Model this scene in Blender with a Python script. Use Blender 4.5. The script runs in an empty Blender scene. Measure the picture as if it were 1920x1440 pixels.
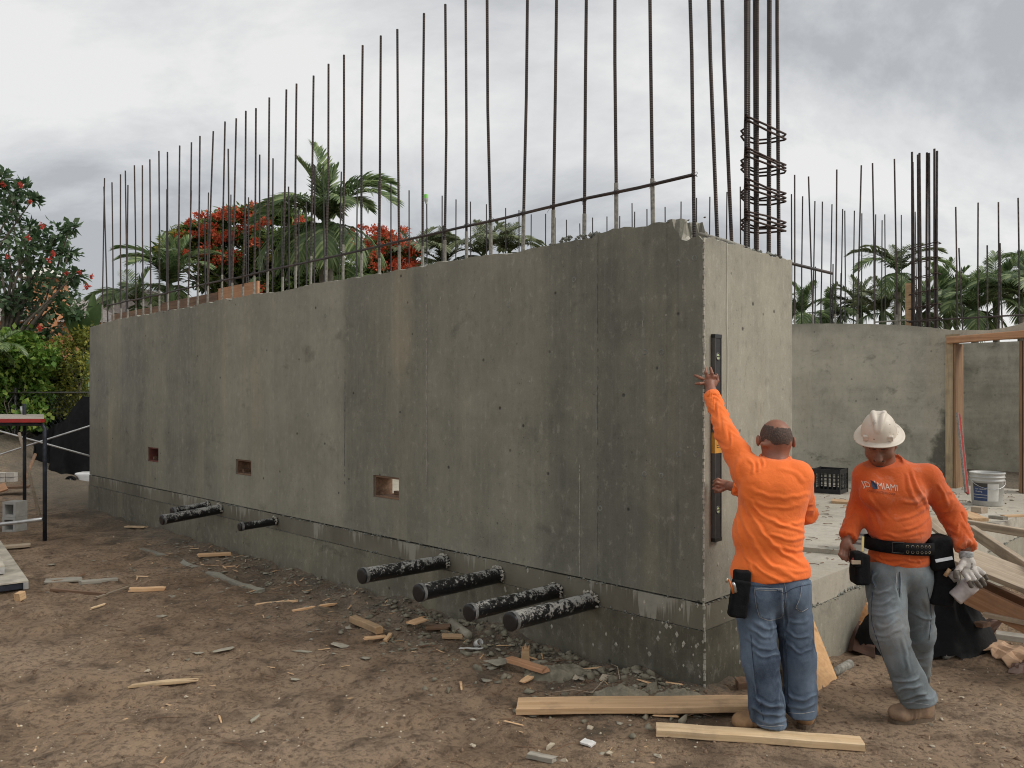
import bpy, math, random
import numpy as np
from mathutils import Vector, Matrix
from mathutils.bvhtree import BVHTree

random.seed(7)
RNG = np.random.default_rng(11)
R = math.radians
scene = bpy.context.scene
COL = scene.collection

# ------------------------------------------------------------------ camera
EYE = 1.8            # eye height of the photographer in metres
FPX, CX, HY = 1500.0, 960.0, 736.0
cam = bpy.data.cameras.new('camera')
cam.sensor_width = 36.0
cam.lens = 36.0 * FPX / 1920.0
cam.shift_y = (HY - 720.0) / 1920.0
cam.clip_end = 3000.0
camo = bpy.data.objects.new('camera', cam)
camo.location = (0, 0, EYE)
camo.rotation_euler = (R(90), 0, 0)
COL.objects.link(camo)
scene.camera = camo

# ------------------------------------------------------------------ sky
SUN_AZ = math.atan2(-0.28, 0.96)      # direction towards the veiled sun, from +x
SUN_EL = R(40)
world = bpy.data.worlds.new('World')
scene.world = world
world.use_nodes = True
wt = world.node_tree
wt.nodes.clear()
def wn(t, **kw):
    n = wt.nodes.new(t)
    for k, v in kw.items():
        setattr(n, k, v)
    return n
w_out = wn('ShaderNodeOutputWorld')
w_bg = wn('ShaderNodeBackground')
w_bg.inputs['Strength'].default_value = 0.1
w_sky = wn('ShaderNodeTexSky', sky_type='NISHITA', sun_disc=False)
w_sky.sun_elevation = SUN_EL
w_sky.sun_rotation = R(90) - SUN_AZ
w_sky.air_density = 1.0
w_sky.dust_density = 2.0
w_tc = wn('ShaderNodeTexCoord')
# clouds: the direction is flattened towards a layer overhead so that they shrink to the horizon
w_sep = wn('ShaderNodeSeparateXYZ')
wt.links.new(w_tc.outputs['Generated'], w_sep.inputs[0])
def wmath(op, a, b=None):
    n = wn('ShaderNodeMath', operation=op)
    for i, v in enumerate((a, b)):
        if v is None: continue
        if isinstance(v, (int, float)): n.inputs[i].default_value = v
        else: wt.links.new(v, n.inputs[i])
    return n.outputs[0]
zc = wmath('ADD', wmath('MAXIMUM', w_sep.outputs[2], 0.0), 0.38)
w_cmb = wn('ShaderNodeCombineXYZ')
wt.links.new(wmath('DIVIDE', w_sep.outputs[0], zc), w_cmb.inputs[0])
wt.links.new(wmath('DIVIDE', w_sep.outputs[1], zc), w_cmb.inputs[1])
wt.links.new(w_sep.outputs[2], w_cmb.inputs[2])
w_n1 = wn('ShaderNodeTexNoise')
w_n1.inputs['Scale'].default_value = 1.25
w_n1.inputs['Detail'].default_value = 9.0
w_n1.inputs['Roughness'].default_value = 0.60
w_n1.inputs['Distortion'].default_value = 0.35
w_map = wn('ShaderNodeMapping')
w_map.inputs['Location'].default_value = (9.6, -3.7, 0.9)
wt.links.new(w_cmb.outputs[0], w_map.inputs[0])
wt.links.new(w_map.outputs[0], w_n1.inputs['Vector'])
w_rmp = wn('ShaderNodeValToRGB')
cr = w_rmp.color_ramp
cr.elements[0].position = 0.40; cr.elements[0].color = (3.15, 3.24, 3.36, 1)
cr.elements[1].position = 0.61; cr.elements[1].color = (5.75, 5.72, 5.62, 1)
e = cr.elements.new(0.50); e.color = (4.45, 4.50, 4.56, 1)
wt.links.new(w_n1.outputs['Fac'], w_rmp.inputs[0])
w_mix = wn('ShaderNodeMixRGB')
w_mix.inputs[0].default_value = 0.94
wt.links.new(w_sky.outputs[0], w_mix.inputs[1])
wt.links.new(w_rmp.outputs[0], w_mix.inputs[2])
wt.links.new(w_mix.outputs[0], w_bg.inputs[0])
wt.links.new(w_bg.outputs[0], w_out.inputs[0])

# ------------------------------------------------------------------ sun behind the cloud
sun = bpy.data.lights.new('sun', 'SUN')
sun.energy = 1.5
sun.angle = R(38)
sun.color = (1.0, 0.955, 0.88)
suno = bpy.data.objects.new('sun', sun)
sd = Vector((math.cos(SUN_EL) * math.cos(SUN_AZ), math.cos(SUN_EL) * math.sin(SUN_AZ), math.sin(SUN_EL)))
suno.rotation_euler = sd.to_track_quat('Z', 'Y').to_euler()
suno.location = (20, -4, 25)
COL.objects.link(suno)

vs = scene.view_settings
vs.view_transform = 'Standard'
vs.look = 'None'
vs.exposure = 0.58
vs.gamma = 1.0
vs.use_curve_mapping = False
scene.render.engine = 'CYCLES'
scene.cycles.filter_width = 1.1

# ------------------------------------------------------------------ helpers
def W(px, py, d):
    """photograph pixel (1920 wide) at distance d -> world point"""
    return np.array([(px - CX) / FPX * d, d, EYE - (py - HY) / FPX * d])
def G(px, py, z=0.0):
    """photograph pixel on the level z -> world point"""
    return W(px, py, (EYE - z) * FPX / (py - HY))
CORNER = np.array([1.149, 4.787])
NX = np.array([0.7123, -0.7019])     # out of the end face
BY = np.array([0.7019, 0.7123])      # away from the camera along the end face
ROT = math.atan2(NX[1], NX[0])
def S2W(x, y, z=0.0):
    """site frame (x out of the end face, y into the building) -> world"""
    p = CORNER + x * NX + y * BY
    return np.array([p[0], p[1], z])
def px_on_line(px, y=None, x=None):
    """site coordinate of the point seen in column px on the line y = const or x = const"""
    q = (px - CX) / FPX
    if y is not None:
        p = CORNER + y * BY
        t = (q * p[1] - p[0]) / (NX[0] - q * NX[1])
        return t, p[1] + t * NX[1]
    p = CORNER + x * NX
    t = (q * p[1] - p[0]) / (BY[0] - q * BY[1])
    return t, p[1] + t * BY[1]

def mesh_from(name, v, f, smooth=False):
    me = bpy.data.meshes.new(name)
    v = np.asarray(v, dtype=np.float64)
    if isinstance(f, np.ndarray) and f.ndim == 2:
        nf, k = f.shape
        me.vertices.add(len(v)); me.vertices.foreach_set('co', v.ravel())
        me.loops.add(nf * k); me.loops.foreach_set('vertex_index', f.astype(np.int32).ravel())
        me.polygons.add(nf)
        me.polygons.foreach_set('loop_start', np.arange(0, nf * k, k, dtype=np.int32))
        me.update(calc_edges=True)
    else:
        me.from_pydata([tuple(p) for p in v], [], [tuple(int(i) for i in q) for q in f])
    me.validate(verbose=False)
    if smooth:
        me.polygons.foreach_set('use_smooth', np.ones(len(me.polygons), dtype=bool))
    me.update()
    return me
def link(name, me, mat=None, parent=None, loc=None, rot=None, scale=None):
    o = bpy.data.objects.new(name, me)
    COL.objects.link(o)
    if me is not None and mat is not None and len(me.materials) == 0:
        for m in (mat if isinstance(mat, (list, tuple)) else [mat]):
            me.materials.append(m)
    if parent is not None: o.parent = parent
    if loc is not None: o.location = tuple(loc)
    if rot is not None: o.rotation_euler = rot
    if scale is not None: o.scale = scale
    return o
def tag(o, label=None, cat=None, group=None, kind=None):
    if label: o['label'] = label
    if cat: o['category'] = cat
    if group: o['group'] = group
    if kind: o['kind'] = kind
    return o
def empty(name, loc=(0, 0, 0), rz=0.0):
    o = bpy.data.objects.new(name, None)
    o.empty_display_size = 0.2
    o.location = tuple(loc); o.rotation_euler = (0, 0, rz)
    COL.objects.link(o)
    return o

class MB:
    """collects boxes, tubes, lathes and sheets into one mesh"""
    def __init__(s): s.v = []; s.f = []
    def add(s, v, f):
        b = len(s.v)
        s.v += [tuple(p) for p in v]
        s.f += [tuple(b + i for i in q) for q in f]
        return s
    def box(s, a, b, jit=0.0):
        x0, y0, z0 = a; x1, y1, z1 = b
        v = [(x0,y0,z0),(x1,y0,z0),(x1,y1,z0),(x0,y1,z0),(x0,y0,z1),(x1,y0,z1),(x1,y1,z1),(x0,y1,z1)]
        if jit: v = [tuple(c + random.uniform(-jit, jit) for c in p) for p in v]
        return s.add(v, [(0,3,2,1),(4,5,6,7),(0,1,5,4),(1,2,6,5),(2,3,7,6),(3,0,4,7)])
    def bar(s, p, q, w, h, up=(0, 0, 1), bev=0.0, twist=0.0):
        """plank from p to q, width w across, thickness h along up, with chamfered long edges"""
        p, q, up = Vector(p), Vector(q), Vector(up)
        d = (q - p).normalized()
        sx = d.cross(up).normalized(); uz = sx.cross(d).normalized()
        b = bev if bev else min(w, h) * 0.08
        prof = [(-w/2+b,-h/2),(w/2-b,-h/2),(w/2,-h/2+b),(w/2,h/2-b),(w/2-b,h/2),(-w/2+b,h/2),(-w/2,h/2-b),(-w/2,-h/2+b)]
        v = []
        for k, c in enumerate((p, q)):
            a = twist * k
            for (x, z) in prof:
                xx = x * math.cos(a) - z * math.sin(a); zz = x * math.sin(a) + z * math.cos(a)
                v.append(tuple(c + sx * xx + uz * zz))
        f = [tuple(range(7, -1, -1)), tuple(range(8, 16))]
        for i in range(8):
            j = (i + 1) % 8
            f.append((i, j, 8 + j, 8 + i))
        return s.add(v, f)
    def tube(s, pts, r, n=8, cap=True):
        pts = [Vector(p) for p in pts]
        rr = r if isinstance(r, (list, tuple)) else [r] * len(pts)
        v = []; f = []; ref = None
        for i, p in enumerate(pts):
            d = (pts[min(i + 1, len(pts) - 1)] - pts[max(i - 1, 0)]).normalized()
            if ref is None:
                ref = d.orthogonal().normalized()
            else:
                ref = (ref - d * ref.dot(d)).normalized()
            b = d.cross(ref)
            for k in range(n):
                a = 2 * math.pi * k / n
                v.append(tuple(p + (ref * math.cos(a) + b * math.sin(a)) * rr[i]))
        for i in range(len(pts) - 1):
            for k in range(n):
                j = (k + 1) % n
                f.append((i*n+k, i*n+j, (i+1)*n+j, (i+1)*n+k))
        if cap:
            f.append(tuple(range(n - 1, -1, -1)))
            f.append(tuple(range((len(pts)-1)*n, len(pts)*n)))
        return s.add(v, f)
    def lathe(s, prof, n=24, origin=(0, 0, 0), M=None):
        v = []; f = []
        for (r, z) in prof:
            for k in range(n):
                a = 2 * math.pi * k / n
                p = Vector((r * math.cos(a), r * math.sin(a), z))
                if M is not None: p = M @ p
                v.append((p.x + origin[0], p.y + origin[1], p.z + origin[2]))
        for i in range(len(prof) - 1):
            for k in range(n):
                j = (k + 1) % n
                f.append((i*n+k, i*n+j, (i+1)*n+j, (i+1)*n+k))
        return s.add(v, f)
    def prism(s, poly, z0, z1):
        n = len(poly)
        v = [(x, y, z0) for x, y in poly] + [(x, y, z1) for x, y in poly]
        f = [tuple(range(n - 1, -1, -1)), tuple(range(n, 2 * n))] + [(i, (i+1) % n, n + (i+1) % n, n + i) for i in range(n)]
        return s.add(v, f)
    def mesh(s, name, smooth=False): return mesh_from(name, s.v, s.f, smooth)
    def build(s, name, mat, parent=None, smooth=False, **kw):
        return link(name, s.mesh(name, smooth), mat, parent, **kw)
def smooth_angle(me, deg=40):
    me.polygons.foreach_set('use_smooth', np.ones(len(me.polygons), dtype=bool))
    try: me.set_sharp_from_angle(angle=R(deg))
    except Exception: pass

# value noise on arrays
_perm = RNG.permutation(4096)
_val = RNG.random(4096) * 2 - 1
def vnoise(x, y, z=0.0):
    x, y, z = np.broadcast_arrays(np.asarray(x, float), np.asarray(y, float), np.asarray(z, float))
    xi, yi, zi = np.floor(x).astype(int), np.floor(y).astype(int), np.floor(z).astype(int)
    xf, yf, zf = x - xi, y - yi, z - zi
    u, v, w = xf*xf*(3-2*xf), yf*yf*(3-2*yf), zf*zf*(3-2*zf)
    def h(a, b, c): return _val[_perm[(_perm[(_perm[a & 4095] + b) & 4095] + c) & 4095]]
    def L(a, b, t): return a + (b - a) * t
    return L(L(L(h(xi,yi,zi), h(xi+1,yi,zi), u), L(h(xi,yi+1,zi), h(xi+1,yi+1,zi), u), v),
             L(L(h(xi,yi,zi+1), h(xi+1,yi,zi+1), u), L(h(xi,yi+1,zi+1), h(xi+1,yi+1,zi+1), u), v), w)
def fbm(x, y, z=0.0, o=4, g=0.5):
    s = 0; a = 1; t = 0
    for i in range(o):
        s = s + a * vnoise(np.asarray(x) * 2**i + 17.3*i, np.asarray(y) * 2**i + 5.1*i, np.asarray(z) * 2**i)
        t += a; a *= g
    return s / t

# ------------------------------------------------------------------ materials
class NT:
    def __init__(s, name):
        s.m = bpy.data.materials.new(name); s.m.use_nodes = True
        s.t = s.m.node_tree; s.t.nodes.clear()
        s.out = s.n('ShaderNodeOutputMaterial')
        s.b = s.n('ShaderNodeBsdfPrincipled')
        s.t.links.new(s.b.outputs[0], s.out.inputs[0])
        s.tc = s.n('ShaderNodeTexCoord')
    def n(s, t, **kw):
        n = s.t.nodes.new(t)
        for k, v in kw.items(): setattr(n, k, v)
        return n
    def put(s, sock, v):
        if v is None: return
        if hasattr(v, 'is_linked') or isinstance(v, bpy.types.NodeSocket): s.t.links.new(v, sock)
        elif isinstance(v, (tuple, list)) and sock.type == 'RGBA' and len(v) == 3: sock.default_value = (*v, 1)
        else: sock.default_value = v
    def mapv(s, scale=(1,1,1), loc=(0,0,0), rot=(0,0,0), src=None):
        m = s.n('ShaderNodeMapping')
        m.inputs['Scale'].default_value = scale; m.inputs['Location'].default_value = loc; m.inputs['Rotation'].default_value = rot
        s.put(m.inputs[0], src if src is not None else s.tc.outputs['Object'])
        return m.outputs[0]
    def noise(s, scale=1.0, detail=4.0, rough=0.55, vec=None, dist=0.0, color=False):
        m = s.n('ShaderNodeTexNoise')
        m.inputs['Scale'].default_value = scale; m.inputs['Detail'].default_value = detail
        m.inputs['Roughness'].default_value = rough; m.inputs['Distortion'].default_value = dist
        s.put(m.inputs['Vector'], vec if vec is not None else s.tc.outputs['Object'])
        return m.outputs['Color' if color else 'Fac']
    def voro(s, scale=1.0, vec=None, feat='F1', out='Distance', rand=1.0):
        m = s.n('ShaderNodeTexVoronoi', feature=feat)
        m.inputs['Scale'].default_value = scale; m.inputs['Randomness'].default_value = rand
        s.put(m.inputs['Vector'], vec if vec is not None else s.tc.outputs['Object'])
        return m.outputs[out]
    def ramp(s, fac, stops, inter='LINEAR'):
        r = s.n('ShaderNodeValToRGB'); c = r.color_ramp; c.interpolation = inter
        while len(c.elements) < len(stops): c.elements.new(0.5)
        for e, (p, col) in zip(c.elements, stops):
            e.position = p
            if isinstance(col, (int, float)): col = (col, col, col)
            e.color = (*col, 1)
        s.put(r.inputs[0], fac)
        return r.outputs[0]
    def mix(s, a, b, f, op='MIX'):
        m = s.n('ShaderNodeMixRGB', blend_type=op)
        s.put(m.inputs[0], f); s.put(m.inputs[1], a); s.put(m.inputs[2], b)
        return m.outputs[0]
    def math(s, op, a, b=None, c=None, clamp=False):
        m = s.n('ShaderNodeMath', operation=op); m.use_clamp = clamp
        for i, v in enumerate((a, b, c)):
            if v is not None: s.put(m.inputs[i], v)
        return m.outputs[0]
    def sep(s, vec=None):
        m = s.n('ShaderNodeSeparateXYZ'); s.put(m.inputs[0], vec if vec is not None else s.tc.outputs['Object'])
        return m.outputs
    def rand(s): return s.n('ShaderNodeObjectInfo').outputs['Random']
    def bump(s, h, strength=0.3, dist=0.01):
        m = s.n('ShaderNodeBump'); m.inputs['Strength'].default_value = strength; m.inputs['Distance'].default_value = dist
        s.put(m.inputs['Height'], h); s.put(s.b.inputs['Normal'], m.outputs[0])
    def fin(s, col, rough=0.7, metal=0.0, spec=None, trans=None, **kw):
        s.put(s.b.inputs['Base Color'], col); s.put(s.b.inputs['Roughness'], rough); s.put(s.b.inputs['Metallic'], metal)
        if spec is not None: s.b.inputs['Specular IOR Level'].default_value = spec
        for k, v in kw.items(): s.put(s.b.inputs[k], v)
        return s.m

def plain(name, col, rough=0.6, metal=0.0, var=0.12, nscale=8.0, bump=0.0, bscale=60.0, spec=None):
    t = NT(name)
    a = tuple(c * (1 - var) for c in col); b = tuple(min(1, c * (1 + var)) for c in col)
    c = t.mix(a, b, t.ramp(t.noise(nscale, 5), [(0.3, 0.0), (0.7, 1.0)]))
    if bump: t.bump(t.noise(bscale, 4), bump, 0.004)
    return t.fin(c, rough, metal, spec)

def concrete(name, dark, light, warm=(0.30, 0.25, 0.17), pit=0.5, streak=1.0, seed=0.0, panel=0.0, spot=0.5, wet=0.0, lo=0.40, hi=0.61, tone=None, stain=False):
    t = NT(name)
    big = t.noise(0.55, 5, 0.55, t.mapv((1, 1, 0.55), (seed, 0, 0)))
    st = t.noise(1.0, 6, 0.6, t.mapv((2.6, 2.6, 0.22), (seed * 2, 3, 0)))
    fine_st = t.noise(1.0, 5, 0.65, t.mapv((24, 24, 0.7), (seed, 1, 0)))
    hor = t.noise(1.0, 5, 0.6, t.mapv((0.5, 0.5, 3.5), (0, 0, seed)))
    mot = t.noise(2.6, 9, 0.70, t.mapv((1, 1, 0.8), (seed * 3, 2, 5)), 0.3)
    m1 = t.math('ADD', t.math('MULTIPLY', big, 0.34), t.math('MULTIPLY', st, 0.20 * streak))
    m1 = t.math('ADD', m1, t.math('MULTIPLY', mot, 0.34))
    m1 = t.math('ADD', m1, t.math('MULTIPLY', hor, 0.32 - 0.20 * streak))
    fac = t.ramp(m1, [(lo, 0.0), (hi, 1.0)])
    if tone:      # each pour of concrete along the wall has its own shade
        xx = t.math('ADD', t.math('DIVIDE', t.math('MULTIPLY', t.sep()[0], -1.0), 10.76), t.math('MULTIPLY', t.math('SUBTRACT', t.noise(1.0, 3, 0.5, t.mapv((.2, .2, 1.6))), 0.5), 0.012))
        tr = t.ramp(xx, [(p, v) for p, v in tone])
        fac = t.math('ADD', t.math('MULTIPLY', fac, 0.62), t.math('MULTIPLY', t.math('SUBTRACT', tr, 0.40), 0.95), clamp=True)
    col = t.mix(dark, light, fac)
    if panel:
        X = t.sep()[0]
        pn = t.math('FLOOR', t.math('DIVIDE', t.math('ADD', X, 2.605), 1.215))
        wn_ = t.n('ShaderNodeTexWhiteNoise', noise_dimensions='1D'); t.put(wn_.inputs['W'], t.math('ADD', pn, seed))
        col = t.mix(col, t.mix(dark, light, wn_.outputs[0]), panel)
    # warm lime streaks
    ws = t.math('MULTIPLY', t.ramp(t.noise(1.0, 5, 0.6, t.mapv((1.6, 1.6, 0.10), (seed + 5, 0, 0))), [(0.52, 0.0), (0.66, 1.0)]),
                t.ramp(t.noise(0.8, 3, 0.5, t.mapv((1, 1, 1), (seed + 9, 0, 0))), [(0.36, 0.0), (0.62, 1.0)]))
    col = t.mix(col, warm, t.math('MULTIPLY', ws, 0.62))
    col = t.mix(col, (1, 1, 1), t.math('MULTIPLY', t.ramp(fine_st, [(0.5, 0), (0.8, 1)]), 0.05), 'SCREEN')
    # dark water spots
    sp = t.ramp(t.noise(2.3, 5, 0.65, t.mapv((1, 1, 1.6), (seed + 2, 4, 1)), 0.3), [(0.60, 0.0), (0.72, 1.0)])
    col = t.mix(col, tuple(c * 0.42 for c in dark), t.math('MULTIPLY', sp, spot))
    if stain:     # damp patch left of the doorway
        o = t.sep(); n_ = t.noise(2.2, 5, 0.6)
        e_ = t.math('SUBTRACT', t.math('ADD', o[0], t.math('MULTIPLY', t.math('SUBTRACT', n_, 0.5), 0.55)), t.math('ADD', 1.98, t.math('MULTIPLY', t.math('POWER', t.math('MAXIMUM', o[2], 0.0), 0.8), 0.26)))
        k_ = t.math('MULTIPLY', t.ramp(e_, [(0.0, 0), (0.07, 1)]), t.ramp(o[2], [(0.40, 1), (0.82, 0)]))
        k_ = t.math('MULTIPLY', t.ramp(e_, [(0.0, 0), (0.07, 1)]), t.ramp(t.math('DIVIDE', o[2], 2.0), [(0.60, 1), (0.80, 0)]))
        col = t.mix(col, (0.085, 0.083, 0.068), t.math('MULTIPLY', k_, 0.85))
        top = t.math('MULTIPLY', t.ramp(t.math('DIVIDE', t.math('ADD', o[2], t.math('MULTIPLY', n_, 0.5)), 2.6), [(0.86, 0), (0.97, 1)]), 0.6)
        col = t.mix(col, (0.12, 0.115, 0.095), top)
    # bug holes
    v = t.voro(5.2, t.mapv((1, 1, 1), (seed, 0.3, 0.7)))
    v2 = t.voro(22.0, t.mapv((1, 1, 1), (seed, 0.3, 0.7)))
    pitm = t.math('MULTIPLY', t.ramp(v, [(0.045, 1.0), (0.085, 0.0)]), t.ramp(t.noise(1.6, 2, 0.5), [(0.40, 0), (0.46, 1)]))
    pit2 = t.math('MULTIPLY', t.ramp(v2, [(0.06, 1.0), (0.12, 0.0)]), t.ramp(t.noise(2.1, 3, 0.6, t.mapv((1,1,1),(4,4,4))), [(0.52, 0), (0.60, 1)]))
    pits = t.math('MAXIMUM', pitm, t.math('MULTIPLY', pit2, 0.7))
    col = t.mix(col, (0.03, 0.028, 0.024), t.math('MULTIPLY', pits, pit))
    # pale specks
    v3 = t.voro(9.0, t.mapv((1, 1, 1), (seed + 3, 0.9, 0.1)))
    pale = t.math('MULTIPLY', t.ramp(v3, [(0.04, 1.0), (0.07, 0.0)]), t.ramp(t.noise(1.2, 2, 0.5, t.mapv((1,1,1),(8,1,2))), [(0.55, 0), (0.6, 1)]))
    col = t.mix(col, (0.5, 0.48, 0.42), t.math('MULTIPLY', pale, 0.5))
    med = t.noise(19, 6, 0.72, t.mapv((1, 1, 0.6), (seed, 7, 2)))
    col = t.mix(col, t.mix((0.02, 0.02, 0.016), (0.62, 0.59, 0.50), t.ramp(med, [(0.45, 0), (0.55, 1)])), t.math('MULTIPLY', t.ramp(t.math('ABSOLUTE', t.math('SUBTRACT', med, 0.5)), [(0.05, 0), (0.22, 1)]), 0.30))
    fine = t.noise(90, 4, 0.7)
    col = t.mix(col, (0.0, 0.0, 0.0), t.math('MULTIPLY', t.ramp(fine, [(0.35, 1), (0.6, 0)]), 0.14))
    h = t.math('SUBTRACT', t.math('MULTIPLY', fine, 0.25), pits)
    h = t.math('ADD', h, t.math('MULTIPLY', t.noise(3.0, 4, 0.6), 0.5))
    t.bump(h, 0.35, 0.006)
    return t.fin(col, t.ramp(big, [(0.3, 0.62 - wet), (0.7, 0.88 - wet)]), 0.0, 0.35)

def wood(name, c1, c2, rough=0.75, dirt=0.25, axis=0, dirtcol=(0.10, 0.08, 0.06)):
    t = NT(name)
    sc = [38, 38, 38]; sc[axis] = 1.6
    r = t.rand()
    off = t.n('ShaderNodeCombineXYZ'); t.put(off.inputs[0], t.math('MULTIPLY', r, 17)); t.put(off.inputs[1], t.math('MULTIPLY', r, 31)); t.put(off.inputs[2], t.math('MULTIPLY', r, 7))
    va = t.n('ShaderNodeVectorMath', operation='ADD'); t.put(va.inputs[0], t.tc.outputs['Object']); t.put(va.inputs[1], off.outputs[0])
    g = t.noise(1.0, 6, 0.6, t.mapv(tuple(sc), src=va.outputs[0]), 0.6)
    col = t.mix(c1, c2, t.ramp(g, [(0.36, 0), (0.64, 1)]))
    kn = t.ramp(t.voro(1.0, t.mapv(tuple(s * 0.14 for s in sc), src=va.outputs[0])), [(0.04, 1), (0.12, 0)])
    col = t.mix(col, tuple(c * 0.35 for c in c1), t.math('MULTIPLY', kn, 0.7))
    d = t.ramp(t.noise(5, 6, 0.65, va.outputs[0]), [(0.50, 0), (0.68, 1)])
    col = t.mix(col, dirtcol, t.math('MULTIPLY', d, dirt))
    hsv = t.n('ShaderNodeHueSaturation'); t.put(hsv.inputs['Color'], col); t.put(hsv.inputs['Value'], t.math('ADD', 0.82, t.math('MULTIPLY', r, 0.36)))
    t.bump(g, 0.25, 0.003)
    return t.fin(hsv.outputs[0], rough)

M = {}
M['conc_front'] = concrete('concrete_front', (0.145, 0.144, 0.115), (0.375, 0.352, 0.272), (0.385, 0.335, 0.225), 0.85, 1.0, 1.3, 0.10, 0.45, 0.05, 0.41, 0.60, [(0.0, .13), (.072, .16), (.0765, .26), (.115, .30), (.13, .58), (.20, .62), (.238, .60), (.244, .36), (.30, .40), (.350, .36), (.357, .80), (.395, .84), (.43, .62), (.50, .72), (.58, .60), (.62, .42), (.80, .40), (.90, .44), (1.0, .40)])
M['conc_end'] = concrete('concrete_end', (0.222, 0.213, 0.172), (0.375, 0.355, 0.286), (0.40, 0.36, 0.28), 0.8, 0.9, 4.7, 0, 0.25)
M['conc_foot'] = concrete('concrete_footing', (0.100, 0.093, 0.068), (0.29, 0.272, 0.20), (0.29, 0.255, 0.175), 0.8, 0.7, 7.7, 0, 0.6, 0.06, 0.40, 0.61, [(0.0, .10), (.06, .16), (.14, .34), (.22, .60), (.5, .62), (.8, .42), (1.0, .38)])
M['conc_rear'] = concrete('concrete_rear', (0.25, 0.238, 0.192), (0.56, 0.53, 0.43), (0.42, 0.38, 0.30), 0.5, 0.35, 2.9, 0, 0.8, 0, 0.38, 0.60, None, True)
M['conc_rear2'] = concrete('concrete_rear_far', (0.20, 0.192, 0.155), (0.54, 0.51, 0.41), (0.42, 0.38, 0.30), 0.5, 0.2, 8.9, 0, 0.95, 0, 0.38, 0.60)
M['conc_slab'] = concrete('concrete_slab', (0.34, 0.31, 0.25), (0.56, 0.52, 0.44), (0.46, 0.40, 0.31), 0.4, 0.4, 6.1, 0, 0.75)
M['conc_edge'] = concrete('concrete_edge', (0.24, 0.225, 0.18), (0.36, 0.34, 0.275), (0.38, 0.33, 0.24), 0.7, 0.6, 3.3, 0, 0.4)
M['mortar'] = plain('pale_mortar', (0.40, 0.38, 0.32), 0.9, 0, 0.35, 30, 0.6, 120)
M['mortar_dark'] = plain('grey_mortar', (0.20, 0.205, 0.18), 0.9, 0, 0.4, 25, 0.7, 90)
def rebar_mat():
    t = NT('rebar_steel')
    z = t.sep()[2]
    c = t.mix((0.045, 0.040, 0.040), (0.085, 0.060, 0.050), t.ramp(t.noise(6, 4, 0.6), [(0.4, 0), (0.65, 1)]))
    rib = t.math('SINE', t.math('MULTIPLY', z, 420.0))
    t.bump(rib, 0.5, 0.003)
    return t.fin(c, 0.6, 0.35)
M['rebar'] = rebar_mat()
M['rebar_rust'] = plain('rusty_rebar', (0.055, 0.034, 0.028), 0.8, 0.2, 0.5, 20, 0.4, 80)
M['rebar_far'] = plain('rebar_far', (0.05, 0.046, 0.045), 0.7, 0.3, 0.3, 9)
M['cement_coat'] = plain('cement_coated_steel', (0.24, 0.23, 0.20), 0.9, 0, 0.4, 40, 0.6, 90)
M['pine'] = wood('fresh_pine', (0.47, 0.295, 0.155), (0.61, 0.415, 0.24), 0.75, 0.34)
M['pine_pale'] = wood('pale_pine', (0.58, 0.405, 0.23), (0.72, 0.545, 0.34), 0.75, 0.28)
M['pine_old'] = wood('weathered_pine', (0.30, 0.235, 0.165), (0.42, 0.34, 0.25), 0.85, 0.35)
M['pine_red'] = wood('orange_pine', (0.40, 0.20, 0.10), (0.52, 0.29, 0.16), 0.75, 0.25)
M['pine_brown'] = wood('brown_wood', (0.15, 0.085, 0.05), (0.25, 0.15, 0.09), 0.8, 0.4)
M['splinter'] = wood('split_pine', (0.62, 0.36, 0.18), (0.76, 0.52, 0.30), 0.7, 0.12)
M['greywood'] = wood('grey_old_wood', (0.24, 0.22, 0.18), (0.36, 0.33, 0.275), 0.9, 0.35)
M['post_brown'] = wood('form_lumber', (0.23, 0.13, 0.07), (0.36, 0.225, 0.125), 0.8, 0.4, 2)
M['post_pale'] = wood('form_lumber_pale', (0.34, 0.26, 0.16), (0.48, 0.38, 0.24), 0.8, 0.4, 2)
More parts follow.
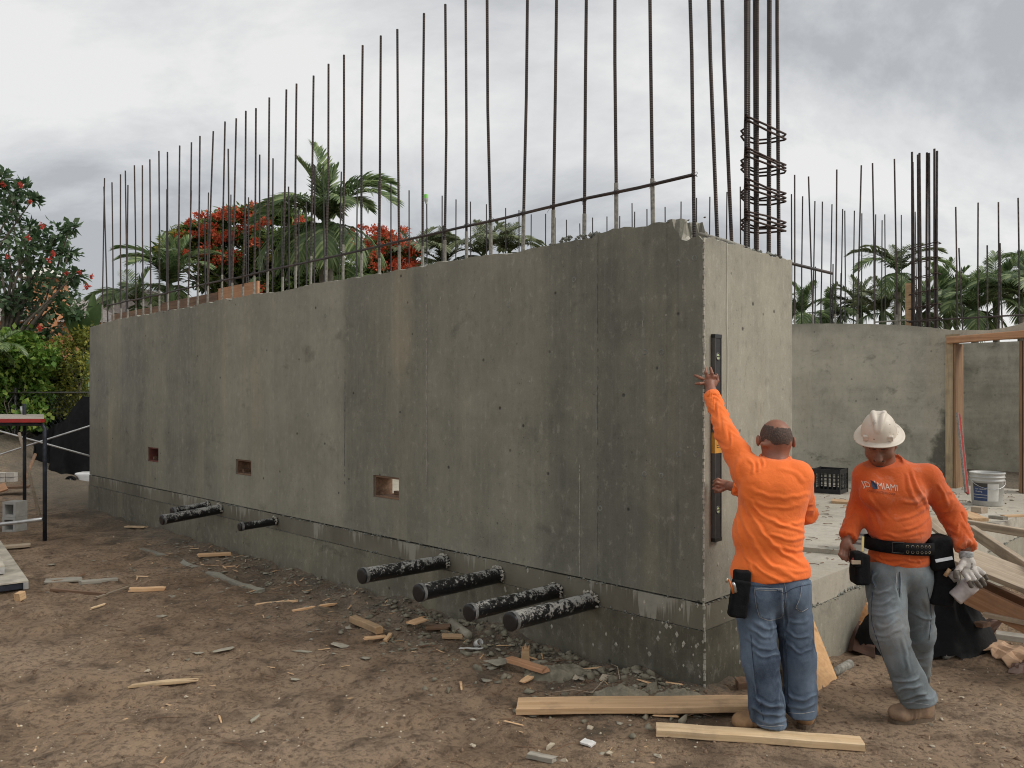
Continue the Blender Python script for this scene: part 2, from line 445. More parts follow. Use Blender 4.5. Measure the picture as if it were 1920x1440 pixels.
# ================================================================== GROUND
def axis(lo, hi, fine0, fine1, step, grow=1.16):
    a = list(np.arange(fine0, fine1, step))
    s = step; x = a[-1]
    while x < hi:
        s = min(s * grow, 60); x += s; a.append(x)
    s = step; x = a[0]; left = []
    while x > lo:
        s = min(s * grow, 60); x -= s; left.append(x)
    return np.array(left[::-1] + a)
def wall_dist(X, Y):
    """signed site coordinates of world points"""
    dx, dy = X - CORNER[0], Y - CORNER[1]
    return dx * NX[0] + dy * NX[1], dx * BY[0] + dy * BY[1]
def ground_z(X, Y):
    X = np.asarray(X, float); Y = np.asarray(Y, float)
    z = 0.030 * fbm(X * 0.9, Y * 0.9, 1.0, 3) + 0.020 * fbm(X * 3.3, Y * 3.3, 2.0, 4) + 0.016 * fbm(X * 13, Y * 13, 3.0, 4)
    rut = np.maximum(0, vnoise(X * 7 + 9, Y * 11, 5.0)) ** 2
    z = z - 0.030 * rut
    step_ = np.clip(fbm(X * 3.6 + 3, Y * 4.4, 7.0, 2) * 3.2, -1, 1)
    z = z + 0.017 * step_
    for (fx, fy) in ((1.40, 4.22), (2.20, 4.36), (2.36, 4.75), (0.75, 4.5), (1.45, 4.05)):
        z = z * (1 - .85 * np.exp(-((X - fx) ** 2 + (Y - fy) ** 2) / .20))
    sx, sy = wall_dist(X, Y)
    # rubble swept against the foot of the wall
    near = np.exp(-np.clip(-sy, 0, 9) / 0.35) * (sy < 0.3) * (sx < 0.6)
    z = z + near * (0.030 + 0.035 * fbm(X * 6, Y * 6, 8.0, 3))
    # spoil heap at the far left
    z = z + 1.15 * np.exp(-(((X + 10.6) / 1.9) ** 2 + ((Y - 16.2) / 1.2) ** 2)) * (1 + 0.35 * fbm(X * 1.5, Y * 1.5, 4.0, 4))
    far = np.clip((np.hypot(X, Y) - 24) / 20, 0, 1)
    z = z * (1 - far)
    return z
gx = axis(-900, 900, -4.6, 3.6, 0.030)
gy = axis(-60, 1500, 2.9, 8.0, 0.030)
GX, GY = np.meshgrid(gx, gy)
GZ = ground_z(GX, GY)
nx_, ny_ = len(gx), len(gy)
idx = np.arange(nx_ * ny_).reshape(ny_, nx_)
quads = np.stack([idx[:-1, :-1], idx[:-1, 1:], idx[1:, 1:], idx[1:, :-1]], -1).reshape(-1, 4)
def dirt_mat():
    t = NT('site_dirt')
    big = t.noise(0.7, 6, 0.6)
    mid = t.noise(3.5, 6, 0.62, dist=0.4)
    fine = t.noise(28, 6, 0.7)
    grit = t.noise(140, 3, 0.7)
    c = t.mix((0.205, 0.138, 0.088), (0.385, 0.276, 0.184), t.ramp(big, [(0.34, 0), (0.66, 1)]))
    dust = t.ramp(t.noise(0.42, 4, 0.55, t.mapv((1, 1, 1), (4.4, 1.2, 0)), 0.5), [(0.47, 0), (0.62, 1)])
    c = t.mix(c, (0.45, 0.335, 0.235), t.math('MULTIPLY', dust, 0.55))
    damp = t.ramp(t.noise(0.8, 5, 0.6, t.mapv((1, 1, 1), (9.4, 6.2, 0)), 0.6), [(0.54, 0), (0.66, 1)])
    c = t.mix(c, (0.105, 0.066, 0.042), t.math('MULTIPLY', damp, 0.6))
    c = t.mix(c, (0.42, 0.295, 0.185), t.math('MULTIPLY', t.ramp(mid, [(0.52, 0), (0.70, 1)]), 0.55))
    c = t.mix(c, (0.085, 0.060, 0.042), t.math('MULTIPLY', t.ramp(mid, [(0.34, 1), (0.48, 0)]), 0.70))
    c = t.mix(c, (0.068, 0.048, 0.034), t.math('MULTIPLY', t.ramp(fine, [(0.38, 1), (0.52, 0)]), 0.62))
    c = t.mix(c, (0.46, 0.38, 0.28), t.math('MULTIPLY', t.ramp(grit, [(0.60, 0), (0.72, 1)]), 0.40))
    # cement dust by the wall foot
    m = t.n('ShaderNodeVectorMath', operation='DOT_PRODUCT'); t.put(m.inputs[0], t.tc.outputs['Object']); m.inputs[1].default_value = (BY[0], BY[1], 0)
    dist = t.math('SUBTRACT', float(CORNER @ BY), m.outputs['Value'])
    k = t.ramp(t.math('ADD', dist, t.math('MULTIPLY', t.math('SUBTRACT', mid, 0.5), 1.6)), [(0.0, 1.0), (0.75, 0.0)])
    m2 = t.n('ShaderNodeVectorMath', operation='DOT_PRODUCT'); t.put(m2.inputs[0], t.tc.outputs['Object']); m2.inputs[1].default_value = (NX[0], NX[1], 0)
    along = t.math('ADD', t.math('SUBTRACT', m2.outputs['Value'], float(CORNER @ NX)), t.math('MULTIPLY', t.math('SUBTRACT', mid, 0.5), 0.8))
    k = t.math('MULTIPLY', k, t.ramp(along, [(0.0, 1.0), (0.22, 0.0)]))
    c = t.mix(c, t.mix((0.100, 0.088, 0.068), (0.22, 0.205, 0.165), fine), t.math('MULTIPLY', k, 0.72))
    h = t.math('ADD', t.math('MULTIPLY', fine, 1.0), t.math('MULTIPLY', grit, 0.35))
    h = t.math('ADD', h, t.math('MULTIPLY', mid, 1.2))
    t.bump(h, 1.0, 0.03)
    return t.fin(c, 0.93, 0, 0.2)
M['dirt'] = dirt_mat()
g_me = mesh_from('ground', np.stack([GX.ravel(), GY.ravel(), GZ.ravel()], 1), quads, True)
tag(link('ground', g_me, M['dirt']), kind='structure')
def GZ1(x, y): return float(ground_z(np.array([x]), np.array([y]))[0])

# ================================================================== CONCRETE
def wall_mesh(name, xs, top, zb, holes, y0, y1, zrows=()):
    """upright wall in its own frame: columns xs, top(x), bottom zb, rectangular holes (x0,x1,z0,z1)"""
    X = sorted(set([round(v, 4) for v in list(xs) + [h[0] for h in holes] + [h[1] for h in holes]]))
    zr = sorted(set([zb] + [h[2] for h in holes] + [h[3] for h in holes] + list(zrows)))
    nX, nZ = len(X), len(zr) + 1
    v = []
    for y in (y0, y1):
        for i, x in enumerate(X):
            for z in zr: v.append((x, y, z))
            v.append((x, y, top(x, y)))
    def vid(k, i, j): return k * nX * nZ + i * nZ + j
    zc = zr + [zr[-1] + 9]
    def solid(i, j):
        if i < 0 or j < 0 or i >= nX - 1 or j >= nZ - 1: return False
        xm = (X[i] + X[i+1]) / 2; zm = (zc[j] + (zc[j+1] if j + 1 < len(zr) else zc[j] + 0.01)) / 2
        return not any(h[0] < xm < h[1] and h[2] < zm < h[3] for h in holes)
    f = []
    for i in range(nX - 1):
        for j in range(nZ - 1):
            if not solid(i, j): continue
            a, b, c, d = vid(0,i,j), vid(0,i+1,j), vid(0,i+1,j+1), vid(0,i,j+1)
            A, B, C, D = vid(1,i,j), vid(1,i+1,j), vid(1,i+1,j+1), vid(1,i,j+1)
            f.append((a, b, c, d)); f.append((B, A, D, C))
            if not solid(i-1, j): f.append((A, a, d, D))
            if not solid(i+1, j): f.append((b, B, C, c))
            if not solid(i, j-1): f.append((A, B, b, a))
            if not solid(i, j+1): f.append((d, c, C, D))
    return mesh_from(name, v, f)

LEN = 10.76; TH = 0.20; JOINT = 0.54; LIFT = 0.375
def front_top(x, y=0.0):
    b = 2.862 + 0.014 * float(fbm(x * 2.0, y * 5, 0.3, 4)) + 0.012 * float(vnoise(x * 9, y * 9 + 4, 0.0)) + 0.006 * float(vnoise(x * 33, y * 20, 1.0))
    if x < -0.83: b -= 0.022
    if x < -2.2: b += 0.016
    if x < -9.6: b -= 0.05 * (-9.6 - x)
    return b + (0.018 if y > 0.1 else 0.0)
wall = empty('concrete_wall', S2W(0, 0, 0), ROT)
tag(wall, 'long dark grey poured concrete wall with black pipes and tall rebar, at the front', 'wall')
holes = []
for (a, b, c, d) in ((277, 297, 839, 866), (442, 471, 862, 891), (700, 748, 893, 935)):
    x0, d0 = px_on_line(a, y=0); x1, d1 = px_on_line(b, y=0); dm = (d0 + d1) / 2
    holes.append((x0, x1, EYE - (d - HY) / FPX * dm, EYE - (c - HY) / FPX * dm))
xs = np.concatenate([np.arange(-LEN, -0.27, 0.045), [-0.262]])
wb = link('wall_body', wall_mesh('wall_body', xs, front_top, JOINT, holes, 0.0, TH), [M['conc_front'], M['mortar']], wall)
for p in wb.data.polygons:
    if p.normal.z > 0.5 and p.center.z > 2.5: p.material_index = 1
# pier at the end, with a broken top corner
def pier_top(x, y):
    chip = -0.262 + 0.05 + 0.05 * math.sin(y * 40) + 0.06 * (y / 0.2)
    n = 0.012 * float(vnoise(x * 22, y * 22, 6.0)) + 0.008 * float(vnoise(x * 60, y * 60, 2.0))
    if y < 0.20 and x < chip: return 2.868 + n * 0.4
    if y < 0.20:
        k = min(1, (x - chip) / 0.06)
        return 2.80 - 0.075 * k + n * 1.6
    return 2.735 + n * 1.2 - 0.01 * y
pgx = np.linspace(-0.2605, 0.0, 16); pgy = np.concatenate([np.linspace(0, 0.24, 14), np.linspace(0.28, 1.163, 26)])
pv = []; pf = []
for x in pgx:
    for y in pgy: pv.append((x, y, pier_top(float(x), float(y))))
n1, n2 = len(pgx), len(pgy)
for x in pgx:
    for y in pgy: pv.append((x, y, JOINT))
o2 = n1 * n2
for i in range(n1 - 1):
    for j in range(n2 - 1):
        a = i * n2 + j
        pf.append((a, a + n2, a + n2 + 1, a + 1)); pf.append((o2 + a, o2 + a + 1, o2 + a + n2 + 1, o2 + a + n2))
for i in range(n1 - 1):
    a = i * n2; b = a + n2
    pf.append((o2 + a, o2 + b, b, a))
    a2 = a + n2 - 1; b2 = b + n2 - 1
    pf.append((o2 + b2, o2 + a2, a2, b2))
for j in range(n2 - 1):
    a = j; pf.append((o2 + a + 1, o2 + a, a, a + 1))
    a = (n1 - 1) * n2 + j; pf.append((o2 + a, o2 + a + 1, a + 1, a))
pme = mesh_from('pier', pv, pf)
pier = link('pier', pme, [M['conc_front'], M['conc_end'], M['mortar']], wall)
for p in pme.polygons:
    if p.normal.x > 0.8: p.material_index = 1
    elif p.normal.z > 0.3 and p.center.z > 1.5: p.material_index = 2
# footing in two lifts
def conc_drip():
    t = NT('concrete_with_drips')
    o = t.sep()
    st = t.noise(1.0, 4, 0.6, t.mapv((26, 26, 1.2)), 0.4)
    env = t.noise(1.0, 3, 0.5, t.mapv((1.6, 1.6, 0.1), (2.1, 0, 0)))
    down = t.math('SUBTRACT', JOINT, o[2])
    mask = t.ramp(t.math('SUBTRACT', t.math('ADD', st, t.math('MULTIPLY', t.math('SUBTRACT', env, 0.485), 1.5)), t.math('MULTIPLY', down, 1.5)), [(0.50, 0), (0.60, 1)])
    base = t.mix((0.110, 0.100, 0.074), (0.225, 0.208, 0.155), t.ramp(t.noise(1.4, 6, 0.6, t.mapv((1, 1, 0.6))), [(0.33, 0), (0.68, 1)]))
    c = t.mix(base, t.mix((0.25, 0.242, 0.20), (0.41, 0.395, 0.33), t.noise(20, 3)), t.math('MULTIPLY', mask, 0.75))
    h = t.math('ADD', t.math('MULTIPLY', mask, 1.0), t.math('MULTIPLY', t.noise(60, 4), 0.6))
    t.bump(h, 0.6, 0.006)
    return t.fin(c, 0.85)
M['conc_drip'] = conc_drip()
mb = MB()
def foot_box(z0, z1, out, dz):
    """the footing skirts front and end, with a slightly wavy lower/upper edge"""
    v = []; f = []
    pts = [(-LEN - out, -out)] + [(x, -out) for x in np.arange(-LEN + 0.15, -0.05, 0.15)] + [(out, -out)] + [(out, y) for y in np.arange(0.15, 1.15, 0.15)] + [(out, 1.163), (-0.26, 1.163), (-0.26, TH), (-LEN - out, TH)]
    n = len(pts)
    for (x, y) in pts: v.append((x, y, z0))
    for (x, y) in pts: v.append((x, y, z1 - (0.006 + 0.010 * abs(float(vnoise(x * 5, y * 5, 3.0)))) * dz))
    for i in range(n): f.append((i, (i + 1) % n, n + (i + 1) % n, n + i))
    f.append(tuple(range(n, 2 * n))); f.append(tuple(range(n - 1, -1, -1)))
    return mesh_from('footing', v, f)
link('footing_upper', foot_box(LIFT, JOINT, 0.004, 1.0), M['conc_drip'], wall)
link('footing_lower', foot_box(-0.4, LIFT, 0.012, 0.3), M['conc_foot'], wall)
# ragged dark cold joint: small crumbs of mortar pressed out along it
mb = MB()
random.seed(3)
def crumb(mb, c, r, squash=(1, 1, 1)):
    v = []
    for (a, b) in [(0, 1), (0, -1)] + [(k, 0) for k in range(5)]:
        if b: v.append((c[0], c[1], c[2] + b * r * squash[2] * random.uniform(.6, 1.1)))
        else:
            t = a * 2 * math.pi / 5 + random.uniform(-.3, .3); q = r * random.uniform(.7, 1.2)
            v.append((c[0] + q * math.cos(t) * squash[0], c[1] + q * math.sin(t) * squash[1], c[2] + random.uniform(-.2, .2) * r))
    f = []
    for k in range(5):
        j = (k + 1) % 5
        f.append((0, 2 + k, 2 + j)); f.append((1, 2 + j, 2 + k))
    mb.add(v, f)
for i in range(420):
    x = -random.random() * LEN
    if vnoise(x * 1.3, 2.0, 0.0) < -0.15 and random.random() < 0.7: continue
    crumb(mb, (x, -0.004, JOINT - random.uniform(0.0, 0.02)), random.uniform(0.004, 0.012))
for i in range(50):
    crumb(mb, (0.004, random.random() * 1.15, JOINT - random.uniform(0, 0.02)), random.uniform(0.004, 0.012))
for i in range(300):
    crumb(mb, (-random.random() * LEN, -0.012, LIFT + random.uniform(-0.008, 0.012)), random.uniform(0.003, 0.009))
tag(mb.build('mortar_crumbs', M['mortar_dark'], wall), kind='stuff')
# fins of cement where the form panels met
def fin(name, x, z0, z1, w=0.007, gap=0.25, n=90, onend=False, mat='mortar', out=0.006):
    mb = MB(); zz = z0; st = (z1 - z0) / n
    while zz < z1:
        if float(vnoise(zz * 3.0, x * 7, 1.5)) > gap - 0.55 or random.random() < 0.5:
            a = random.uniform(0.3, 1.0) * w; dx = 0.004 * float(vnoise(zz * 2.5, x, 0.2))
            if onend: mb.box((-0.001, x - a/2 + dx, zz), (out * random.uniform(.4, 1.1), x + a/2 + dx, zz + st * 1.05))
            else: mb.box((x - a/2 + dx, -out * random.uniform(.4, 1.1), zz), (x + a/2 + dx, 0.001, zz + st * 1.05))
        zz += st
    mb.build(name, M[mat], wall)
fin('seam_ridge', -0.811, JOINT + 0.02, 2.84, 0.006, 0.5, 110, mat='mortar_dark')
fin('seam_ridge', -0.965, JOINT + 0.01, 1.30, 0.006, 0.2, 60)
fin('seam_ridge', -2.605, 1.0, 2.84, 0.006, 0.55, 90)
fin('seam_ridge', -3.80, 0.9, 2.3, 0.004, 0.75, 60, mat='mortar_dark')
# ragged cement along the corner itself
mb = MB(); zz = 0.02
while zz < 2.72:
    h = random.uniform(0.008, 0.03)
    if random.random() < 0.80:
        a = random.uniform(0.004, 0.010)
        off = 0.004 if zz > LIFT else 0.012
        off = 0 if zz > JOINT else off
        mb.box((off - a, -off - random.uniform(0.001, .005), zz), (off + random.uniform(0.002, 0.006), -off + a * .8, zz + h * 0.9), 0.0015)
    zz += h
mb.build('corner_ridge', M['mortar'], wall)
# a plumb string hanging down the end face
mb = MB(); pts = []
for k in range(14):
    z = 2.73 - k * 0.083; pts.append((0.006, 0.262 + 0.004 * math.sin(k * 0.9) + 0.0022 * k * 0.2, z))
mb.tube(pts, 0.0022, 5)
mb.build('string_line', plain('white_string', (0.7, 0.68, 0.6), 0.9), wall)
# spilled cement blots on the footing near the corner
mb = MB()
for i in range(46):
    x = -random.random() ** 1.5 * 1.9; z = random.uniform(0.08, 0.52); o = 0.004 if z > LIFT else 0.012
    crumb(mb, (x, -o, z), random.uniform(0.004, 0.017), (1.0, 0.25, 1.5))
for i in range(30):
    y = random.random() * 1.0; z = random.uniform(0.06, 0.9); o = 0.012 if z < LIFT else 0.004 if z < JOINT else 0
    crumb(mb, (o, y, z), random.uniform(0.004, 0.016), (0.25, 1.0, 1.5))
tag(mb.build('cement_blots', M['mortar'], wall), kind='stuff')
# tie holes and snapped form wires
for (px, py) in ((1272,852),(1305,852),(1208,889),(1240,892),(1209,660),(1240,660),(1271,492),(1302,484),(1125,953),(652,570),(610,592),(577,778),(1076,524),(953,572)):
    x, d = px_on_line(px, y=0); z = EYE - (py - HY) / FPX * d
    mb = MB(); mb.lathe([(0.0, -0.0005), (0.009, -0.001), (0.015, 0.003), (0.019, 0.0)], 10, (x, 0, z), Matrix.Rotation(R(90), 3, 'X'))
    mb.build('tie_patch', M['mortar_dark'], wall, True)
for (px, py, l, a) in ((958,537,0.05,0.25),(891,548,0.05,-0.4),(1206,596,0.06,0.1),(585,692,0.05,1.4),(828,555,0.04,-0.2),(500,770,0.05,0.2)):
    x, d = px_on_line(px, y=0); z = EYE - (py - HY) / FPX * d
    MB().tube([(x, 0.005, z), (x + 0.3 * l * a, -0.008, z - 0.4 * l), (x + l * a, -0.012, z - l)], 0.0016, 5).build('form_wire', M['mortar'], wall)
# wooden boxes that line the openings
for k, (x0, x1, z0, z1) in enumerate(holes):
    b = MB(); t_ = 0.018; e = 0.001
    b.box((x0 + e, 0.012, z0 + e), (x1 - e, TH - .002, z0 + t_)); b.box((x0 + e, 0.012, z1 - t_), (x1 - e, TH - .002, z1 - e))
    b.box((x0 + e, 0.013, z0 + t_ + .001), (x0 + t_, TH - .002, z1 - t_ - .001)); b.box((x1 - t_, 0.013, z0 + t_ + .001), (x1 - e, TH - .002, z1 - t_ - .001))
    bx = b.build('opening_box', M['pine_brown'] if k else plain('red_form_wood', (0.16, 0.05, 0.04), 0.8, 0, .3), wall)
    b = MB()
    b.box((x0 + .10, TH - 0.05, z0 + t_ + .002), (x1 - .03, TH - 0.01, z0 + t_ + 0.03)); b.box((x0 + .022, 0.06, z0 + t_ + .002), (x0 + .07, TH - .065, z0 + t_ + 0.04))
    b.build('batten', M['pine_brown'], bx)
    if k < 2: MB().box((x0 + .021, TH + 0.005, z0 + .05), (x1 - .021, TH + 0.03, z1 - .021)).build('closing_board', M['pine_brown'], bx)
# footing ledge that shows at ground level
lv = []; lf = []
lx = np.arange(-7.2, -4.15, 0.12)
for x in lx:
    e_ = -0.66 + 0.04 * float(fbm(x * 2, 0, 1, 3))
    lv += [(x, e_ + .09, -0.1), (x, e_ + .06 + .03 * float(vnoise(x * 7, 1, 1)), 0.006 + .012 * float(vnoise(x * 2.2, 3, 1))), (x, e_, 0.004 + .014 * float(vnoise(x * 2.2, 5, 1))), (x, e_ - 0.01, -0.1)]
for i in range(len(lx) - 1):
    a = i * 4
    for k in range(3): lf.append((a + k, a + k + 1, a + 4 + k + 1, a + 4 + k))
lf.append((0, 1, 2, 3)); a = (len(lx) - 1) * 4; lf.append((a + 3, a + 2, a + 1, a))
link('footing_ledge', mesh_from('footing_ledge', lv, lf), M['conc_edge'], wall)
# brown form boards still standing behind the far end of the wall
for (x0, x1, zt, m) in ((-10.5, -8.6, 3.0, 'pine_brown'), (-8.58, -6.9, 3.03, 'pine_brown'), (-6.88, -5.9, 3.07, 'pine_red')):
    MB().box((x0, TH + 0.03, 2.3), (x1, TH + 0.055, zt)).build('form_board', M[m], wall)

# ------------------------------------------------------------------ rebar
def W2S(p, org=(0, 0)):
    dx, dy = p[0] - CORNER[0], p[1] - CORNER[1]
    return (dx * NX[0] + dy * NX[1] - org[0], dx * BY[0] + dy * BY[1] - org[1], p[2] - (org[2] if len(org) > 2 else 0.0))
def rod(parent, org, pb, pt, r, coat=0.0, n=6, mat=None, name='rebar_rod'):
    b = Vector(W2S(pb, org)); t = Vector(W2S(pt, org))
    m = MB()
    if coat > 0:
        mid = b.lerp(t, coat / (t - b).length)
        m.tube([b, mid], r * 1.25, n); k = len(m.f)
        m.tube([mid, b.lerp(t, 0.55) + Vector((random.uniform(-.008, .008), random.uniform(-.008, .008), 0)), t], r, n)
    else:
        m.tube([b, b.lerp(t, 0.5) + Vector((random.uniform(-.008, .008), random.uniform(-.008, .008), 0)), t], r, n)
    me = m.mesh(name)
    smooth_angle(me)
    mm = mat or M['rebar']
    me.materials.append(mm); me.materials.append(M['cement_coat'])
    if coat > 0:
        for i in range(k): me.polygons[i].material_index = 1
    return link(name, me, None, parent)
random.seed(21)
rods = [(191,196,334),(213,210,342),(227,226,327),(240,235,320),(255,252,310),(269,267,310),(283,281,299),(299,298,283),(315,314,285),(334,337,273),(352,359,267),
 (370,375,255),(388,400,246),(415,422,228),(434,443,222),(455,461,208),(476,480,203),(501,505,183),(529,537,168),(554,556,157),(582,588,142),(611,616,120),(643,645,103),
 (677,680,85),(711,714,67),(749,745,55),(792,795,25),(834,835,8),(875,873,-25),(921,913,-55),(980,990,-90),(1036,1045,-120),(1095,1101,-150),(1156,1153,-190),(1225,1216,-230),(1302,1286,-270)]
for (bx, tx, ty) in rods:
    x, d = px_on_line(bx, y=0.11)
    pb = S2W(x, 0.11, 2.68)
    rod(wall, (0, 0), pb, W(tx, ty, d + random.uniform(-.05, .05)), 0.0105 if bx < 900 else 0.0115, 0.2 + random.uniform(0.10, 0.34) if bx < 1290 else 0.0, 6)
for (bx, by, tx, ty) in ((1347, 437, 1322, -280), (1374, 447, 1347, -260)):
    x, d = px_on_line(bx, x=-0.12)
    rod(wall, (0, 0), S2W(-0.12, x, 2.6), W(tx, ty, d), 0.0125, 0.0, 8)
# horizontal bar wired across the rods
pa = W(1302, 327, px_on_line(1302, y=0.095)[1]); pb_ = W(200, 573, px_on_line(200, y=0.095)[1])
mids = []
for k in range(25):
    q = pa + (pb_ - pa) * k / 24.0
    mids.append(W2S(q + np.array([0, 0, -0.012 * math.sin(math.pi * k / 24) + 0.006 * random.uniform(-1, 1)])))
hb = MB().tube(mids, 0.0115, 8).build('tie_bar', M['rebar'], wall, True)
for (bx, tx, ty) in rods[10:]:
    x, d = px_on_line(bx, y=0.1)
    k = (x - mids[0][0]) / (mids[-1][0] - mids[0][0])
    if not 0 < k < 1: continue
    zc_ = mids[0][2] + (mids[-1][2] - mids[0][2]) * k
    m = MB()
    for a in range(2):
        pts = [(x + 0.018 * math.cos(u) * (1 if a else -1), 0.10 + 0.02 * math.sin(u), zc_ + 0.014 * math.cos(u)) for u in np.linspace(0, 6.2, 9)]
        m.tube(pts, 0.0018, 4)
    m.tube([(x, 0.085, zc_), (x + random.uniform(-.03, .03), 0.06, zc_ - random.uniform(.02, .06))], 0.0013, 4)
    m.build('tie_wire', M['rebar_far'], hb)
# bars laid along the broken top of the pier, one sticking out far to the right
p0 = S2W(-0.06, 0.05, 2.765); p1 = S2W(-0.06, 0.66, 2.752)
MB().tube([W2S(p0), W2S((p0 + p1) / 2 + np.array([0, 0, .006])), W2S(p1)], 0.0115, 8).build('laid_bar', M['cement_coat'], wall, True)
MB().tube([(-0.035, 0.10, 2.742), (-0.03, 0.62, 2.728)], 0.0105, 8).build('laid_bar', M['cement_coat'], wall, True)
MB().tube([(-0.15, 0.55, 2.762), (-0.15, 1.2, 2.757), (-0.145, 2.18, 2.76)], 0.0125, 8).build('laid_bar', M['rebar'], wall, True)
# column cage
def cage(parent, org, rods_, ties, r, tie_r, matt):
    cg = empty('rebar_cage'); cg.parent = parent
    for (pb, pt) in rods_: rod(cg, org, pb, pt, r, 0.0, 8, name='cage_rod')
    for loop in ties:
        m = MB(); m.tube(loop, tie_r, 6); m.build('stirrup', matt, cg, True)
    return cg
cr_ = []
for (x, y, lean) in ((-.055, .605, 5), (-.10, .70, -4), (-.06, .77, 2), (-.055, .93, 2), (-.06, 1.09, -3), (-.15, 1.11, 1), (-.205, 1.03, -2), (-.205, .92, 3)):
    P_ = S2W(x, y, 2.6); d = P_[1]
    cr_.append((P_, W(CX + FPX * P_[0] / d + lean, -420, d)))
ties = []
for py in (238, 295, 352, 408):
    z = EYE - (py - HY) / FPX * 5.44
    for off in ((0.0, 0.022, 0.05) if py > 250 else (0.0, .03)):
        lp = []
        for (x, y) in ((-.20, .86), (-.03, .555), (-.035, .60), (-.03, .85), (-.03, 1.13), (-.05, 1.15), (-.15, 1.14), (-.235, 1.10), (-.24, .93), (-.215, .84), (-.16, .80)):
            lp.append((x, y, z - off + random.uniform(-.007, .007)))
        ties.append(lp)
cage(wall, (0, 0), cr_, ties, 0.0135, 0.0072, M['rebar_rust'])
mb = MB()
for i in range(70):
    crumb(mb, (random.uniform(-.2, -.01), random.uniform(.15, 1.1), 2.738), random.uniform(.008, .022))
for i in range(220):
    x = -random.random() * LEN
    crumb(mb, (x, random.uniform(0.0, .2), front_top(x, .1) + .002), random.uniform(.005, .016), (1.3, 1, .7))
for (px, w_) in ((1078, 0.10), (1118, 0.03)):
    x, d = px_on_line(px, y=0.06)
    for i in range(26): crumb(mb, (x + random.uniform(-w_, w_), random.uniform(.01, .1), front_top(x) + random.uniform(.0, .045)), random.uniform(.012, .024))
tag(mb.build('top_crumbs', M['mortar_dark'], wall), kind='stuff')

# ------------------------------------------------------------------ black pipe sleeves through the footing
def pipe_mat():
    t = NT('black_pipe')
    o = t.sep()
    sp = t.math('ADD', t.math('MULTIPLY', t.noise(1.0, 7, 0.72, t.mapv((15, 15, 15)), 0.8), 0.62), t.math('MULTIPLY', t.noise(70, 4, 0.7), 0.38))
    n = t.n('ShaderNodeNewGeometry')
    up = t.sep(n.outputs['Normal'])[2]
    m = t.ramp(t.math('ADD', sp, t.math('ADD', t.math('MULTIPLY', up, 0.075), t.math('MULTIPLY', t.math('SUBTRACT', t.rand(), 0.80), 0.06))), [(0.545, 0), (0.585, 1)])
    c = t.mix((0.010, 0.010, 0.011), (0.42, 0.41, 0.37), t.math('MULTIPLY', m, 0.9))
    t.bump(m, 0.4, 0.004)
    return t.fin(c, t.mix((0.30,)*3, (0.9,)*3, m))
M['pipe'] = pipe_mat()
M['pipe_black'] = plain('black_plastic', (0.012, 0.012, 0.013), 0.32, 0, 0.3, 10)
M['pipe_ring'] = plain('worn_black_plastic', (0.16, 0.16, 0.155), 0.45, 0, 0.6, 30)
def pipe(cpx, cpy, wpx, wpy, r, label):
    x, d = px_on_line(wpx, y=0); z = EYE - (wpy - HY) / FPX * d
    # length from the column of the capped end
    q = (cpx - CX) / FPX; P_ = S2W(x, 0, z)
    L_ = (P_[0] - q * P_[1]) / (BY[0] - q * BY[1])
    zc_ = EYE - (cpy - HY) / FPX * (P_[1] - L_ * BY[1])
    root = empty('pipe_sleeve', P_, ROT); tag(root, label, 'pipe', 'black pipe sleeves through the wall')
    dz = zc_ - z
    Mx = Matrix.Rotation(R(90) + math.atan2(dz, L_) * 0 , 3, 'X')
    sh = Vector((0, -L_, dz)).to_track_quat('Z', 'Y').to_matrix()
    LL = math.hypot(L_, dz)
    b = MB().lathe([(r, -0.3), (r, LL - 0.035)], 28, M=sh); me = b.mesh('tube', True); smooth_angle(me); link('pipe_tube', me, M['pipe'], root)
    b = MB().lathe([(r, LL - 0.0352), (r + .005, LL - 0.035), (r + .005, LL - 0.012), (r + .001, LL - 0.0105)], 28, M=sh); me = b.mesh('cap', True); smooth_angle(me); cp = link('cap_ring', me, M['pipe_ring'], root)
    b = MB().lathe([(r + .003, LL - 0.011), (r + .002, LL + 0.002), (r * .94, LL + .0045), (r * .6, LL + .0052), (0.0005, LL + .0055)], 28, M=sh); me = b.mesh('capd', True); smooth_angle(me); link('end_cap', me, M['pipe_black'], root)
    m = MB()
    for k in range(42):
        a = random.uniform(-.6, 3.7); o_ = r + random.uniform(0, .012)
        crumb(m, (o_ * math.cos(a), -random.uniform(.004, .03) - 0.012, o_ * math.sin(a)), random.uniform(.006, .014))
    m.build('mortar_collar', M['mortar'], root)
for a in ((303, 975, 415, 954, .054, 'black capped pipe at the far left of the wall, nearer one of the touching pair'),
          (322, 960, 392, 948, .050, 'black pipe behind the touching pair at the far left of the wall'),
          (449, 988, 519, 977, .040, 'thinnest black pipe, second from the left along the wall foot'),
          (678, 1080, 836, 1053, .056, 'white splattered black pipe under the largest wall opening, leftmost of the near four'),
          (784, 1112, 936, 1078, .058, 'second of the four near black pipes, counted from the left'),
          (879, 1149, 1046, 1107, .052, 'third of the four near black pipes, counted from the left'),
          (956, 1166, 1112, 1126, .056, 'black capped pipe nearest the camera, rightmost along the wall')):
    pipe(*a)

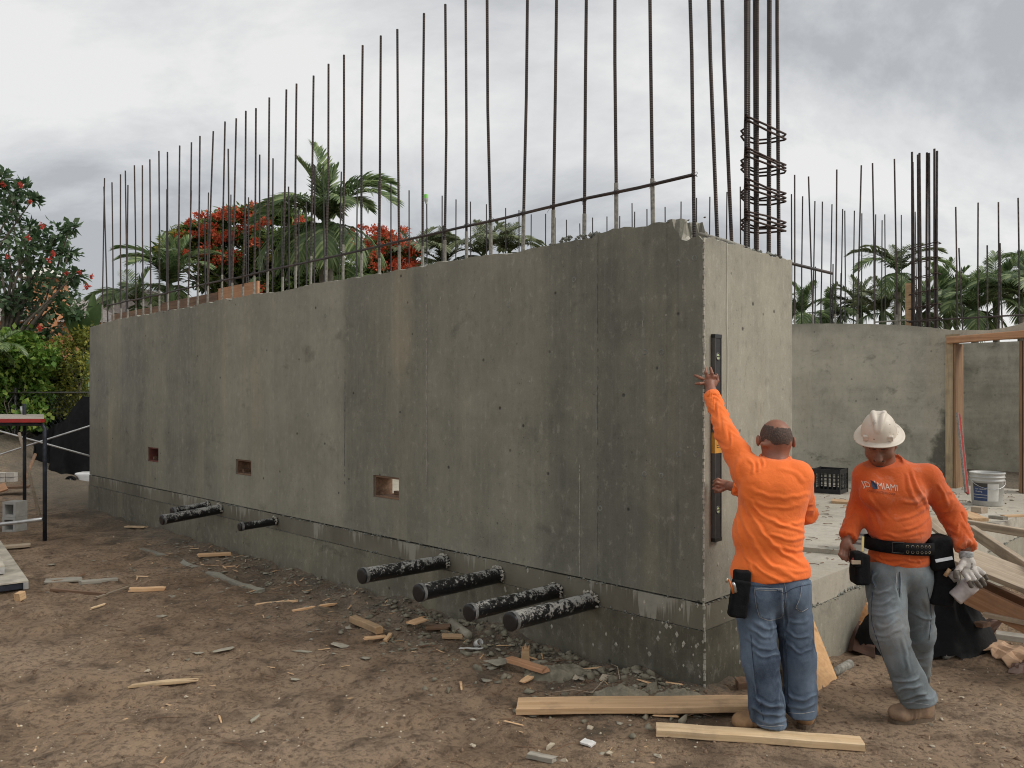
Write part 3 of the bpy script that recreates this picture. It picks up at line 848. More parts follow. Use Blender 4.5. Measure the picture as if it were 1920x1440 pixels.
# ================================================================== SLAB AND INNER WALLS
slab = empty('floor_slab', S2W(0, 1.2, 0), ROT)
slab['kind'] = 'structure'
o_ = (0, 1.2)
def sl(name, poly, z0, z1, m):
    b = MB().prism([(x - o_[0], y - o_[1]) for x, y in poly], z0, z1)
    return b.build(name, M[m], slab)
sl('slab_near', [(-10.4, 0.30), (-0.30, 0.30), (-0.30, 1.19), (0.018, 1.19), (0.018, 0.74), (0.235, 0.74), (0.235, 3.0), (-10.4, 3.0)], LIFT, 0.548, 'conc_slab')
sl('slab_far', [(-10.4, 3.003), (0.56, 3.003), (0.56, 7.4), (-10.4, 7.4)], LIFT, 0.585, 'conc_slab')
sl('slab_step', [(-3.0, 1.95), (-0.3, 1.86), (0.11, 1.98), (0.15, 3.0), (-3.0, 3.0)], 0.549, 0.584, 'conc_slab')
sl('foundation_near', [(-10.4, 0.30), (-0.30, 0.30), (-0.30, 1.18), (0.020, 1.18), (0.020, 0.73), (0.243, 0.73), (0.243, 3.0), (-10.4, 3.0)], -0.4, LIFT - .004, 'conc_edge')
sl('foundation_far', [(-10.4, 3.003), (0.57, 3.003), (0.57, 7.4), (-10.4, 7.4)], -0.4, LIFT - .004, 'conc_edge')
mb = MB()
for i in range(200):
    y = random.uniform(.75, 3.0); crumb(mb, (0.236, y - 1.2, LIFT + random.uniform(-.012, .012) + 0.012 * math.sin(y * 9)), random.uniform(.005, .016))
for i in range(150):
    y = random.uniform(3.0, 7.4); crumb(mb, (0.562, y - 1.2, LIFT + random.uniform(-.012, .012)), random.uniform(.005, .016))
tag(mb.build('joint_crumbs', M['mortar_dark'], slab), kind='stuff')
yard = MB().prism([tuple(S2W(x, y)[:2]) for x, y in ((-10.4, 7.402), (2.8, 7.402), (2.8, 14), (-10.4, 14))], -0.3, 0.56).build('raised_ground', M['dirt'])
tag(yard, kind='structure')

# rear wall with the doorway
def rear_top(x, y=0):
    # x is site x; higher on the left, sagging towards the door, rising again past it
    px = [-12, -2.9, -2.0, -1.2, -0.62, -0.2, 0.1, 0.35]
    pz = [2.83, 2.81, 2.765, 2.70, 2.60, 2.575, 2.62, 2.73]
    return float(np.interp(x, px, pz)) + 0.012 * float(fbm(x * 5, y * 3, 0.7, 3))
RY = 7.0
rear = empty('concrete_wall', S2W(-3, RY, 0.56), ROT)
tag(rear, 'paler mottled concrete wall with the timber doorway, standing behind both workers', 'wall')
ro = (-3, RY, 0.56)
xs = np.arange(-7.0, 0.30, 0.06)
dx0, dx1 = -0.60, 0.165
hl = [(dx0 - ro[0], dx1 - ro[0], -0.02, 1.90)]
def rt(x, y): return rear_top(x + ro[0], y) - 0.56
link('wall_body', wall_mesh('wall_body', xs - ro[0], rt, -0.02, hl, 0, 0.22), M['conc_rear'], rear)
fr = empty('door_frame'); fr.parent = rear
b = MB().box((dx0 - ro[0] + .002, -0.055, 0.0), (dx0 - ro[0] + .040, 0.25, 1.86), .004); b.build('jamb', M['post_brown'], fr)
b = MB().box((dx0 - ro[0] - .085, -0.062, 0.0), (dx0 - ro[0] - .001, -0.004, 1.90), .004); b.build('casing', M['post_pale'], fr)
b = MB().box((dx1 - ro[0] - .040, -0.055, 0.0), (dx1 - ro[0] - .002, 0.25, 1.86), .004); b.build('jamb', M['post_brown'], fr)
b = MB().box((dx1 - ro[0] + .001, -0.062, 0.0), (dx1 - ro[0] + .085, -0.004, 1.90), .004); b.build('casing', M['post_brown'], fr)
MB().bar((dx0 - ro[0] - .06, -0.05, 1.905), (dx1 - ro[0] + .1, -0.05, 1.945), .12, .088).build('header', M['pine_red'], fr)
MB().box((dx0 - ro[0] - .10, -0.005, 1.95), (dx0 - ro[0] + .06, 0.05, 1.985), .004).build('shim', M['post_pale'], fr)
st = MB().box((-1.28 - ro[0], 0.26, 1.4), (-1.20 - ro[0], 0.30, 2.72), .004).build('upright_board', M['pine'], rear)
# rebar of the rear wall
for (bx, tx, ty) in ((1490,1490,328),(1525,1516,331),(1566,1569,318),(1607,1615,310),(1640,1636,306),(1682,1677,298)):
    x, d = px_on_line(bx, y=RY + .1); rod(rear, ro, S2W(x, RY + .1, rear_top(x) - .1), W(tx, ty, d), .0115, .24, 6)
for (bx, tx, ty) in ((1795,1792,388),(1834,1834,380),(1873,1872,379),(1911,1909,371),(1806,1798,465),(1851,1851,460),(1880,1875,456)):
    x, d = px_on_line(bx, y=RY + .1); rod(rear, ro, S2W(x, RY + .1, rear_top(x) - .1), W(tx, ty, d), .0105, 0, 6)
cr2 = []
for (bx, tx, ty) in ((1710,1710,285),(1714,1711,304),(1724,1721,290),(1727,1724,287),(1738,1738,286),(1742,1742,287),(1753,1752,279),(1757,1757,283)):
    x, d = px_on_line(bx, y=RY + (.06 if bx % 2 else .16)); cr2.append((S2W(x, RY + (.06 if bx % 2 else .16), rear_top(x) - .1), W(tx, ty, d)))
xa, _ = px_on_line(1708, y=RY + .1); xb, _ = px_on_line(1760, y=RY + .1)
t2 = []
for py in (462, 489, 519, 548, 575, 600):
    z = EYE - (py - HY) / FPX * 10.6 - 0.56
    t2.append([(xa - ro[0], .04, z - .03), (xb - ro[0], .04, z + .02), (xb - ro[0], .2, z + .02), (xa - ro[0], .2, z - .02), (xa - ro[0] - .01, .05, z - .035)])
cage(rear, ro, cr2, t2, .0145, .007, M['rebar_rust'])
z_ = EYE - (600 - HY) / FPX * 10.0
MB().tube([W2S(W(1700, 603, px_on_line(1700, y=RY)[1]), ro), W2S(W(1800, 597, px_on_line(1800, y=RY)[1]), ro), W2S(W(1925, 590, px_on_line(1925, y=RY)[1]), ro)], .011, 6).build('tie_bar', M['rebar'], rear, True)
MB().tube([W2S(W(1640, 604, px_on_line(1640, y=RY)[1]), ro), W2S(W(1700, 600, px_on_line(1700, y=RY)[1]), ro)], .011, 6).build('tie_bar', M['cement_coat'], rear, True)
# inner walls: mostly hidden, their rebar shows above the front wall
def inner(x0, y0, x1, y1, zt, label, rodlist, fixed, coat, m='conc_rear2'):
    e = empty('concrete_wall', S2W(x0, y0, 0.56), ROT); tag(e, label, 'wall')
    v = Vector((x1 - x0, y1 - y0, 0)); n = Vector((-v.y, v.x, 0)).normalized() * .1
    b = MB(); b.add([tuple(p) for p in (-n, v - n, v + n, n)] + [(p.x, p.y, zt - .56) for p in (-n, v - n, v + n, n)], [(3,2,1,0),(4,5,6,7),(0,1,5,4),(1,2,6,5),(2,3,7,6),(3,0,4,7)])
    b.build('wall_body', M[m], e)
    for (bx, tx, ty) in rodlist:
        if fixed[0] == 'x': s_, d = px_on_line(bx, x=fixed[1]); P_ = S2W(fixed[1], s_, zt - .05)
        else: s_, d = px_on_line(bx, y=fixed[1]); P_ = S2W(s_, fixed[1], zt - .05)
        rod(e, (x0, y0, 0.56), P_, W(tx, ty, d), .0105, coat, 5, M['rebar_far'])
inner(-7.2, 0.4, -7.2, 7.3, 2.7, 'inner concrete wall showing only its rebar above the front wall, beside the tall palm',
      [(430,428,279),(486,487,290),(511,512,297),(541,541,350),(574,574,379),(588,590,310),(610,606,307),(634,640,322),(668,670,331),(712,710,340),(733,733,344),(767,767,357),(801,800,372),(829,829,367),(856,855,374),(882,882,378),(912,912,383),(948,948,390),(973,973,394),(996,996,402),(1023,1023,401),(1041,1041,408),(1062,1062,412)], ('x', -7.2), 0)
inner(-7.0, 7.25, -7.1 + 3.9, 7.25, 2.7, 'far inner concrete wall showing only a row of short rebar tops near the corner pier',
      [(1090,1087,419),(1111,1111,408),(1138,1138,406),(1162,1162,405),(1185,1185,381),(1190,1190,397),(1213,1213,392),(1247,1247,388),(1277,1277,378),(1305,1306,371),(1330,1331,369),(1362,1363,360),(1388,1388,350)], ('y', 7.25), 0)
inner(-10.4, 0.4, -10.4, 7.0, 2.7, 'end concrete wall behind the far left end, showing only thin rebar tops',
      [(203,195,350),(236,240,347),(312,313,355),(352,359,357),(388,391,361),(431,433,365),(464,466,370),(500,501,373),(386,384,410),(528,528,385),(560,560,392),(462,461,420)], ('x', -10.4), 0)
inner(-3.0, 7.6, -3.0, 11.6, 2.7, 'inner concrete wall hidden behind the rear wall, its thin rebar rising over it',
      [(1484,1484,364),(1503,1505,368),(1523,1528,377),(1538,1542,378),(1556,1560,383),(1575,1580,392),(1584,1584,395),(1600,1602,395),(1614,1616,400),(1640,1642,402),(1653,1654,413),(1660,1659,402),(1691,1690,403),(1720,1716,397),(1527,1529,500),(1562,1562,495),(1576,1577,512)], ('x', -3.0), 0)
inner(-2.8, 10.3, 3.2, 10.3, 2.6, 'stained concrete wall seen through the timber doorway', [], ('x', 0), 0)
# ================================================================== PEOPLE
# A figure is a signed distance field of tapered limbs, polygonised with surface nets; clothes are their own skins over it.
class Field:
    def __init__(s): s.p = []
    def cone(s, a, b, ra, rb, k=0.03): s.p.append(('c', np.array(a, float), np.array(b, float), ra, rb, k)); return s
    def ell(s, c, r, k=0.03, rot=None): s.p.append(('e', np.array(c, float), np.array(r, float), rot, 0, k)); return s
    def box(s, c, r, k=0.02, rot=None, rad=0.01): s.p.append(('b', np.array(c, float), np.array(r, float), rot, rad, k)); return s
    def sub(s, c, r, k=0.02, rot=None): s.p.append(('s', np.array(c, float), np.array(r, float), rot, 0, k)); return s
    def chain(s, pts, rad, k=0.02):
        for i in range(len(pts) - 1): s.cone(pts[i], pts[i+1], rad[i], rad[i+1], k)
        return s
    def bounds(s):
        lo = np.full(3, 1e9); hi = -lo
        for q in s.p:
            if q[0] == 's': continue
            if q[0] == 'c':
                m = max(q[3], q[4]); a = np.minimum(q[1], q[2]) - m; b = np.maximum(q[1], q[2]) + m
            else:
                m = np.max(q[2]) + q[4]; a = q[1] - m; b = q[1] + m
            lo = np.minimum(lo, a); hi = np.maximum(hi, b)
        return lo, hi
    def eval(s, P, q):
        if q[0] == 'c':
            ab = q[2] - q[1]; l = ab @ ab + 1e-12
            t = np.clip(((P - q[1]) @ ab) / l, 0, 1)
            return np.linalg.norm(P - q[1] - t[..., None] * ab, axis=-1) - (q[3] + (q[4] - q[3]) * t)
        D = P - q[1]
        if q[3] is not None: D = D @ q[3]
        if q[0] == 'b':
            w = np.abs(D) - q[2]
            return np.linalg.norm(np.maximum(w, 0), axis=-1) + np.minimum(w.max(-1), 0) - q[4]
        a = np.linalg.norm(D / q[2], axis=-1); b = np.linalg.norm(D / (q[2] ** 2), axis=-1)
        return a * (a - 1) / np.maximum(b, 1e-6)
    def mesh(s, res, box=None, clip=None, off=0.0):
        lo, hi = s.bounds()
        if box is not None: lo = np.maximum(lo, box[0]); hi = np.minimum(hi, box[1])
        pad = res * 2.5 + abs(off)
        lo = lo - pad; hi = hi + pad
        n = np.ceil((hi - lo) / res).astype(int) + 1
        Fd = np.full(n, 0.2, dtype=np.float32)
        ax = [lo[i] + res * np.arange(n[i]) for i in range(3)]
        for q in s.p:
            if q[0] == 'c':
                m = max(q[3], q[4]); a = np.minimum(q[1], q[2]) - m; b = np.maximum(q[1], q[2]) + m
            else:
                m = np.max(q[2]) + q[4]; a = q[1] - m; b = q[1] + m
            g = q[5] + 0.03 + res * 2
            i0 = np.clip(np.floor((a - g - lo) / res).astype(int), 0, n); i1 = np.clip(np.ceil((b + g - lo) / res).astype(int) + 1, 0, n)
            if np.any(i1 <= i0): continue
            sl_ = tuple(slice(i0[k], i1[k]) for k in range(3))
            P = np.stack(np.meshgrid(*[ax[k][sl_[k]] for k in range(3)], indexing='ij'), -1)
            d = s.eval(P, q); k = q[5]; cur = Fd[sl_]
            if q[0] == 's':
                h = np.clip(0.5 - 0.5 * (cur + d) / k, 0, 1)
                Fd[sl_] = cur * (1 - h) + (-d) * h + k * h * (1 - h)
            else:
                h = np.clip(0.5 + 0.5 * (cur - d) / k, 0, 1)
                Fd[sl_] = cur * (1 - h) + d * h - k * h * (1 - h)
        Fd -= off
        if clip is not None or box is not None:
            P = np.stack(np.meshgrid(*ax, indexing='ij'), -1)
            if clip is not None: Fd = np.maximum(Fd, clip(P))
        return nets(Fd, lo, res)
def nets(Fd, lo, res):
    sg = Fd < 0
    n = np.array(Fd.shape)
    c = sg[:-1,:-1,:-1].astype(np.int8)
    tot = np.zeros(n - 1, dtype=np.int8)
    corners = [(i, j, k) for i in (0, 1) for j in (0, 1) for k in (0, 1)]
    def cs(A, o): return A[o[0]:n[0]-1+o[0], o[1]:n[1]-1+o[1], o[2]:n[2]-1+o[2]]
    for o in corners: tot += cs(sg, o)
    act = (tot > 0) & (tot < 8)
    ids = np.full(act.shape, -1, dtype=np.int64)
    I = np.argwhere(act); ids[act] = np.arange(len(I))
    vals = np.stack([Fd[I[:,0]+o[0], I[:,1]+o[1], I[:,2]+o[2]] for o in corners], 1)
    acc = np.zeros((len(I), 3)); cnt = np.zeros(len(I))
    for a in range(8):
        for b in range(a + 1, 8):
            oa, ob = np.array(corners[a]), np.array(corners[b])
            if np.abs(oa - ob).sum() != 1: continue
            va, vb = vals[:, a], vals[:, b]
            m = (va < 0) != (vb < 0)
            t = np.where(m, va / np.where(m, va - vb, 1), 0)
            acc += np.where(m[:, None], oa + (ob - oa) * t[:, None], 0); cnt += m
    V = lo + res * (I + acc / cnt[:, None])
    Q = []
    for axis_ in range(3):
        u, w = (axis_ + 1) % 3, (axis_ + 2) % 3
        s0 = [slice(None)] * 3; s1 = [slice(None)] * 3
        s0[axis_] = slice(0, -1); s1[axis_] = slice(1, None)
        cr = sg[tuple(s0)] != sg[tuple(s1)]
        E = np.argwhere(cr)
        E = E[(E[:, u] > 0) & (E[:, w] > 0) & (E[:, u] < n[u] - 1) & (E[:, w] < n[w] - 1)]
        if len(E) == 0: continue
        du = np.zeros(3, int); dw = np.zeros(3, int); du[u] = 1; dw[w] = 1
        q = np.stack([ids[tuple((E - du - dw).T)], ids[tuple((E - dw).T)], ids[tuple(E.T)], ids[tuple((E - du).T)]], 1)
        flip = ~sg[tuple(E.T)]
        q[flip] = q[flip][:, ::-1]
        Q.append(q)
    Q = np.concatenate(Q)
    Q = Q[(Q >= 0).all(1)]
    return V, Q
def vnormals(V, Q):
    a = V[Q[:, 2]] - V[Q[:, 0]]; b = V[Q[:, 3]] - V[Q[:, 1]]
    fn = np.cross(a, b); N = np.zeros_like(V)
    for k in range(4): np.add.at(N, Q[:, k], fn)
    return N / (np.linalg.norm(N, axis=1)[:, None] + 1e-12)
def relax(V, Q, it=2, lam=0.5):
    e = np.concatenate([Q[:, [0, 1]], Q[:, [1, 2]], Q[:, [2, 3]], Q[:, [3, 0]]])
    e = np.concatenate([e, e[:, ::-1]])
    for _ in range(it):
        S = np.zeros_like(V); c = np.zeros(len(V))
        np.add.at(S, e[:, 0], V[e[:, 1]]); np.add.at(c, e[:, 0], 1)
        V = V + lam * (S / np.maximum(c, 1)[:, None] - V)
    return V
def join(parts):
    vs_, qs = [], []; b = 0
    for V, Q in parts: vs_.append(V); qs.append(Q + b); b += len(V)
    return np.concatenate(vs_), np.concatenate(qs)
def ring_folds(V, bones, amp, freq, seed, warp=1.6):
    """folds running round a limb; bones: (a, b, amplitude at a, amplitude at b)"""
    best = np.full(len(V), 1e9); out = np.zeros(len(V)); s0 = 0.0
    for (a, b, fa, fb) in bones:
        a, b = np.array(a, float), np.array(b, float); ab = b - a; L = np.linalg.norm(ab); t = (V - a) @ ab / (L * L)
        tc = np.clip(t, 0, 1); D = V - a - tc[:, None] * ab; d = np.linalg.norm(D, axis=1)
        ang = D / (d[:, None] + 1e-9)
        sl_ = s0 + t * L
        n = vnoise(sl_ * freq + warp * vnoise(ang[:, 0] * 1.3 + seed, ang[:, 1] * 1.3, ang[:, 2] * 1.3 + sl_ * 3), ang[:, 0] * 0.9 + seed, ang[:, 2] * 0.9 + ang[:, 1] * 0.5)
        r = 1 - np.abs(n) * 2.2
        w = fa + (fb - fa) * tc
        m = d < best
        out = np.where(m, r * w, out); best = np.where(m, d, best); s0 += L
    return out * amp
def proj(V):
    """column and row of points in the photograph, used to lay folds where the cloth shows them"""
    return CX + FPX * V[:, 0] / V[:, 1], HY - FPX * (V[:, 2] - EYE) / V[:, 1]
def spline(p, n=5):
    p = [np.array(q, float) for q in p]; p = [2 * p[0] - p[1]] + p + [2 * p[-1] - p[-2]]; o = []
    for i in range(1, len(p) - 2):
        for k in range(n):
            t = k / n; a, b, c, d = p[i-1], p[i], p[i+1], p[i+2]
            o.append(.5 * (2*b + (c-a)*t + (2*a-5*b+4*c-d)*t*t + (3*b-a-3*c+d)*t**3))
    return o + [p[-2]]
def line_folds(V, N, folds, facing, scale=1.0):
    """raised creases along polylines drawn on the side of the garment that faces the given way"""
    px, py = proj(V); out = np.zeros(len(V))
    px = px + 2.5 * vnoise(V[:, 0] * 30, V[:, 1] * 30, V[:, 2] * 30); py = py + 3.0 * vnoise(V[:, 0] * 26 + 7, V[:, 1] * 26, V[:, 2] * 26)
    fc = np.clip((N @ facing) * 2.0, 0, 1)
    for (pts, w, amp) in folds:
        pts = spline(pts)
        best = np.full(len(V), 1e9); bt = np.zeros(len(V)); sgn = np.zeros(len(V))
        n = len(pts) - 1
        for i in range(n):
            a = np.array(pts[i], float); b = np.array(pts[i+1], float); ab = b - a; l = ab @ ab
            t = np.clip(((px - a[0]) * ab[0] + (py - a[1]) * ab[1]) / l, 0, 1)
            qx, qy = px - a[0] - t * ab[0], py - a[1] - t * ab[1]
            d = np.hypot(qx, qy); m = d < best
            best = np.where(m, d, best); bt = np.where(m, (i + t) / n, bt)
        taper = np.clip(np.minimum(bt, 1 - bt) * 5, 0, 1) ** 0.6 * 0.85 + 0.15
        x = best / w
        out += amp * taper * (np.exp(-x * x) - 0.45 * np.exp(-((x - 1.7) / 0.8) ** 2)) * fc
    return out * scale
def garment(name, V, Q, mat, parent, org, smooth=True):
    return link(name, mesh_from(name, V - np.array(org), Q, smooth), mat, parent)

def skin_mat(name, c, dark):
    t = NT(name)
    col = t.mix(c, dark, t.ramp(t.noise(14, 4, 0.6), [(0.35, 0), (0.7, 1)]))
    t.bump(t.noise(160, 3, 0.6), 0.25, 0.002)
    return t.fin(col, 0.48, 0, 0.4, **{'Subsurface Weight': 0.05})
def cloth_mat(name, c, c2, rough=0.85, sc=3.0, weave=700, dust=None, dustcol=(0.5, 0.45, 0.4), bumps=0.38):
    t = NT(name)
    col = t.mix(c, c2, t.ramp(t.noise(sc, 5, 0.6), [(0.35, 0), (0.68, 1)]))
    if dust:
        col = t.mix(col, dustcol, t.math('MULTIPLY', t.ramp(t.noise(9, 6, 0.7, dist=0.6), [(0.54, 0), (0.68, 1)]), dust))
    h = t.math('ADD', t.math('MULTIPLY', t.noise(26, 4, 0.55, dist=0.8), 1.0), t.math('MULTIPLY', t.noise(weave, 2), 0.15))
    t.bump(h, bumps, 0.012)
    return t.fin(col, rough, 0, 0.25, **{'Sheen Weight': 0.15})
def denim(name, c, worn, wash=0.6, dirt=0.0):
    t = NT(name)
    f = t.ramp(t.noise(5.0, 5, 0.6, t.mapv((1, 1, 0.7))), [(0.36, 0), (0.70, 1)])
    col = t.mix(c, worn, t.math('MULTIPLY', f, wash))
    geo = t.n('ShaderNodeNewGeometry').outputs['Pointiness']
    col = t.mix(col, worn, t.math('MULTIPLY', t.ramp(geo, [(0.50, 0), (0.56, 1)]), 0.6))
    tw = t.noise(1.0, 2, 0.5, t.mapv((600, 600, 220), rot=(0, 0.6, 0)))
    col = t.mix(col, (0.5, 0.5, 0.5), t.math('MULTIPLY', t.ramp(tw, [(0.5, 0), (0.75, 1)]), 0.10))
    if dirt: col = t.mix(col, (0.20, 0.155, 0.11), t.math('MULTIPLY', t.ramp(t.noise(4, 6, 0.65), [(0.48, 0), (0.66, 1)]), dirt))
    t.bump(t.math('ADD', t.noise(30, 4, 0.55, dist=0.6), t.math('MULTIPLY', tw, 0.3)), 0.3, 0.008)
    return t.fin(col, 0.9, 0, 0.2)
M['skin1'] = skin_mat('skin_a', (0.30, 0.135, 0.085), (0.22, 0.095, 0.062))
M['skin2'] = skin_mat('skin_b', (0.25, 0.125, 0.080), (0.18, 0.088, 0.058))
M['orange1'] = cloth_mat('orange_jersey', (0.90, 0.175, 0.030), (0.96, 0.215, 0.045), 0.8, 2.0)
M['orange2'] = cloth_mat('orange_jersey_dusty', (0.54, 0.096, 0.020), (0.66, 0.132, 0.030), 0.85, 3.0, dust=0.20, dustcol=(0.66, 0.46, 0.36))  # orange darkened to paint in shade on the shirt front; the dust is real
M['jeans1'] = denim('blue_denim', (0.030, 0.045, 0.074), (0.165, 0.220, 0.295), 0.85)
M['jeans2'] = denim('grey_blue_denim', (0.105, 0.120, 0.125), (0.265, 0.310, 0.335), 0.85, 0.45)
M['boot'] = plain('tan_boot_leather', (0.27, 0.155, 0.075), 0.7, 0, 0.35, 14, 0.4, 70)
M['boot_dirty'] = plain('muddy_boot_leather', (0.25, 0.165, 0.105), 0.85, 0, 0.45, 12, 0.5, 60)
M['sole'] = plain('boot_sole', (0.115, 0.082, 0.055), 0.9, 0, 0.4, 20, 0.4)
def hair_mat():
    t = NT('short_dark_hair')
    c = t.mix((0.060, 0.040, 0.032), (0.18, 0.100, 0.070), t.ramp(t.noise(170, 4, 0.75), [(0.48, 0), (0.70, 1)]))
    c = t.mix(c, (0.10, 0.062, 0.046), t.math('MULTIPLY', t.ramp(t.noise(16, 4, 0.6), [(0.50, 0), (0.68, 1)]), 0.6))
    t.bump(t.noise(260, 3, 0.7), 0.6, 0.004)
    return t.fin(c, 0.8)
M['hair'] = hair_mat()
M['black_fabric'] = plain('black_nylon', (0.0065, 0.0065, 0.0075), 0.9, 0, 0.5, 25, 0.6, 120, 0.2)
M['steel'] = plain('bright_steel', (0.55, 0.55, 0.55), 0.35, 0.9, 0.2, 20)
M['brass'] = plain('brass_eyelet', (0.45, 0.40, 0.30), 0.4, 0.8, 0.2, 20)

def finger(F, pts, r0, r1, k=0.006):
    n = len(pts); F.chain(pts, [r0 + (r1 - r0) * i / (n - 1) for i in range(n)], k)

# ---------------------------------------------------------------- worker with his back to the camera
o1 = W(1452, 1372, 4.24); o1[2] = 0.0
p1 = empty('person', o1); tag(p1, 'bald man in bright orange shirt and blue jeans holding a level against the corner', 'person')
BACK = np.array([0, -1.0, 0.1])
sh_l, el_l, wr_l = W(1401, 884, 4.33), W(1361, 814, 4.52), W(1335, 742, 4.72)
sh_r, el_r, wr_r = W(1494, 894, 4.29), W(1509, 962, 4.53), W(1378, 913, 4.725)
T = Field()
T.ell(W(1450, 930, 4.31), (.188, .128, .20), .05).ell(W(1440, 1000, 4.31), (.190, .150, .20), .05).ell(W(1444, 1072, 4.30), (.212, .158, .15), .05)
T.cone(sh_l, sh_r, .078, .082, .05).cone(W(1455, 868, 4.345), W(1450, 915, 4.31), .066, .125, .05)
T.ell(W(1478, 925, 4.235), (.085, .05, .10), .05).ell(W(1420, 920, 4.245), (.085, .05, .10), .05)
T.chain([sh_l, sh_l * .5 + el_l * .5, el_l, wr_l], [.080, .068, .056, .041], .035)
T.chain([sh_r, el_r, wr_r], [.080, .060, .043], .035)
def clip1(P):
    z = P[..., 2]; y = P[..., 1]; x = P[..., 0]
    hem = (W(1444, 1083, 4.29)[2] + 0.016 * np.sin((x - 1.36) * 9)) - z - 0.06 * (x - 1.35) * 0.5
    neck = z - (W(1455, 858, 4.33)[2] + 0.25 * (y - 4.30) - 0.0)
    nr = np.hypot(x - W(1454, 0, 4.345)[0], y - 4.35) - 0.10
    neck = np.where(nr < 0, neck, -1.0)
    d = np.array(wr_l) - np.array(el_l); d /= np.linalg.norm(d); c1 = (P - wr_l) @ d - 0.012
    c1 = np.where((x < 1.30) & (z > 1.6), c1, -1)
    d = np.array(wr_r) - np.array(el_r); d /= np.linalg.norm(d); c2 = (P - wr_r) @ d - 0.005
    c2 = np.where((y > 4.5) & (z < 1.5) & (x < 1.42), c2, -1)
    return np.maximum(np.maximum(hem, neck), np.maximum(c1, c2))
V, Q = T.mesh(0.0065, clip=clip1)
V = relax(V, Q, 2, 0.4)
N = vnormals(V, Q)
f1 = [([(1392, 925), (1420, 985), (1465, 1035), (1520, 1062)], 5, .011), ([(1383, 940), (1405, 1000), (1440, 1055), (1495, 1085)], 5, .011),
      ([(1398, 930), (1430, 965), (1480, 990), (1512, 998)], 4, .009), ([(1378, 960), (1392, 1020), (1412, 1078)], 4, .008),
      ([(1405, 915), (1440, 930), (1490, 932), (1520, 925)], 5, .006), ([(1410, 940), (1450, 952), (1500, 948)], 4, .006),
      ([(1420, 970), (1470, 985), (1510, 978)], 4, .006), ([(1440, 1000), (1480, 1012), (1513, 1008)], 4, .008), ([(1450, 1022), (1490, 1032), (1517, 1026)], 4, .007),
      ([(1400, 1048), (1440, 1078), (1470, 1090)], 4, .007), ([(1455, 1062), (1490, 1072), (1520, 1068)], 4, .006),
      ([(1418, 862), (1424, 875), (1420, 884)], 3, .009), ([(1428, 858), (1432, 870), (1426, 880)], 3, .007), ([(1400, 858), (1412, 872), (1412, 890)], 4, .007),
      ([(1385, 860), (1380, 885), (1388, 905)], 5, .008), ([(1460, 880), (1490, 888), (1510, 905)], 5, .005)]
disp = line_folds(V, N, [(a, w * .8, b * .72) for a, w, b in f1], BACK)
disp += ring_folds(V, [(sh_l, el_l, .3, .9), (el_l, wr_l, .8, 1.5)], .006, 20, 3.1) * (V[:, 2] > 1.46) * (V[:, 0] < 1.32)
disp += ring_folds(V, [(sh_r, el_r, .5, 1.0), (el_r, wr_r, 1.0, 1.2)], .006, 20, 7.7) * (V[:, 1] > 4.36) * (V[:, 2] < 1.36) * (V[:, 0] > 1.30)
disp += 0.0045 * fbm(V[:, 0] * 9 + V[:, 2] * 5, V[:, 1] * 8, V[:, 2] * 13 - V[:, 0] * 6, 3)
V = V + N * disp[:, None]
garment('shirt', V, Q, M['orange1'], p1, o1)
shirt1 = (V, Q)
# raised neckband and cuff
nb = []
for a in np.linspace(0, 2 * math.pi, 33):
    c = W(1454, 859, 4.345); nb.append(tuple(c - o1 + np.array([.078 * math.cos(a), .078 * math.sin(a), .22 * .078 * math.sin(a) + .002])))
MB().tube(nb, .0085, 8, cap=False).build('neckband', M['orange1'], p1, True)
dcf = (wr_l - el_l) / np.linalg.norm(wr_l - el_l)
MB().tube([tuple(wr_l - o1 - dcf * .028), tuple(wr_l - o1 - dcf * .014), tuple(wr_l - o1 + dcf * .012), tuple(wr_l - o1 + dcf * .014)], [.047, .0475, .0455, .040], 18).build('cuff', M['orange1'], p1, True)
# jeans
J = Field()
hl_, kl_, al_ = W(1412, 1112, 4.27), W(1425, 1236, 4.245), W(1440, 1352, 4.225)
hr_, kr_, ar_ = W(1481, 1108, 4.30), W(1497, 1232, 4.285), W(1502, 1330, 4.275)
J.ell(W(1446, 1098, 4.30), (.196, .150, .15), .05).ell(W(1418, 1115, 4.24), (.09, .09, .11), .05).ell(W(1480, 1113, 4.25), (.085, .085, .11), .05)
J.chain([hl_, kl_, W(1436, 1312, 4.23), al_], [.108, .094, .084, .088], .03).chain([hr_, kr_, W(1501, 1302, 4.28), ar_], [.108, .086, .080, .086], .03)
def clipj(P):
    x, z = P[..., 0], P[..., 2]
    b = np.where(x < W(1471, 0, 4.25)[0], W(1440, 1357, 4.22)[2] - 0.10 * (x - 1.35) , W(1502, 1341, 4.26)[2] + .0)
    return np.maximum(b - z, z - W(1444, 1056, 4.29)[2])
V, Q = J.mesh(0.0065, clip=clipj)
V = relax(V, Q, 2, 0.4); N = vnormals(V, Q)
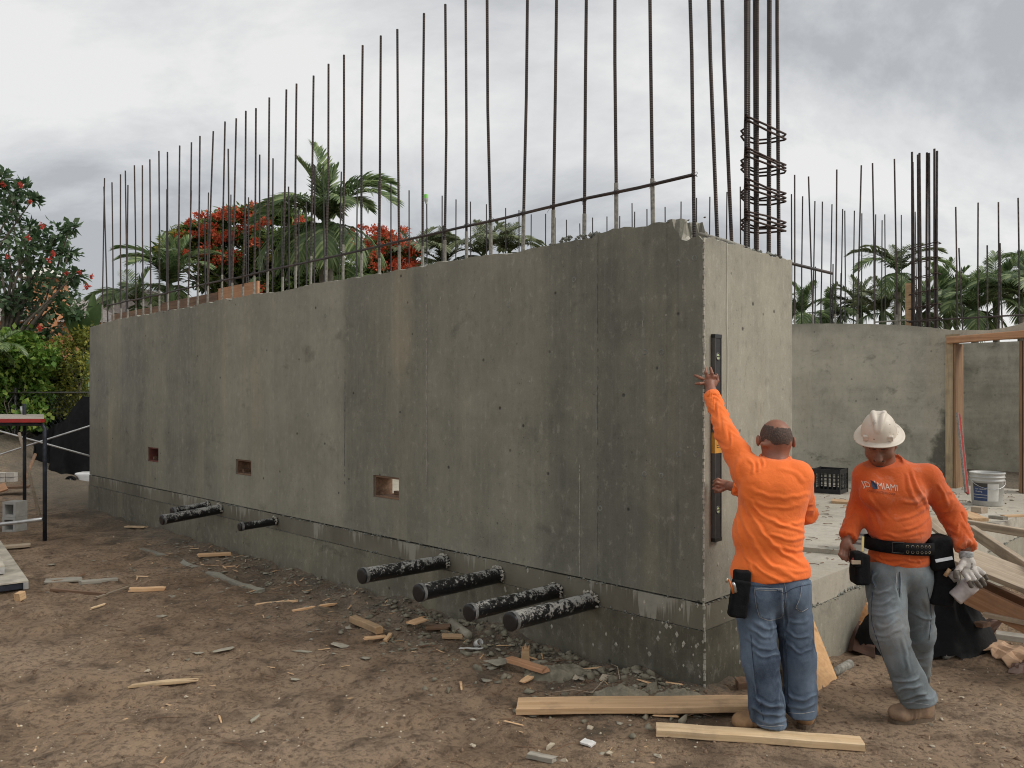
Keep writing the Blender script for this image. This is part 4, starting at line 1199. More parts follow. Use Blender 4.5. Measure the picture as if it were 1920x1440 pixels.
fj = [([(1402, 1172), (1425, 1190), (1445, 1196)], 4, .008), ([(1400, 1190), (1420, 1212), (1452, 1215)], 4, .008), ([(1408, 1215), (1430, 1232), (1462, 1222)], 4, .007),
      ([(1412, 1165), (1440, 1178), (1458, 1170)], 4, .007), ([(1445, 1160), (1448, 1185), (1443, 1200)], 3, .007),
      ([(1415, 1305), (1435, 1322), (1470, 1322)], 4, .011), ([(1412, 1322), (1440, 1340), (1472, 1334)], 4, .010), ([(1418, 1345), (1445, 1356), (1473, 1348)], 4, .008),
      ([(1475, 1180), (1495, 1195), (1518, 1190)], 4, .008), ([(1474, 1205), (1500, 1222), (1520, 1215)], 4, .008), ([(1476, 1160), (1495, 1168), (1515, 1160)], 4, .006),
      ([(1472, 1300), (1500, 1312), (1530, 1300)], 4, .010), ([(1474, 1318), (1505, 1328), (1530, 1318)], 4, .009), ([(1480, 1290), (1482, 1305), (1490, 1315)], 3, .007),
      ([(1410, 1240), (1416, 1290), (1428, 1330)], 2.5, .005), ([(1471, 1125), (1472, 1150), (1473, 1175)], 3, -.014)]
disp = line_folds(V, N, [(a, w * .85, b * .72) for a, w, b in fj], np.array([0, -1.0, 0]))
disp += ring_folds(V, [(hl_, kl_, .3, .8), (kl_, al_, .5, 1.5)], .0055, 14, 1.1) * (V[:, 0] < W(1471, 0, 4.25)[0])
disp += ring_folds(V, [(hr_, kr_, .3, .8), (kr_, ar_, .5, 1.5)], .0055, 14, 5.1) * (V[:, 0] >= W(1471, 0, 4.25)[0])
# seat pockets stand a little proud
px, py = proj(V); facing = N[:, 1] < -0.2
def inpoly(px, py, poly):
    r = np.zeros(len(px), bool); n = len(poly)
    for i in range(n):
        x0, y0 = poly[i]; x1, y1 = poly[(i + 1) % n]
        c = ((y0 > py) != (y1 > py)) & (px < (x1 - x0) * (py - y0) / (y1 - y0 + 1e-9) + x0)
        r ^= c
    return r
pk = inpoly(px, py, [(1414, 1102), (1466, 1102), (1470, 1150), (1450, 1162), (1424, 1158)]) | inpoly(px, py, [(1504, 1092), (1522, 1088), (1516, 1140), (1502, 1146), (1490, 1140)])
disp += np.where(pk & facing, .006, 0)
V = V + N * disp[:, None]
jn1 = garment('jeans', V, Q, M['jeans1'], p1, o1)
def stitch(lines, V, Q, parent, org, mat, r=.0016, name='stitching'):
    bv = BVHTree.FromPolygons([tuple(v) for v in V], [tuple(int(i) for i in q) for q in Q])
    for ln_ in lines:
        pts = []
        for (px, py) in spline(ln_, 6):
            d_ = Vector(W(px, py, 1.0) - np.array([0, 0, EYE])).normalized(); h_ = bv.ray_cast(Vector((0, 0, EYE)), d_)
            if h_[0] is not None: pts.append(tuple(np.array(h_[0]) - np.array(d_) * .0008 - org))
        if len(pts) > 2: MB().tube(pts, r, 5).build(name, mat, parent, True)
M['thread'] = plain('denim_thread', (0.30, 0.30, 0.30), .9, 0, .3, 60); M['seam'] = plain('denim_seam', (0.035, 0.05, 0.08), .9, 0, .4, 60)
stitch([[(1414, 1103), (1440, 1104), (1466, 1103)], [(1415, 1106), (1440, 1107), (1466, 1106)], [(1414, 1103), (1418, 1135), (1424, 1157)], [(1424, 1157), (1440, 1163), (1452, 1162)], [(1452, 1162), (1468, 1152), (1467, 1103)],
        [(1504, 1093), (1500, 1120), (1492, 1140)], [(1492, 1140), (1502, 1147), (1515, 1141)], [(1471, 1094), (1474, 1115), (1471, 1140)]], V, Q, jn1, o1, M['thread'])
stitch([[(1408, 1190), (1412, 1240), (1420, 1300), (1432, 1350)], [(1469, 1180), (1469, 1240), (1471, 1300)], [(1474, 1200), (1476, 1260), (1478, 1320)], [(1402, 1098), (1440, 1100), (1470, 1112)], [(1520, 1095), (1490, 1102), (1472, 1112)]], V, Q, jn1, o1, M['seam'], .0022, 'seam')
stitch([[(1420, 1359), (1445, 1362), (1470, 1360)], [(1478, 1336), (1502, 1338), (1527, 1334)]], V, Q, jn1, o1, M['thread'])
# boots
def boot(parent, org, heel, toe, h, wd, matb, name='boot'):
    heel, toe = np.array(heel, float), np.array(toe, float); d = toe - heel; L = np.linalg.norm(d); d /= L
    s_ = np.array([-d[1], d[0], 0]); rot = np.stack([d, s_, np.array([0, 0, 1.0])], 1)
    B = Field()
    B.ell(heel + d * L * .78 + [0, 0, .048], (L * .22, wd * .52, .046), .03, rot).ell(heel + d * L * .52 + [0, 0, .055], (L * .26, wd * .45, .058), .03, rot)
    B.ell(heel + d * L * .2 + [0, 0, .06], (L * .2, wd * .42, .065), .03, rot).cone(heel + d * L * .24 + [0, 0, .06], heel + d * L * .22 + [0, 0, h], .048, .056, .03)
    V, Q = B.mesh(.006, clip=lambda P: .018 - P[..., 2] + heel[2])
    N = vnormals(V, Q); t = (V - heel) @ d / L
    V = V + N * (.0035 * np.sin(t * 60) * np.exp(-((t - .55) / .10) ** 2))[:, None]
    b = garment(name, V, Q, matb, parent, org)
    m = MB(); poly = []
    for a in np.linspace(0, 2 * math.pi, 28, endpoint=False):
        u = .5 + .5 * math.cos(a); w_ = wd * (.47 - .06 * (1 - abs(u - .6)) * (u < .55)) * (abs(math.sin(a)) ** .7) * (1 if math.sin(a) > 0 else -1)
        q = heel + d * L * (-.02 + 1.03 * u) + s_ * w_; poly.append((q[0] - org[0], q[1] - org[1]))
    m.prism(poly, heel[2] - org[2] - .004, heel[2] - org[2] + .024); m.build('sole', M['sole'], b)
    return b
boot(p1, o1, G(1468, 1374, 0.0) + np.array([0, .03, 0]), G(1372, 1369, 0.0) + np.array([0, 0.0, 0]), .15, .112, M['boot'])
boot(p1, o1, G(1508, 1371, 0.0) + np.array([0, .02, 0]), G(1516, 1371, 0) + np.array([.10, .24, 0]), .15, .105, M['boot'])
# the body: head, neck, hands and the figure under the clothes as one skin
B = Field()
hc = W(1455, 822, 4.375)
B.ell(hc, (.0835, .100, .104), .03).ell(W(1454, 850, 4.43), (.064, .068, .075), .03)
B.cone(W(1454, 845, 4.365), W(1452, 880, 4.335), .066, .074, .03)
B.cone(W(1430, 833, 4.318), W(1478, 833, 4.318), .014, .014, .018)          # roll at the nape
B.ell(W(1421.5, 826, 4.385), (.010, .022, .031), .008).ell(W(1488, 829, 4.385), (.010, .022, .031), .008)
B.ell(W(1455, 828, 4.48), (.016, .022, .022), .012)                          # nose, turned away
B.cone(W(1440, 820, 4.462), W(1470, 820, 4.462), .012, .012, .012)           # brow
head_box = (hc - [.14, .16, .20], hc + [.14, .16, .16])
hb_ = B.mesh(.0045, box=head_box)
LH = Field()                                                                  # raised left hand, palm on the level
pc = W(1331, 716, 4.795)
LH.ell(pc, (.040, .016, .045), .012, np.array(Matrix.Rotation(R(12), 3, 'Y')).T).cone(wr_l - dcf * .06, W(1333, 733, 4.765), .029, .030, .012).cone(W(1333, 733, 4.765), W(1331, 720, 4.79), .030, .026, .015)
LH.cone(W(1324, 705, 4.79), W(1341, 706, 4.79), .011, .011, .012)
finger(LH, [W(1326, 708, 4.79), W(1324, 699, 4.782), W(1322, 688, 4.80)], .0105, .0085)
finger(LH, [W(1336, 708, 4.79), W(1335, 700, 4.782), W(1332, 690, 4.80)], .0105, .0085)
finger(LH, [W(1321, 711, 4.795), W(1312, 708, 4.775), W(1303.5, 704, 4.785)], .0100, .0080)
finger(LH, [W(1320, 718, 4.795), W(1312, 719, 4.775), W(1304.5, 719.5, 4.785)], .0092, .0072)
finger(LH, [W(1340, 722, 4.80), W(1345, 714, 4.81), W(1344, 703, 4.815)], .0115, .0090)
hb2 = LH.mesh(.0035)
RH = Field()                                                                  # right hand pinching the level lower down
RH.cone(wr_r + (np.array(wr_r) - np.array(el_r)) * -.2, W(1368, 911, 4.74), .030, .028, .012).ell(W(1358, 909, 4.765), (.042, .022, .030), .012)
finger(RH, [W(1356, 903, 4.765), W(1346, 899, 4.765), W(1339, 903, 4.795)], .0105, .009)
finger(RH, [W(1354, 908, 4.755), W(1344, 905, 4.755), W(1338, 910, 4.79)], .0105, .009)
finger(RH, [W(1354, 914, 4.755), W(1345, 912, 4.755), W(1339, 917, 4.79)], .0100, .0085)
finger(RH, [W(1356, 919, 4.76), W(1347, 919, 4.76), W(1341, 923, 4.79)], .0095, .008)
finger(RH, [W(1360, 916, 4.75), W(1349, 921, 4.745), W(1338, 916, 4.765)], .0115, .009)
hb3 = RH.mesh(.0035)
U = Field()
U.chain([W(1452, 880, 4.335), W(1444, 1000, 4.31), W(1444, 1090, 4.30)], [.07, .11, .12], .04).chain([sh_l, el_l, wr_l], [.05, .042, .030], .02).chain([sh_r, el_r, wr_r], [.05, .042, .030], .02)
U.chain([hl_, kl_, al_ + [0, 0, .06]], [.075, .06, .045], .03).chain([hr_, kr_, ar_ + [0, 0, .04]], [.075, .06, .045], .03)
ub = U.mesh(.012)
V, Q = join([hb_, hb2, hb3, ub])
garment('body', V, Q, M['skin1'], p1, o1)
# cropped hair round a bald crown
hcl = lambda P: np.maximum(np.maximum(np.maximum(W(0, 831, 4.33)[2] + .006 * vnoise(P[..., 0] * 50, P[..., 1] * 50, 1.0) - P[..., 2] + .12 * (P[..., 1] - 4.33), P[..., 1] - 4.405 - .55 * (P[..., 2] - hc[2] - .02)),
        .074 - np.linalg.norm((P - (hc + [.010, -.010, .104])) * [1.0, .80, 1.15], axis=-1) + .0025 * vnoise(P[..., 0] * 130, P[..., 1] * 130, P[..., 2] * 130)), -(np.linalg.norm((P - hc) / [.094, .112, .116], axis=-1) - .8))
HH = Field(); HH.ell(hc, (.0835, .100, .104), .03)
V, Q = HH.mesh(.004, clip=hcl, off=.0010)
N = vnormals(V, Q); V = V + N * (.0016 * vnoise(V[:, 0] * 220, V[:, 1] * 220, V[:, 2] * 220))[:, None]
garment('hair', V, Q, M['hair'], p1, o1)
# belt edge seen under the shirt
# tool pouch on the left hip with pliers
ph = empty('tool_pouch', W(1384, 1112, 4.17)); tag(ph, 'black tool pouch with orange and steel pliers on the hip of the bald worker', 'pouch')
def soft_box(name, ctr, half, rot, mat, parent, org, rad=.012, res=.006, extra=None, noise=.003):
    F = Field(); F.box(ctr, half, .01, rot, rad)
    if extra: extra(F)
    V, Q = F.mesh(res); N = vnormals(V, Q); V = V + N * (noise * fbm(V[:, 0] * 25, V[:, 1] * 25, V[:, 2] * 25, 2))[:, None]
    return garment(name, V, Q, mat, parent, org)
oc = W(1384, 1112, 4.17)
soft_box('pocket', W(1386, 1122, 4.165), (.034, .018, .085), np.array(Matrix.Rotation(R(-8), 3, 'Y')).T, M['black_fabric'], ph, oc)
soft_box('flap', W(1391, 1086, 4.18), (.030, .016, .035), np.array(Matrix.Rotation(R(-4), 3, 'Y')).T, M['black_fabric'], ph, oc)
pl = MB().tube([W(1375, 1112, 4.14) - oc, W(1371, 1098, 4.135) - oc, W(1366, 1086, 4.14) - oc], [.007, .0065, .005], 8); plm = pl.build('plier_handle', plain('orange_grip', (0.62, 0.16, 0.03), 0.5), ph, True)
MB().tube([W(1362, 1092, 4.137) - oc, W(1364, 1084, 4.137) - oc], [.006, .005], 8).build('plier_nose', M['brass'], ph, True)
MB().tube([W(1379, 1110, 4.138) - oc, W(1376, 1096, 4.135) - oc, W(1374, 1092, 4.137) - oc], [.010, .0095, .008], 10).build('steel_tool', M['steel'], ph, True)

# ---------------------------------------------------------------- the spirit level held against the end face
lv0 = S2W(0.0, 0.092, 0.0)
lev = empty('spirit_level', S2W(0.0, 0.092, 0.898), ROT); tag(lev, 'long dark spirit level with round vials held upright against the wall corner', 'level')
LT = 1.255
M['alu_dark'] = plain('dark_aluminium', (0.115, 0.112, 0.108), 0.45, 0.5, 0.2, 9)
M['lev_black'] = plain('black_level_face', (0.017, 0.016, 0.017), 0.45, 0, 0.4, 20)
for (y0, y1) in ((-0.013, -0.009), (0.061, 0.065)):
    MB().box((0.003, y0, 0), (0.028, y1, LT)).build('rail', M['alu_dark'], lev)
MB().box((0.0055, -0.009, 0.004), (0.0245, 0.061, LT - .004)).build('web', M['lev_black'], lev)
for z_ in (0.0, LT - .022): MB().box((0.002, -0.014, z_ - .001), (0.029, 0.066, z_ + .022)).build('end_cap', M['pipe_black'], lev)
Mr = Matrix.Rotation(R(90), 3, 'Y')
for z_ in (0.19, LT - .135):
    rg = MB().lathe([(.017, .020), (.017, .0275), (.022, .0285), (.025, .0265), (.025, .020)], 24, (0, .026, z_), Mr).build('vial_ring', M['alu_dark'], lev, True)
    vl = MB().lathe([(.0165, .0262), (.0005, .0264)], 20, (0, .026, z_), Mr).build('vial', plain('vial_glass', (0.42, 0.50, 0.26), 0.15, 0, .25, 60), rg)
    MB().box((.0266, .012, z_ - .0035), (.0275, .040, z_ + .0035)).build('vial_mark', M['lev_black'], rg)
lb = MB().box((0.004, -0.0155, 0.535), (0.0285, 0.064, 0.66)).build('label_band', plain('yellow_label', (0.55, 0.27, 0.035), 0.5, 0, .2, 20), lev)
MB().box((0.0287, 0.006, 0.568), (0.0293, 0.045, 0.572)).build('label_print', M['lev_black'], lb)
MB().box((0.0287, 0.006, 0.580), (0.0293, 0.040, 0.584)).build('label_print', M['lev_black'], lb)
# ---------------------------------------------------------------- worker with the hard hat, walking towards the camera
o2 = G(1712, 1352, 0.0)
p2 = empty('person', o2); tag(p2, 'man in white hard hat and orange lettered shirt walking, looking down', 'person')
FRONT = np.array([0, -1.0, 0.1])
D = 4.5
s2r, e2r, w2r = W(1627, 893, 4.55), W(1611, 958, 4.64), W(1591, 1006, 4.53)
s2l, e2l, w2l = W(1737, 896, 4.52), W(1786, 966, 4.58), W(1811, 1026, 4.43)
T = Field()
T.ell(W(1675, 925, 4.55), (.185, .125, .19), .05).ell(W(1685, 985, 4.54), (.178, .128, .19), .05).ell(W(1686, 1045, 4.54), (.172, .130, .11), .05)
T.cone(s2r, s2l, .074, .076, .05).cone(W(1660, 868, 4.555), W(1672, 915, 4.55), .080, .118, .06)
T.ell(W(1640, 925, 4.47), (.085, .05, .08), .05).ell(W(1705, 930, 4.46), (.085, .05, .08), .05).ell(W(1688, 1005, 4.455), (.12, .06, .12), .05)
T.chain([s2r, e2r, w2r], [.074, .060, .046], .035).chain([s2l, e2l, w2l], [.076, .062, .049], .035)
nk2 = W(1655, 862, 4.52)
def clip2(P):
    x, y, z = P[..., 0], P[..., 1], P[..., 2]
    px = CX + FPX * x / y
    hem = W(0, 1064, 4.5)[2] + .10 * (x - 2.20) * 0 - .008 * np.sin((x - 2.1) * 14) - z
    hem = np.where((np.abs(x - W(1686, 0, 4.54)[0]) < .24), hem, -1)
    nr = np.linalg.norm((np.stack([x - W(1655, 0, 4.52)[0], (y - 4.52) * .75], -1)), axis=-1) - .100
    neck = np.where(nr < 0, z - (W(0, 879, 4.5)[2] + .42 * (y - 4.45) + .16 * (x - W(1652, 0, 4.5)[0])), -1)
    d = (w2r - e2r) / np.linalg.norm(w2r - e2r); c1 = np.where((x < W(1606, 0, 4.5)[0]) & (z < 1.2), (P - w2r) @ d - .01, -1)
    d = (w2l - e2l) / np.linalg.norm(w2l - e2l); c2 = np.where((x > W(1775, 0, 4.5)[0]) & (z < 1.2), (P - w2l) @ d - .01, -1)
    return np.maximum(np.maximum(hem, neck), np.maximum(c1, c2))
V, Q = T.mesh(.0065, clip=clip2)
V = relax(V, Q, 2, .4); N = vnormals(V, Q)
f2 = [([(1708, 878), (1718, 910), (1735, 940), (1742, 960)], 4, .010), ([(1700, 885), (1705, 915), (1722, 950)], 4, .008), ([(1735, 930), (1715, 940), (1690, 942)], 4, .008),
      ([(1740, 950), (1715, 965), (1680, 975)], 4, .008), ([(1745, 965), (1720, 985), (1690, 998)], 4, .007), ([(1625, 925), (1640, 950), (1665, 975)], 5, .006), ([(1622, 945), (1635, 975), (1640, 1000)], 4, .007),
      ([(1632, 1042), (1660, 1058), (1700, 1056)], 3.5, .009), ([(1636, 1036), (1655, 1046), (1690, 1048)], 3.5, .008), ([(1690, 1044), (1715, 1052), (1738, 1046)], 3.5, .008), ([(1650, 1034), (1652, 1046), (1660, 1054)], 3, .006), ([(1700, 1034), (1704, 1044), (1700, 1056)], 3, .006), ([(1720, 1032), (1718, 1044), (1726, 1056)], 3, .006),
      ([(1655, 1000), (1690, 1006), (1735, 996)], 4, .007), ([(1640, 1008), (1680, 1012), (1720, 1008)], 3.5, .007), ([(1757, 905), (1770, 925), (1778, 950)], 4, .006)]
disp = line_folds(V, N, [(a, w * .8, b * .75) for a, w, b in f2], FRONT)
disp += ring_folds(V, [(s2l, e2l, .4, 1.2), (e2l, w2l, 1.2, 2.0)], .0055, 26, 2.2) * np.clip((V[:, 0] - W(1748, 0, 4.5)[0]) * 20, 0, 1)
disp += ring_folds(V, [(s2r, e2r, .4, 1.1), (e2r, w2r, 1.0, 1.8)], .0055, 24, 9.2) * np.clip((W(1622, 0, 4.5)[0] - V[:, 0]) * 20, 0, 1)
disp += .004 * fbm(V[:, 0] * 8, V[:, 1] * 8, V[:, 2] * 9, 3)
# the belt pulls the shirt in
disp -= .016 * np.exp(-((V[:, 2] - W(0, 1020, 4.5)[2] + .06 * (V[:, 0] - 2.18)) / .026) ** 2) * (np.abs(V[:, 0] - W(1686, 0, 4.54)[0]) < .2)
V = V + N * disp[:, None]
garment('shirt', V, Q, M['orange2'], p2, o2)
bvh2 = BVHTree.FromPolygons([tuple(v) for v in V], [tuple(int(i) for i in q) for q in Q])
nb = []
for a in np.linspace(0, 2 * math.pi, 37):
    x = W(1655, 0, 4.52)[0] + .090 * math.cos(a); y = 4.52 + .090 / .75 * math.sin(a)
    nb.append((x - o2[0], y - o2[1], W(0, 879, 4.5)[2] + .42 * (y - 4.45) + .16 * (x - W(1652, 0, 4.5)[0]) - .004 - o2[2]))
# lettering printed on the chest
def text_mesh(body, size):
    cu = bpy.data.curves.new('lettering', 'FONT'); cu.body = body; cu.size = size; cu.resolution_u = 2
    ob = bpy.data.objects.new('lettering', cu); COL.objects.link(ob)
    dg = bpy.context.evaluated_depsgraph_get(); dg.update()
    me = bpy.data.meshes.new_from_object(ob.evaluated_get(dg))
    v = np.array([tuple(q.co) for q in me.vertices]); f = [tuple(q.vertices) for q in me.polygons]
    bpy.data.objects.remove(ob); bpy.data.curves.remove(cu); bpy.data.meshes.remove(me)
    return v, f
def print_on(name, v2, f, bvh, mat, parent, org, slope, ax, az, lift=.0025, direction=(0, 1, 0), ystart=3.9):
    vv = []
    for (x, z) in v2:
        X, Z = ax + x, az + z - slope * x
        hit = bvh.ray_cast(Vector((X, ystart, Z)), Vector(direction))
        y = hit[0].y - lift if hit[0] is not None else 4.42
        vv.append((X - org[0], y - org[1], Z - org[2]))
    return link(name, mesh_from(name, vv, f), mat, parent)
def lettering(body, px0, px1, py_base, mat, parent, org, bvh, slope, d, hpx=None, stretch=True):
    v, f = text_mesh(body, 1.0)
    w = v[:, 0].max() - v[:, 0].min(); h = v[:, 1].max()
    X0, X1 = W(px0, 0, d)[0], W(px1, 0, d)[0]; sx = (X1 - X0) / w; sz = hpx / FPX * d / h if hpx else sx
    return print_on('lettering', [((x - v[:, 0].min()) * sx, z * sz) for x, z, _ in v], f, bvh, mat, parent, org, slope, X0, W(0, py_base, d)[2])
M['print_white'] = plain('white_print', (0.62, 0.50, 0.42), 0.8, 0, .15, 60)
M['print_dark'] = plain('dark_print', (0.22, 0.035, 0.012), 0.8, 0, .15, 60)
M['print_navy'] = plain('navy_print', (0.018, 0.028, 0.06), 0.8, 0, .3, 40)
lettering('JD', 1617, 1628, 912, M['print_white'], p2, o2, bvh2, .10, 4.46, 10)
lettering('MIAMI', 1640, 1676, 914.5, M['print_white'], p2, o2, bvh2, .13, 4.46, 11.5)
lettering('CONSTRUCTION CORP', 1622, 1671, 920.5, M['print_dark'], p2, o2, bvh2, .13, 4.46, 4.2)
lg = [(1630, 899), (1632.5, 901), (1634.5, 902), (1636, 904.5), (1638.3, 906), (1639.2, 911), (1637.6, 915), (1634, 916.2), (1631, 914), (1629.2, 908)]
print_on('emblem', [(W(a, 0, 4.46)[0] - 1.9, W(0, b, 4.46)[2]) for a, b in lg], [tuple(range(len(lg)))[::-1]], bvh2, M['print_navy'], p2, o2, 0, 1.9, 0, .009)
lg = [(1635.3, 899.5), (1637.4, 903), (1634.8, 903.2)]
print_on('emblem', [(W(a, 0, 4.46)[0] - 1.9, W(0, b, 4.46)[2]) for a, b in lg], [(2, 1, 0)], bvh2, M['print_white'], p2, o2, 0, 1.9, 0, .010)
# jeans
J = Field()
h2r, k2r, a2r = W(1660, 1085, 4.50), W(1668, 1188, 4.40), W(1722, 1312, 4.37)
h2l, k2l, a2l = W(1713, 1085, 4.55), W(1722, 1186, 4.62), W(1716, 1268, 4.80)
J.ell(W(1686, 1070, 4.54), (.172, .130, .13), .05).chain([h2r, k2r, W(1690, 1240, 4.375), W(1707, 1280, 4.37), a2r], [.108, .092, .076, .084, .092], .03)
J.chain([h2l, k2l, a2l], [.108, .084, .078], .03)
def clipj2(P):
    x, y, z = P[..., 0], P[..., 1], P[..., 2]
    d = np.array([.30, 0, -.95]); c = (P - W(1722, 1316, 4.37)) @ d
    c = np.where(y < 4.60, c, W(0, 1282, 4.8)[2] - z)
    return np.maximum(c, z - W(0, 1042, 4.5)[2])
V, Q = J.mesh(.0065, clip=clipj2)
V = relax(V, Q, 2, .4); N = vnormals(V, Q)
fj = [([(1628, 1125), (1650, 1132), (1678, 1120)], 4, .008), ([(1630, 1148), (1655, 1155), (1682, 1140)], 4, .008), ([(1634, 1168), (1658, 1176), (1684, 1158)], 4, .009), ([(1640, 1186), (1662, 1192), (1690, 1176)], 4, .008),
      ([(1630, 1108), (1648, 1112), (1672, 1104)], 4, .007), ([(1672, 1275), (1700, 1276), (1722, 1268)], 4, .011), ([(1680, 1294), (1702, 1290), (1728, 1284)], 4, .011), ([(1690, 1310), (1712, 1304), (1738, 1298)], 3.5, .009), ([(1700, 1316), (1722, 1312), (1745, 1308)], 3, .007),
      ([(1690, 1195), (1700, 1230), (1706, 1262)], 3.5, .006), ([(1684, 1075), (1683, 1100), (1688, 1125)], 3, -.010), ([(1735, 1120), (1742, 1150), (1738, 1190)], 4, .007), ([(1640, 1072), (1636, 1090), (1640, 1108)], 3, .006), ([(1720, 1150), (1735, 1160), (1746, 1156)], 4, .007)]
disp = line_folds(V, N, [(a, w * .85, b * .75) for a, w, b in fj], np.array([0, -1.0, 0]))
disp += ring_folds(V, [(h2r, k2r, .4, .9), (k2r, a2r, .6, 1.6)], .0055, 14, 4.4) * (V[:, 1] < 4.58) + ring_folds(V, [(h2l, k2l, .4, .9), (k2l, a2l, .6, 1.2)], .0055, 14, 6.4) * (V[:, 1] >= 4.58)
V = V + N * disp[:, None]
jn2 = garment('jeans', V, Q, M['jeans2'], p2, o2)
stitch([[(1637, 1068), (1634, 1085), (1640, 1100)], [(1636, 1110), (1634, 1160), (1648, 1210), (1668, 1270)], [(1687, 1072), (1688, 1095), (1686, 1120)], [(1738, 1100), (1746, 1150), (1742, 1200)]], V, Q, jn2, o2, M['seam'], .002, 'seam')
stitch([[(1680, 1075), (1681, 1095), (1686, 1112)], [(1692, 1318), (1715, 1318), (1742, 1322)]], V, Q, jn2, o2, M['thread'])
boot(p2, o2, G(1748, 1350, 0) + np.array([.01, .02, 0]), G(1668, 1354, 0) + np.array([-.005, -.015, 0]), .14, .112, M['boot_dirty'])
boot(p2, o2, W(1722, 1292, 4.90) * [1, 1, 0], W(1705, 1292, 4.66) * [1, 1, 0], .14, .105, M['boot_dirty'])
# body
ax_ = np.array([-.46 * .53, -.888 * .53, .848]); ax_ /= np.linalg.norm(ax_)
fw = np.array([-.46 * .848, -.888 * .848, -.53]); fw -= ax_ * (fw @ ax_); fw /= np.linalg.norm(fw); sd_ = np.cross(ax_, fw)
HR = np.stack([sd_, fw, ax_], 1)
bc = W(1648, 811, 4.47)
hc = bc - ax_ * .035
def hp(s, f, u): return hc + sd_ * s + fw * f + ax_ * u
B = Field()
B.ell(hc, (.078, .098, .10), .03, HR).ell(hp(0, .035, -.085), (.060, .058, .062), .03, HR).ell(hp(0, .052, -.132), (.036, .032, .026), .025, HR)
B.ell(hp(0, .022, -.06), (.068, .070, .07), .03, HR)
B.cone(hp(0, .094, -.028), hp(0, .116, -.070), .011, .017, .014).ell(hp(0, .104, -.073), (.022, .014, .012), .010, HR)
B.cone(hp(-.034, .080, -.012), hp(.034, .080, -.012), .014, .014, .016)
B.sub(hp(-.032, .100, -.034), (.019, .012, .011), .014, HR); B.sub(hp(.032, .100, -.034), (.019, .012, .011), .014, HR)
B.ell(hp(-.031, .080, -.035), (.014, .012, .011), .006, HR).ell(hp(.031, .080, -.035), (.014, .012, .011), .006, HR)
B.cone(hp(-.022, .090, -.098), hp(.022, .090, -.098), .008, .008, .010).cone(hp(-.018, .088, -.110), hp(.018, .088, -.110), .0085, .0085, .010)
B.ell(hp(-.048, .062, -.070), (.020, .018, .022), .025, HR).ell(hp(.048, .062, -.070), (.020, .018, .022), .025, HR)
B.ell(hp(-.081, -.012, -.045), (.010, .020, .032), .008, HR).ell(hp(.081, -.012, -.045), (.010, .020, .032), .008, HR)
B.cone(hp(0, -.02, -.06), W(1662, 885, 4.575), .060, .066, .04)
hb_ = B.mesh(.0045)
HR2 = Field()      # bare right hand, fingers loosely curled
HR2.cone(w2r + (e2r - w2r) * .2, W(1588, 1016, 4.515), .029, .028, .012).ell(W(1586, 1025, 4.505), (.034, .024, .042), .014)
finger(HR2, [W(1578, 1030, 4.50), W(1575, 1040, 4.485), W(1580, 1048, 4.475)], .0105, .008)
finger(HR2, [W(1583, 1033, 4.495), W(1581, 1044, 4.475), W(1587, 1051, 4.465)], .0105, .008)
finger(HR2, [W(1588, 1034, 4.495), W(1588, 1045, 4.475), W(1594, 1051, 4.465)], .0100, .008)
finger(HR2, [W(1593, 1033, 4.50), W(1595, 1043, 4.48), W(1600, 1047, 4.47)], .0092, .0072)
finger(HR2, [W(1594, 1022, 4.49), W(1600, 1030, 4.47), W(1600, 1039, 4.46)], .0115, .009)
hb2 = HR2.mesh(.0035)
GL = Field()       # gloved left hand reaching down, fingers spread
GL.cone(w2l + (e2l - w2l) * .15, W(1812, 1046, 4.42), .030, .029, .012).ell(W(1815, 1060, 4.405), (.040, .020, .050), .016)
GL.cone(W(1806, 1072, 4.40), W(1832, 1070, 4.40), .014, .013, .014)
GL.chain([W(1805, 1056, 4.40), W(1798, 1066, 4.385), W(1792, 1074, 4.375), W(1792, 1082, 4.37)], [.017, .0135, .012, .0105], .008)
GL.chain([W(1808, 1074, 4.40), W(1815, 1086, 4.375), W(1821, 1099, 4.375)], [.0135, .0118, .0102], .006)
GL.chain([W(1817, 1074, 4.395), W(1828, 1088, 4.37), W(1838, 1100, 4.38)], [.0135, .0118, .0102], .006)
GL.chain([W(1826, 1071, 4.40), W(1838, 1084, 4.375), W(1846, 1096, 4.39)], [.0130, .0112, .0098], .006)
GL.chain([W(1832, 1066, 4.405), W(1844, 1075, 4.385), W(1850, 1085, 4.395)], [.0120, .0104, .009], .006)
hb3 = GL.mesh(.005, off=-.003)
U = Field()
U.chain([W(1662, 880, 4.57), W(1680, 985, 4.55), W(1686, 1070, 4.54)], [.06, .09, .10], .04).chain([s2r, e2r, w2r], [.045, .04, .03], .02).chain([s2l, e2l, w2l], [.045, .04, .03], .02)
U.chain([h2r, k2r, a2r + [0, 0, .05]], [.07, .055, .04], .02).chain([h2l, k2l, a2l + [0, 0, .05]], [.07, .055, .04], .02)
V, Q = join([hb_, hb2, hb3, U.mesh(.012)])
garment('body', V, Q, M['skin2'], p2, o2)
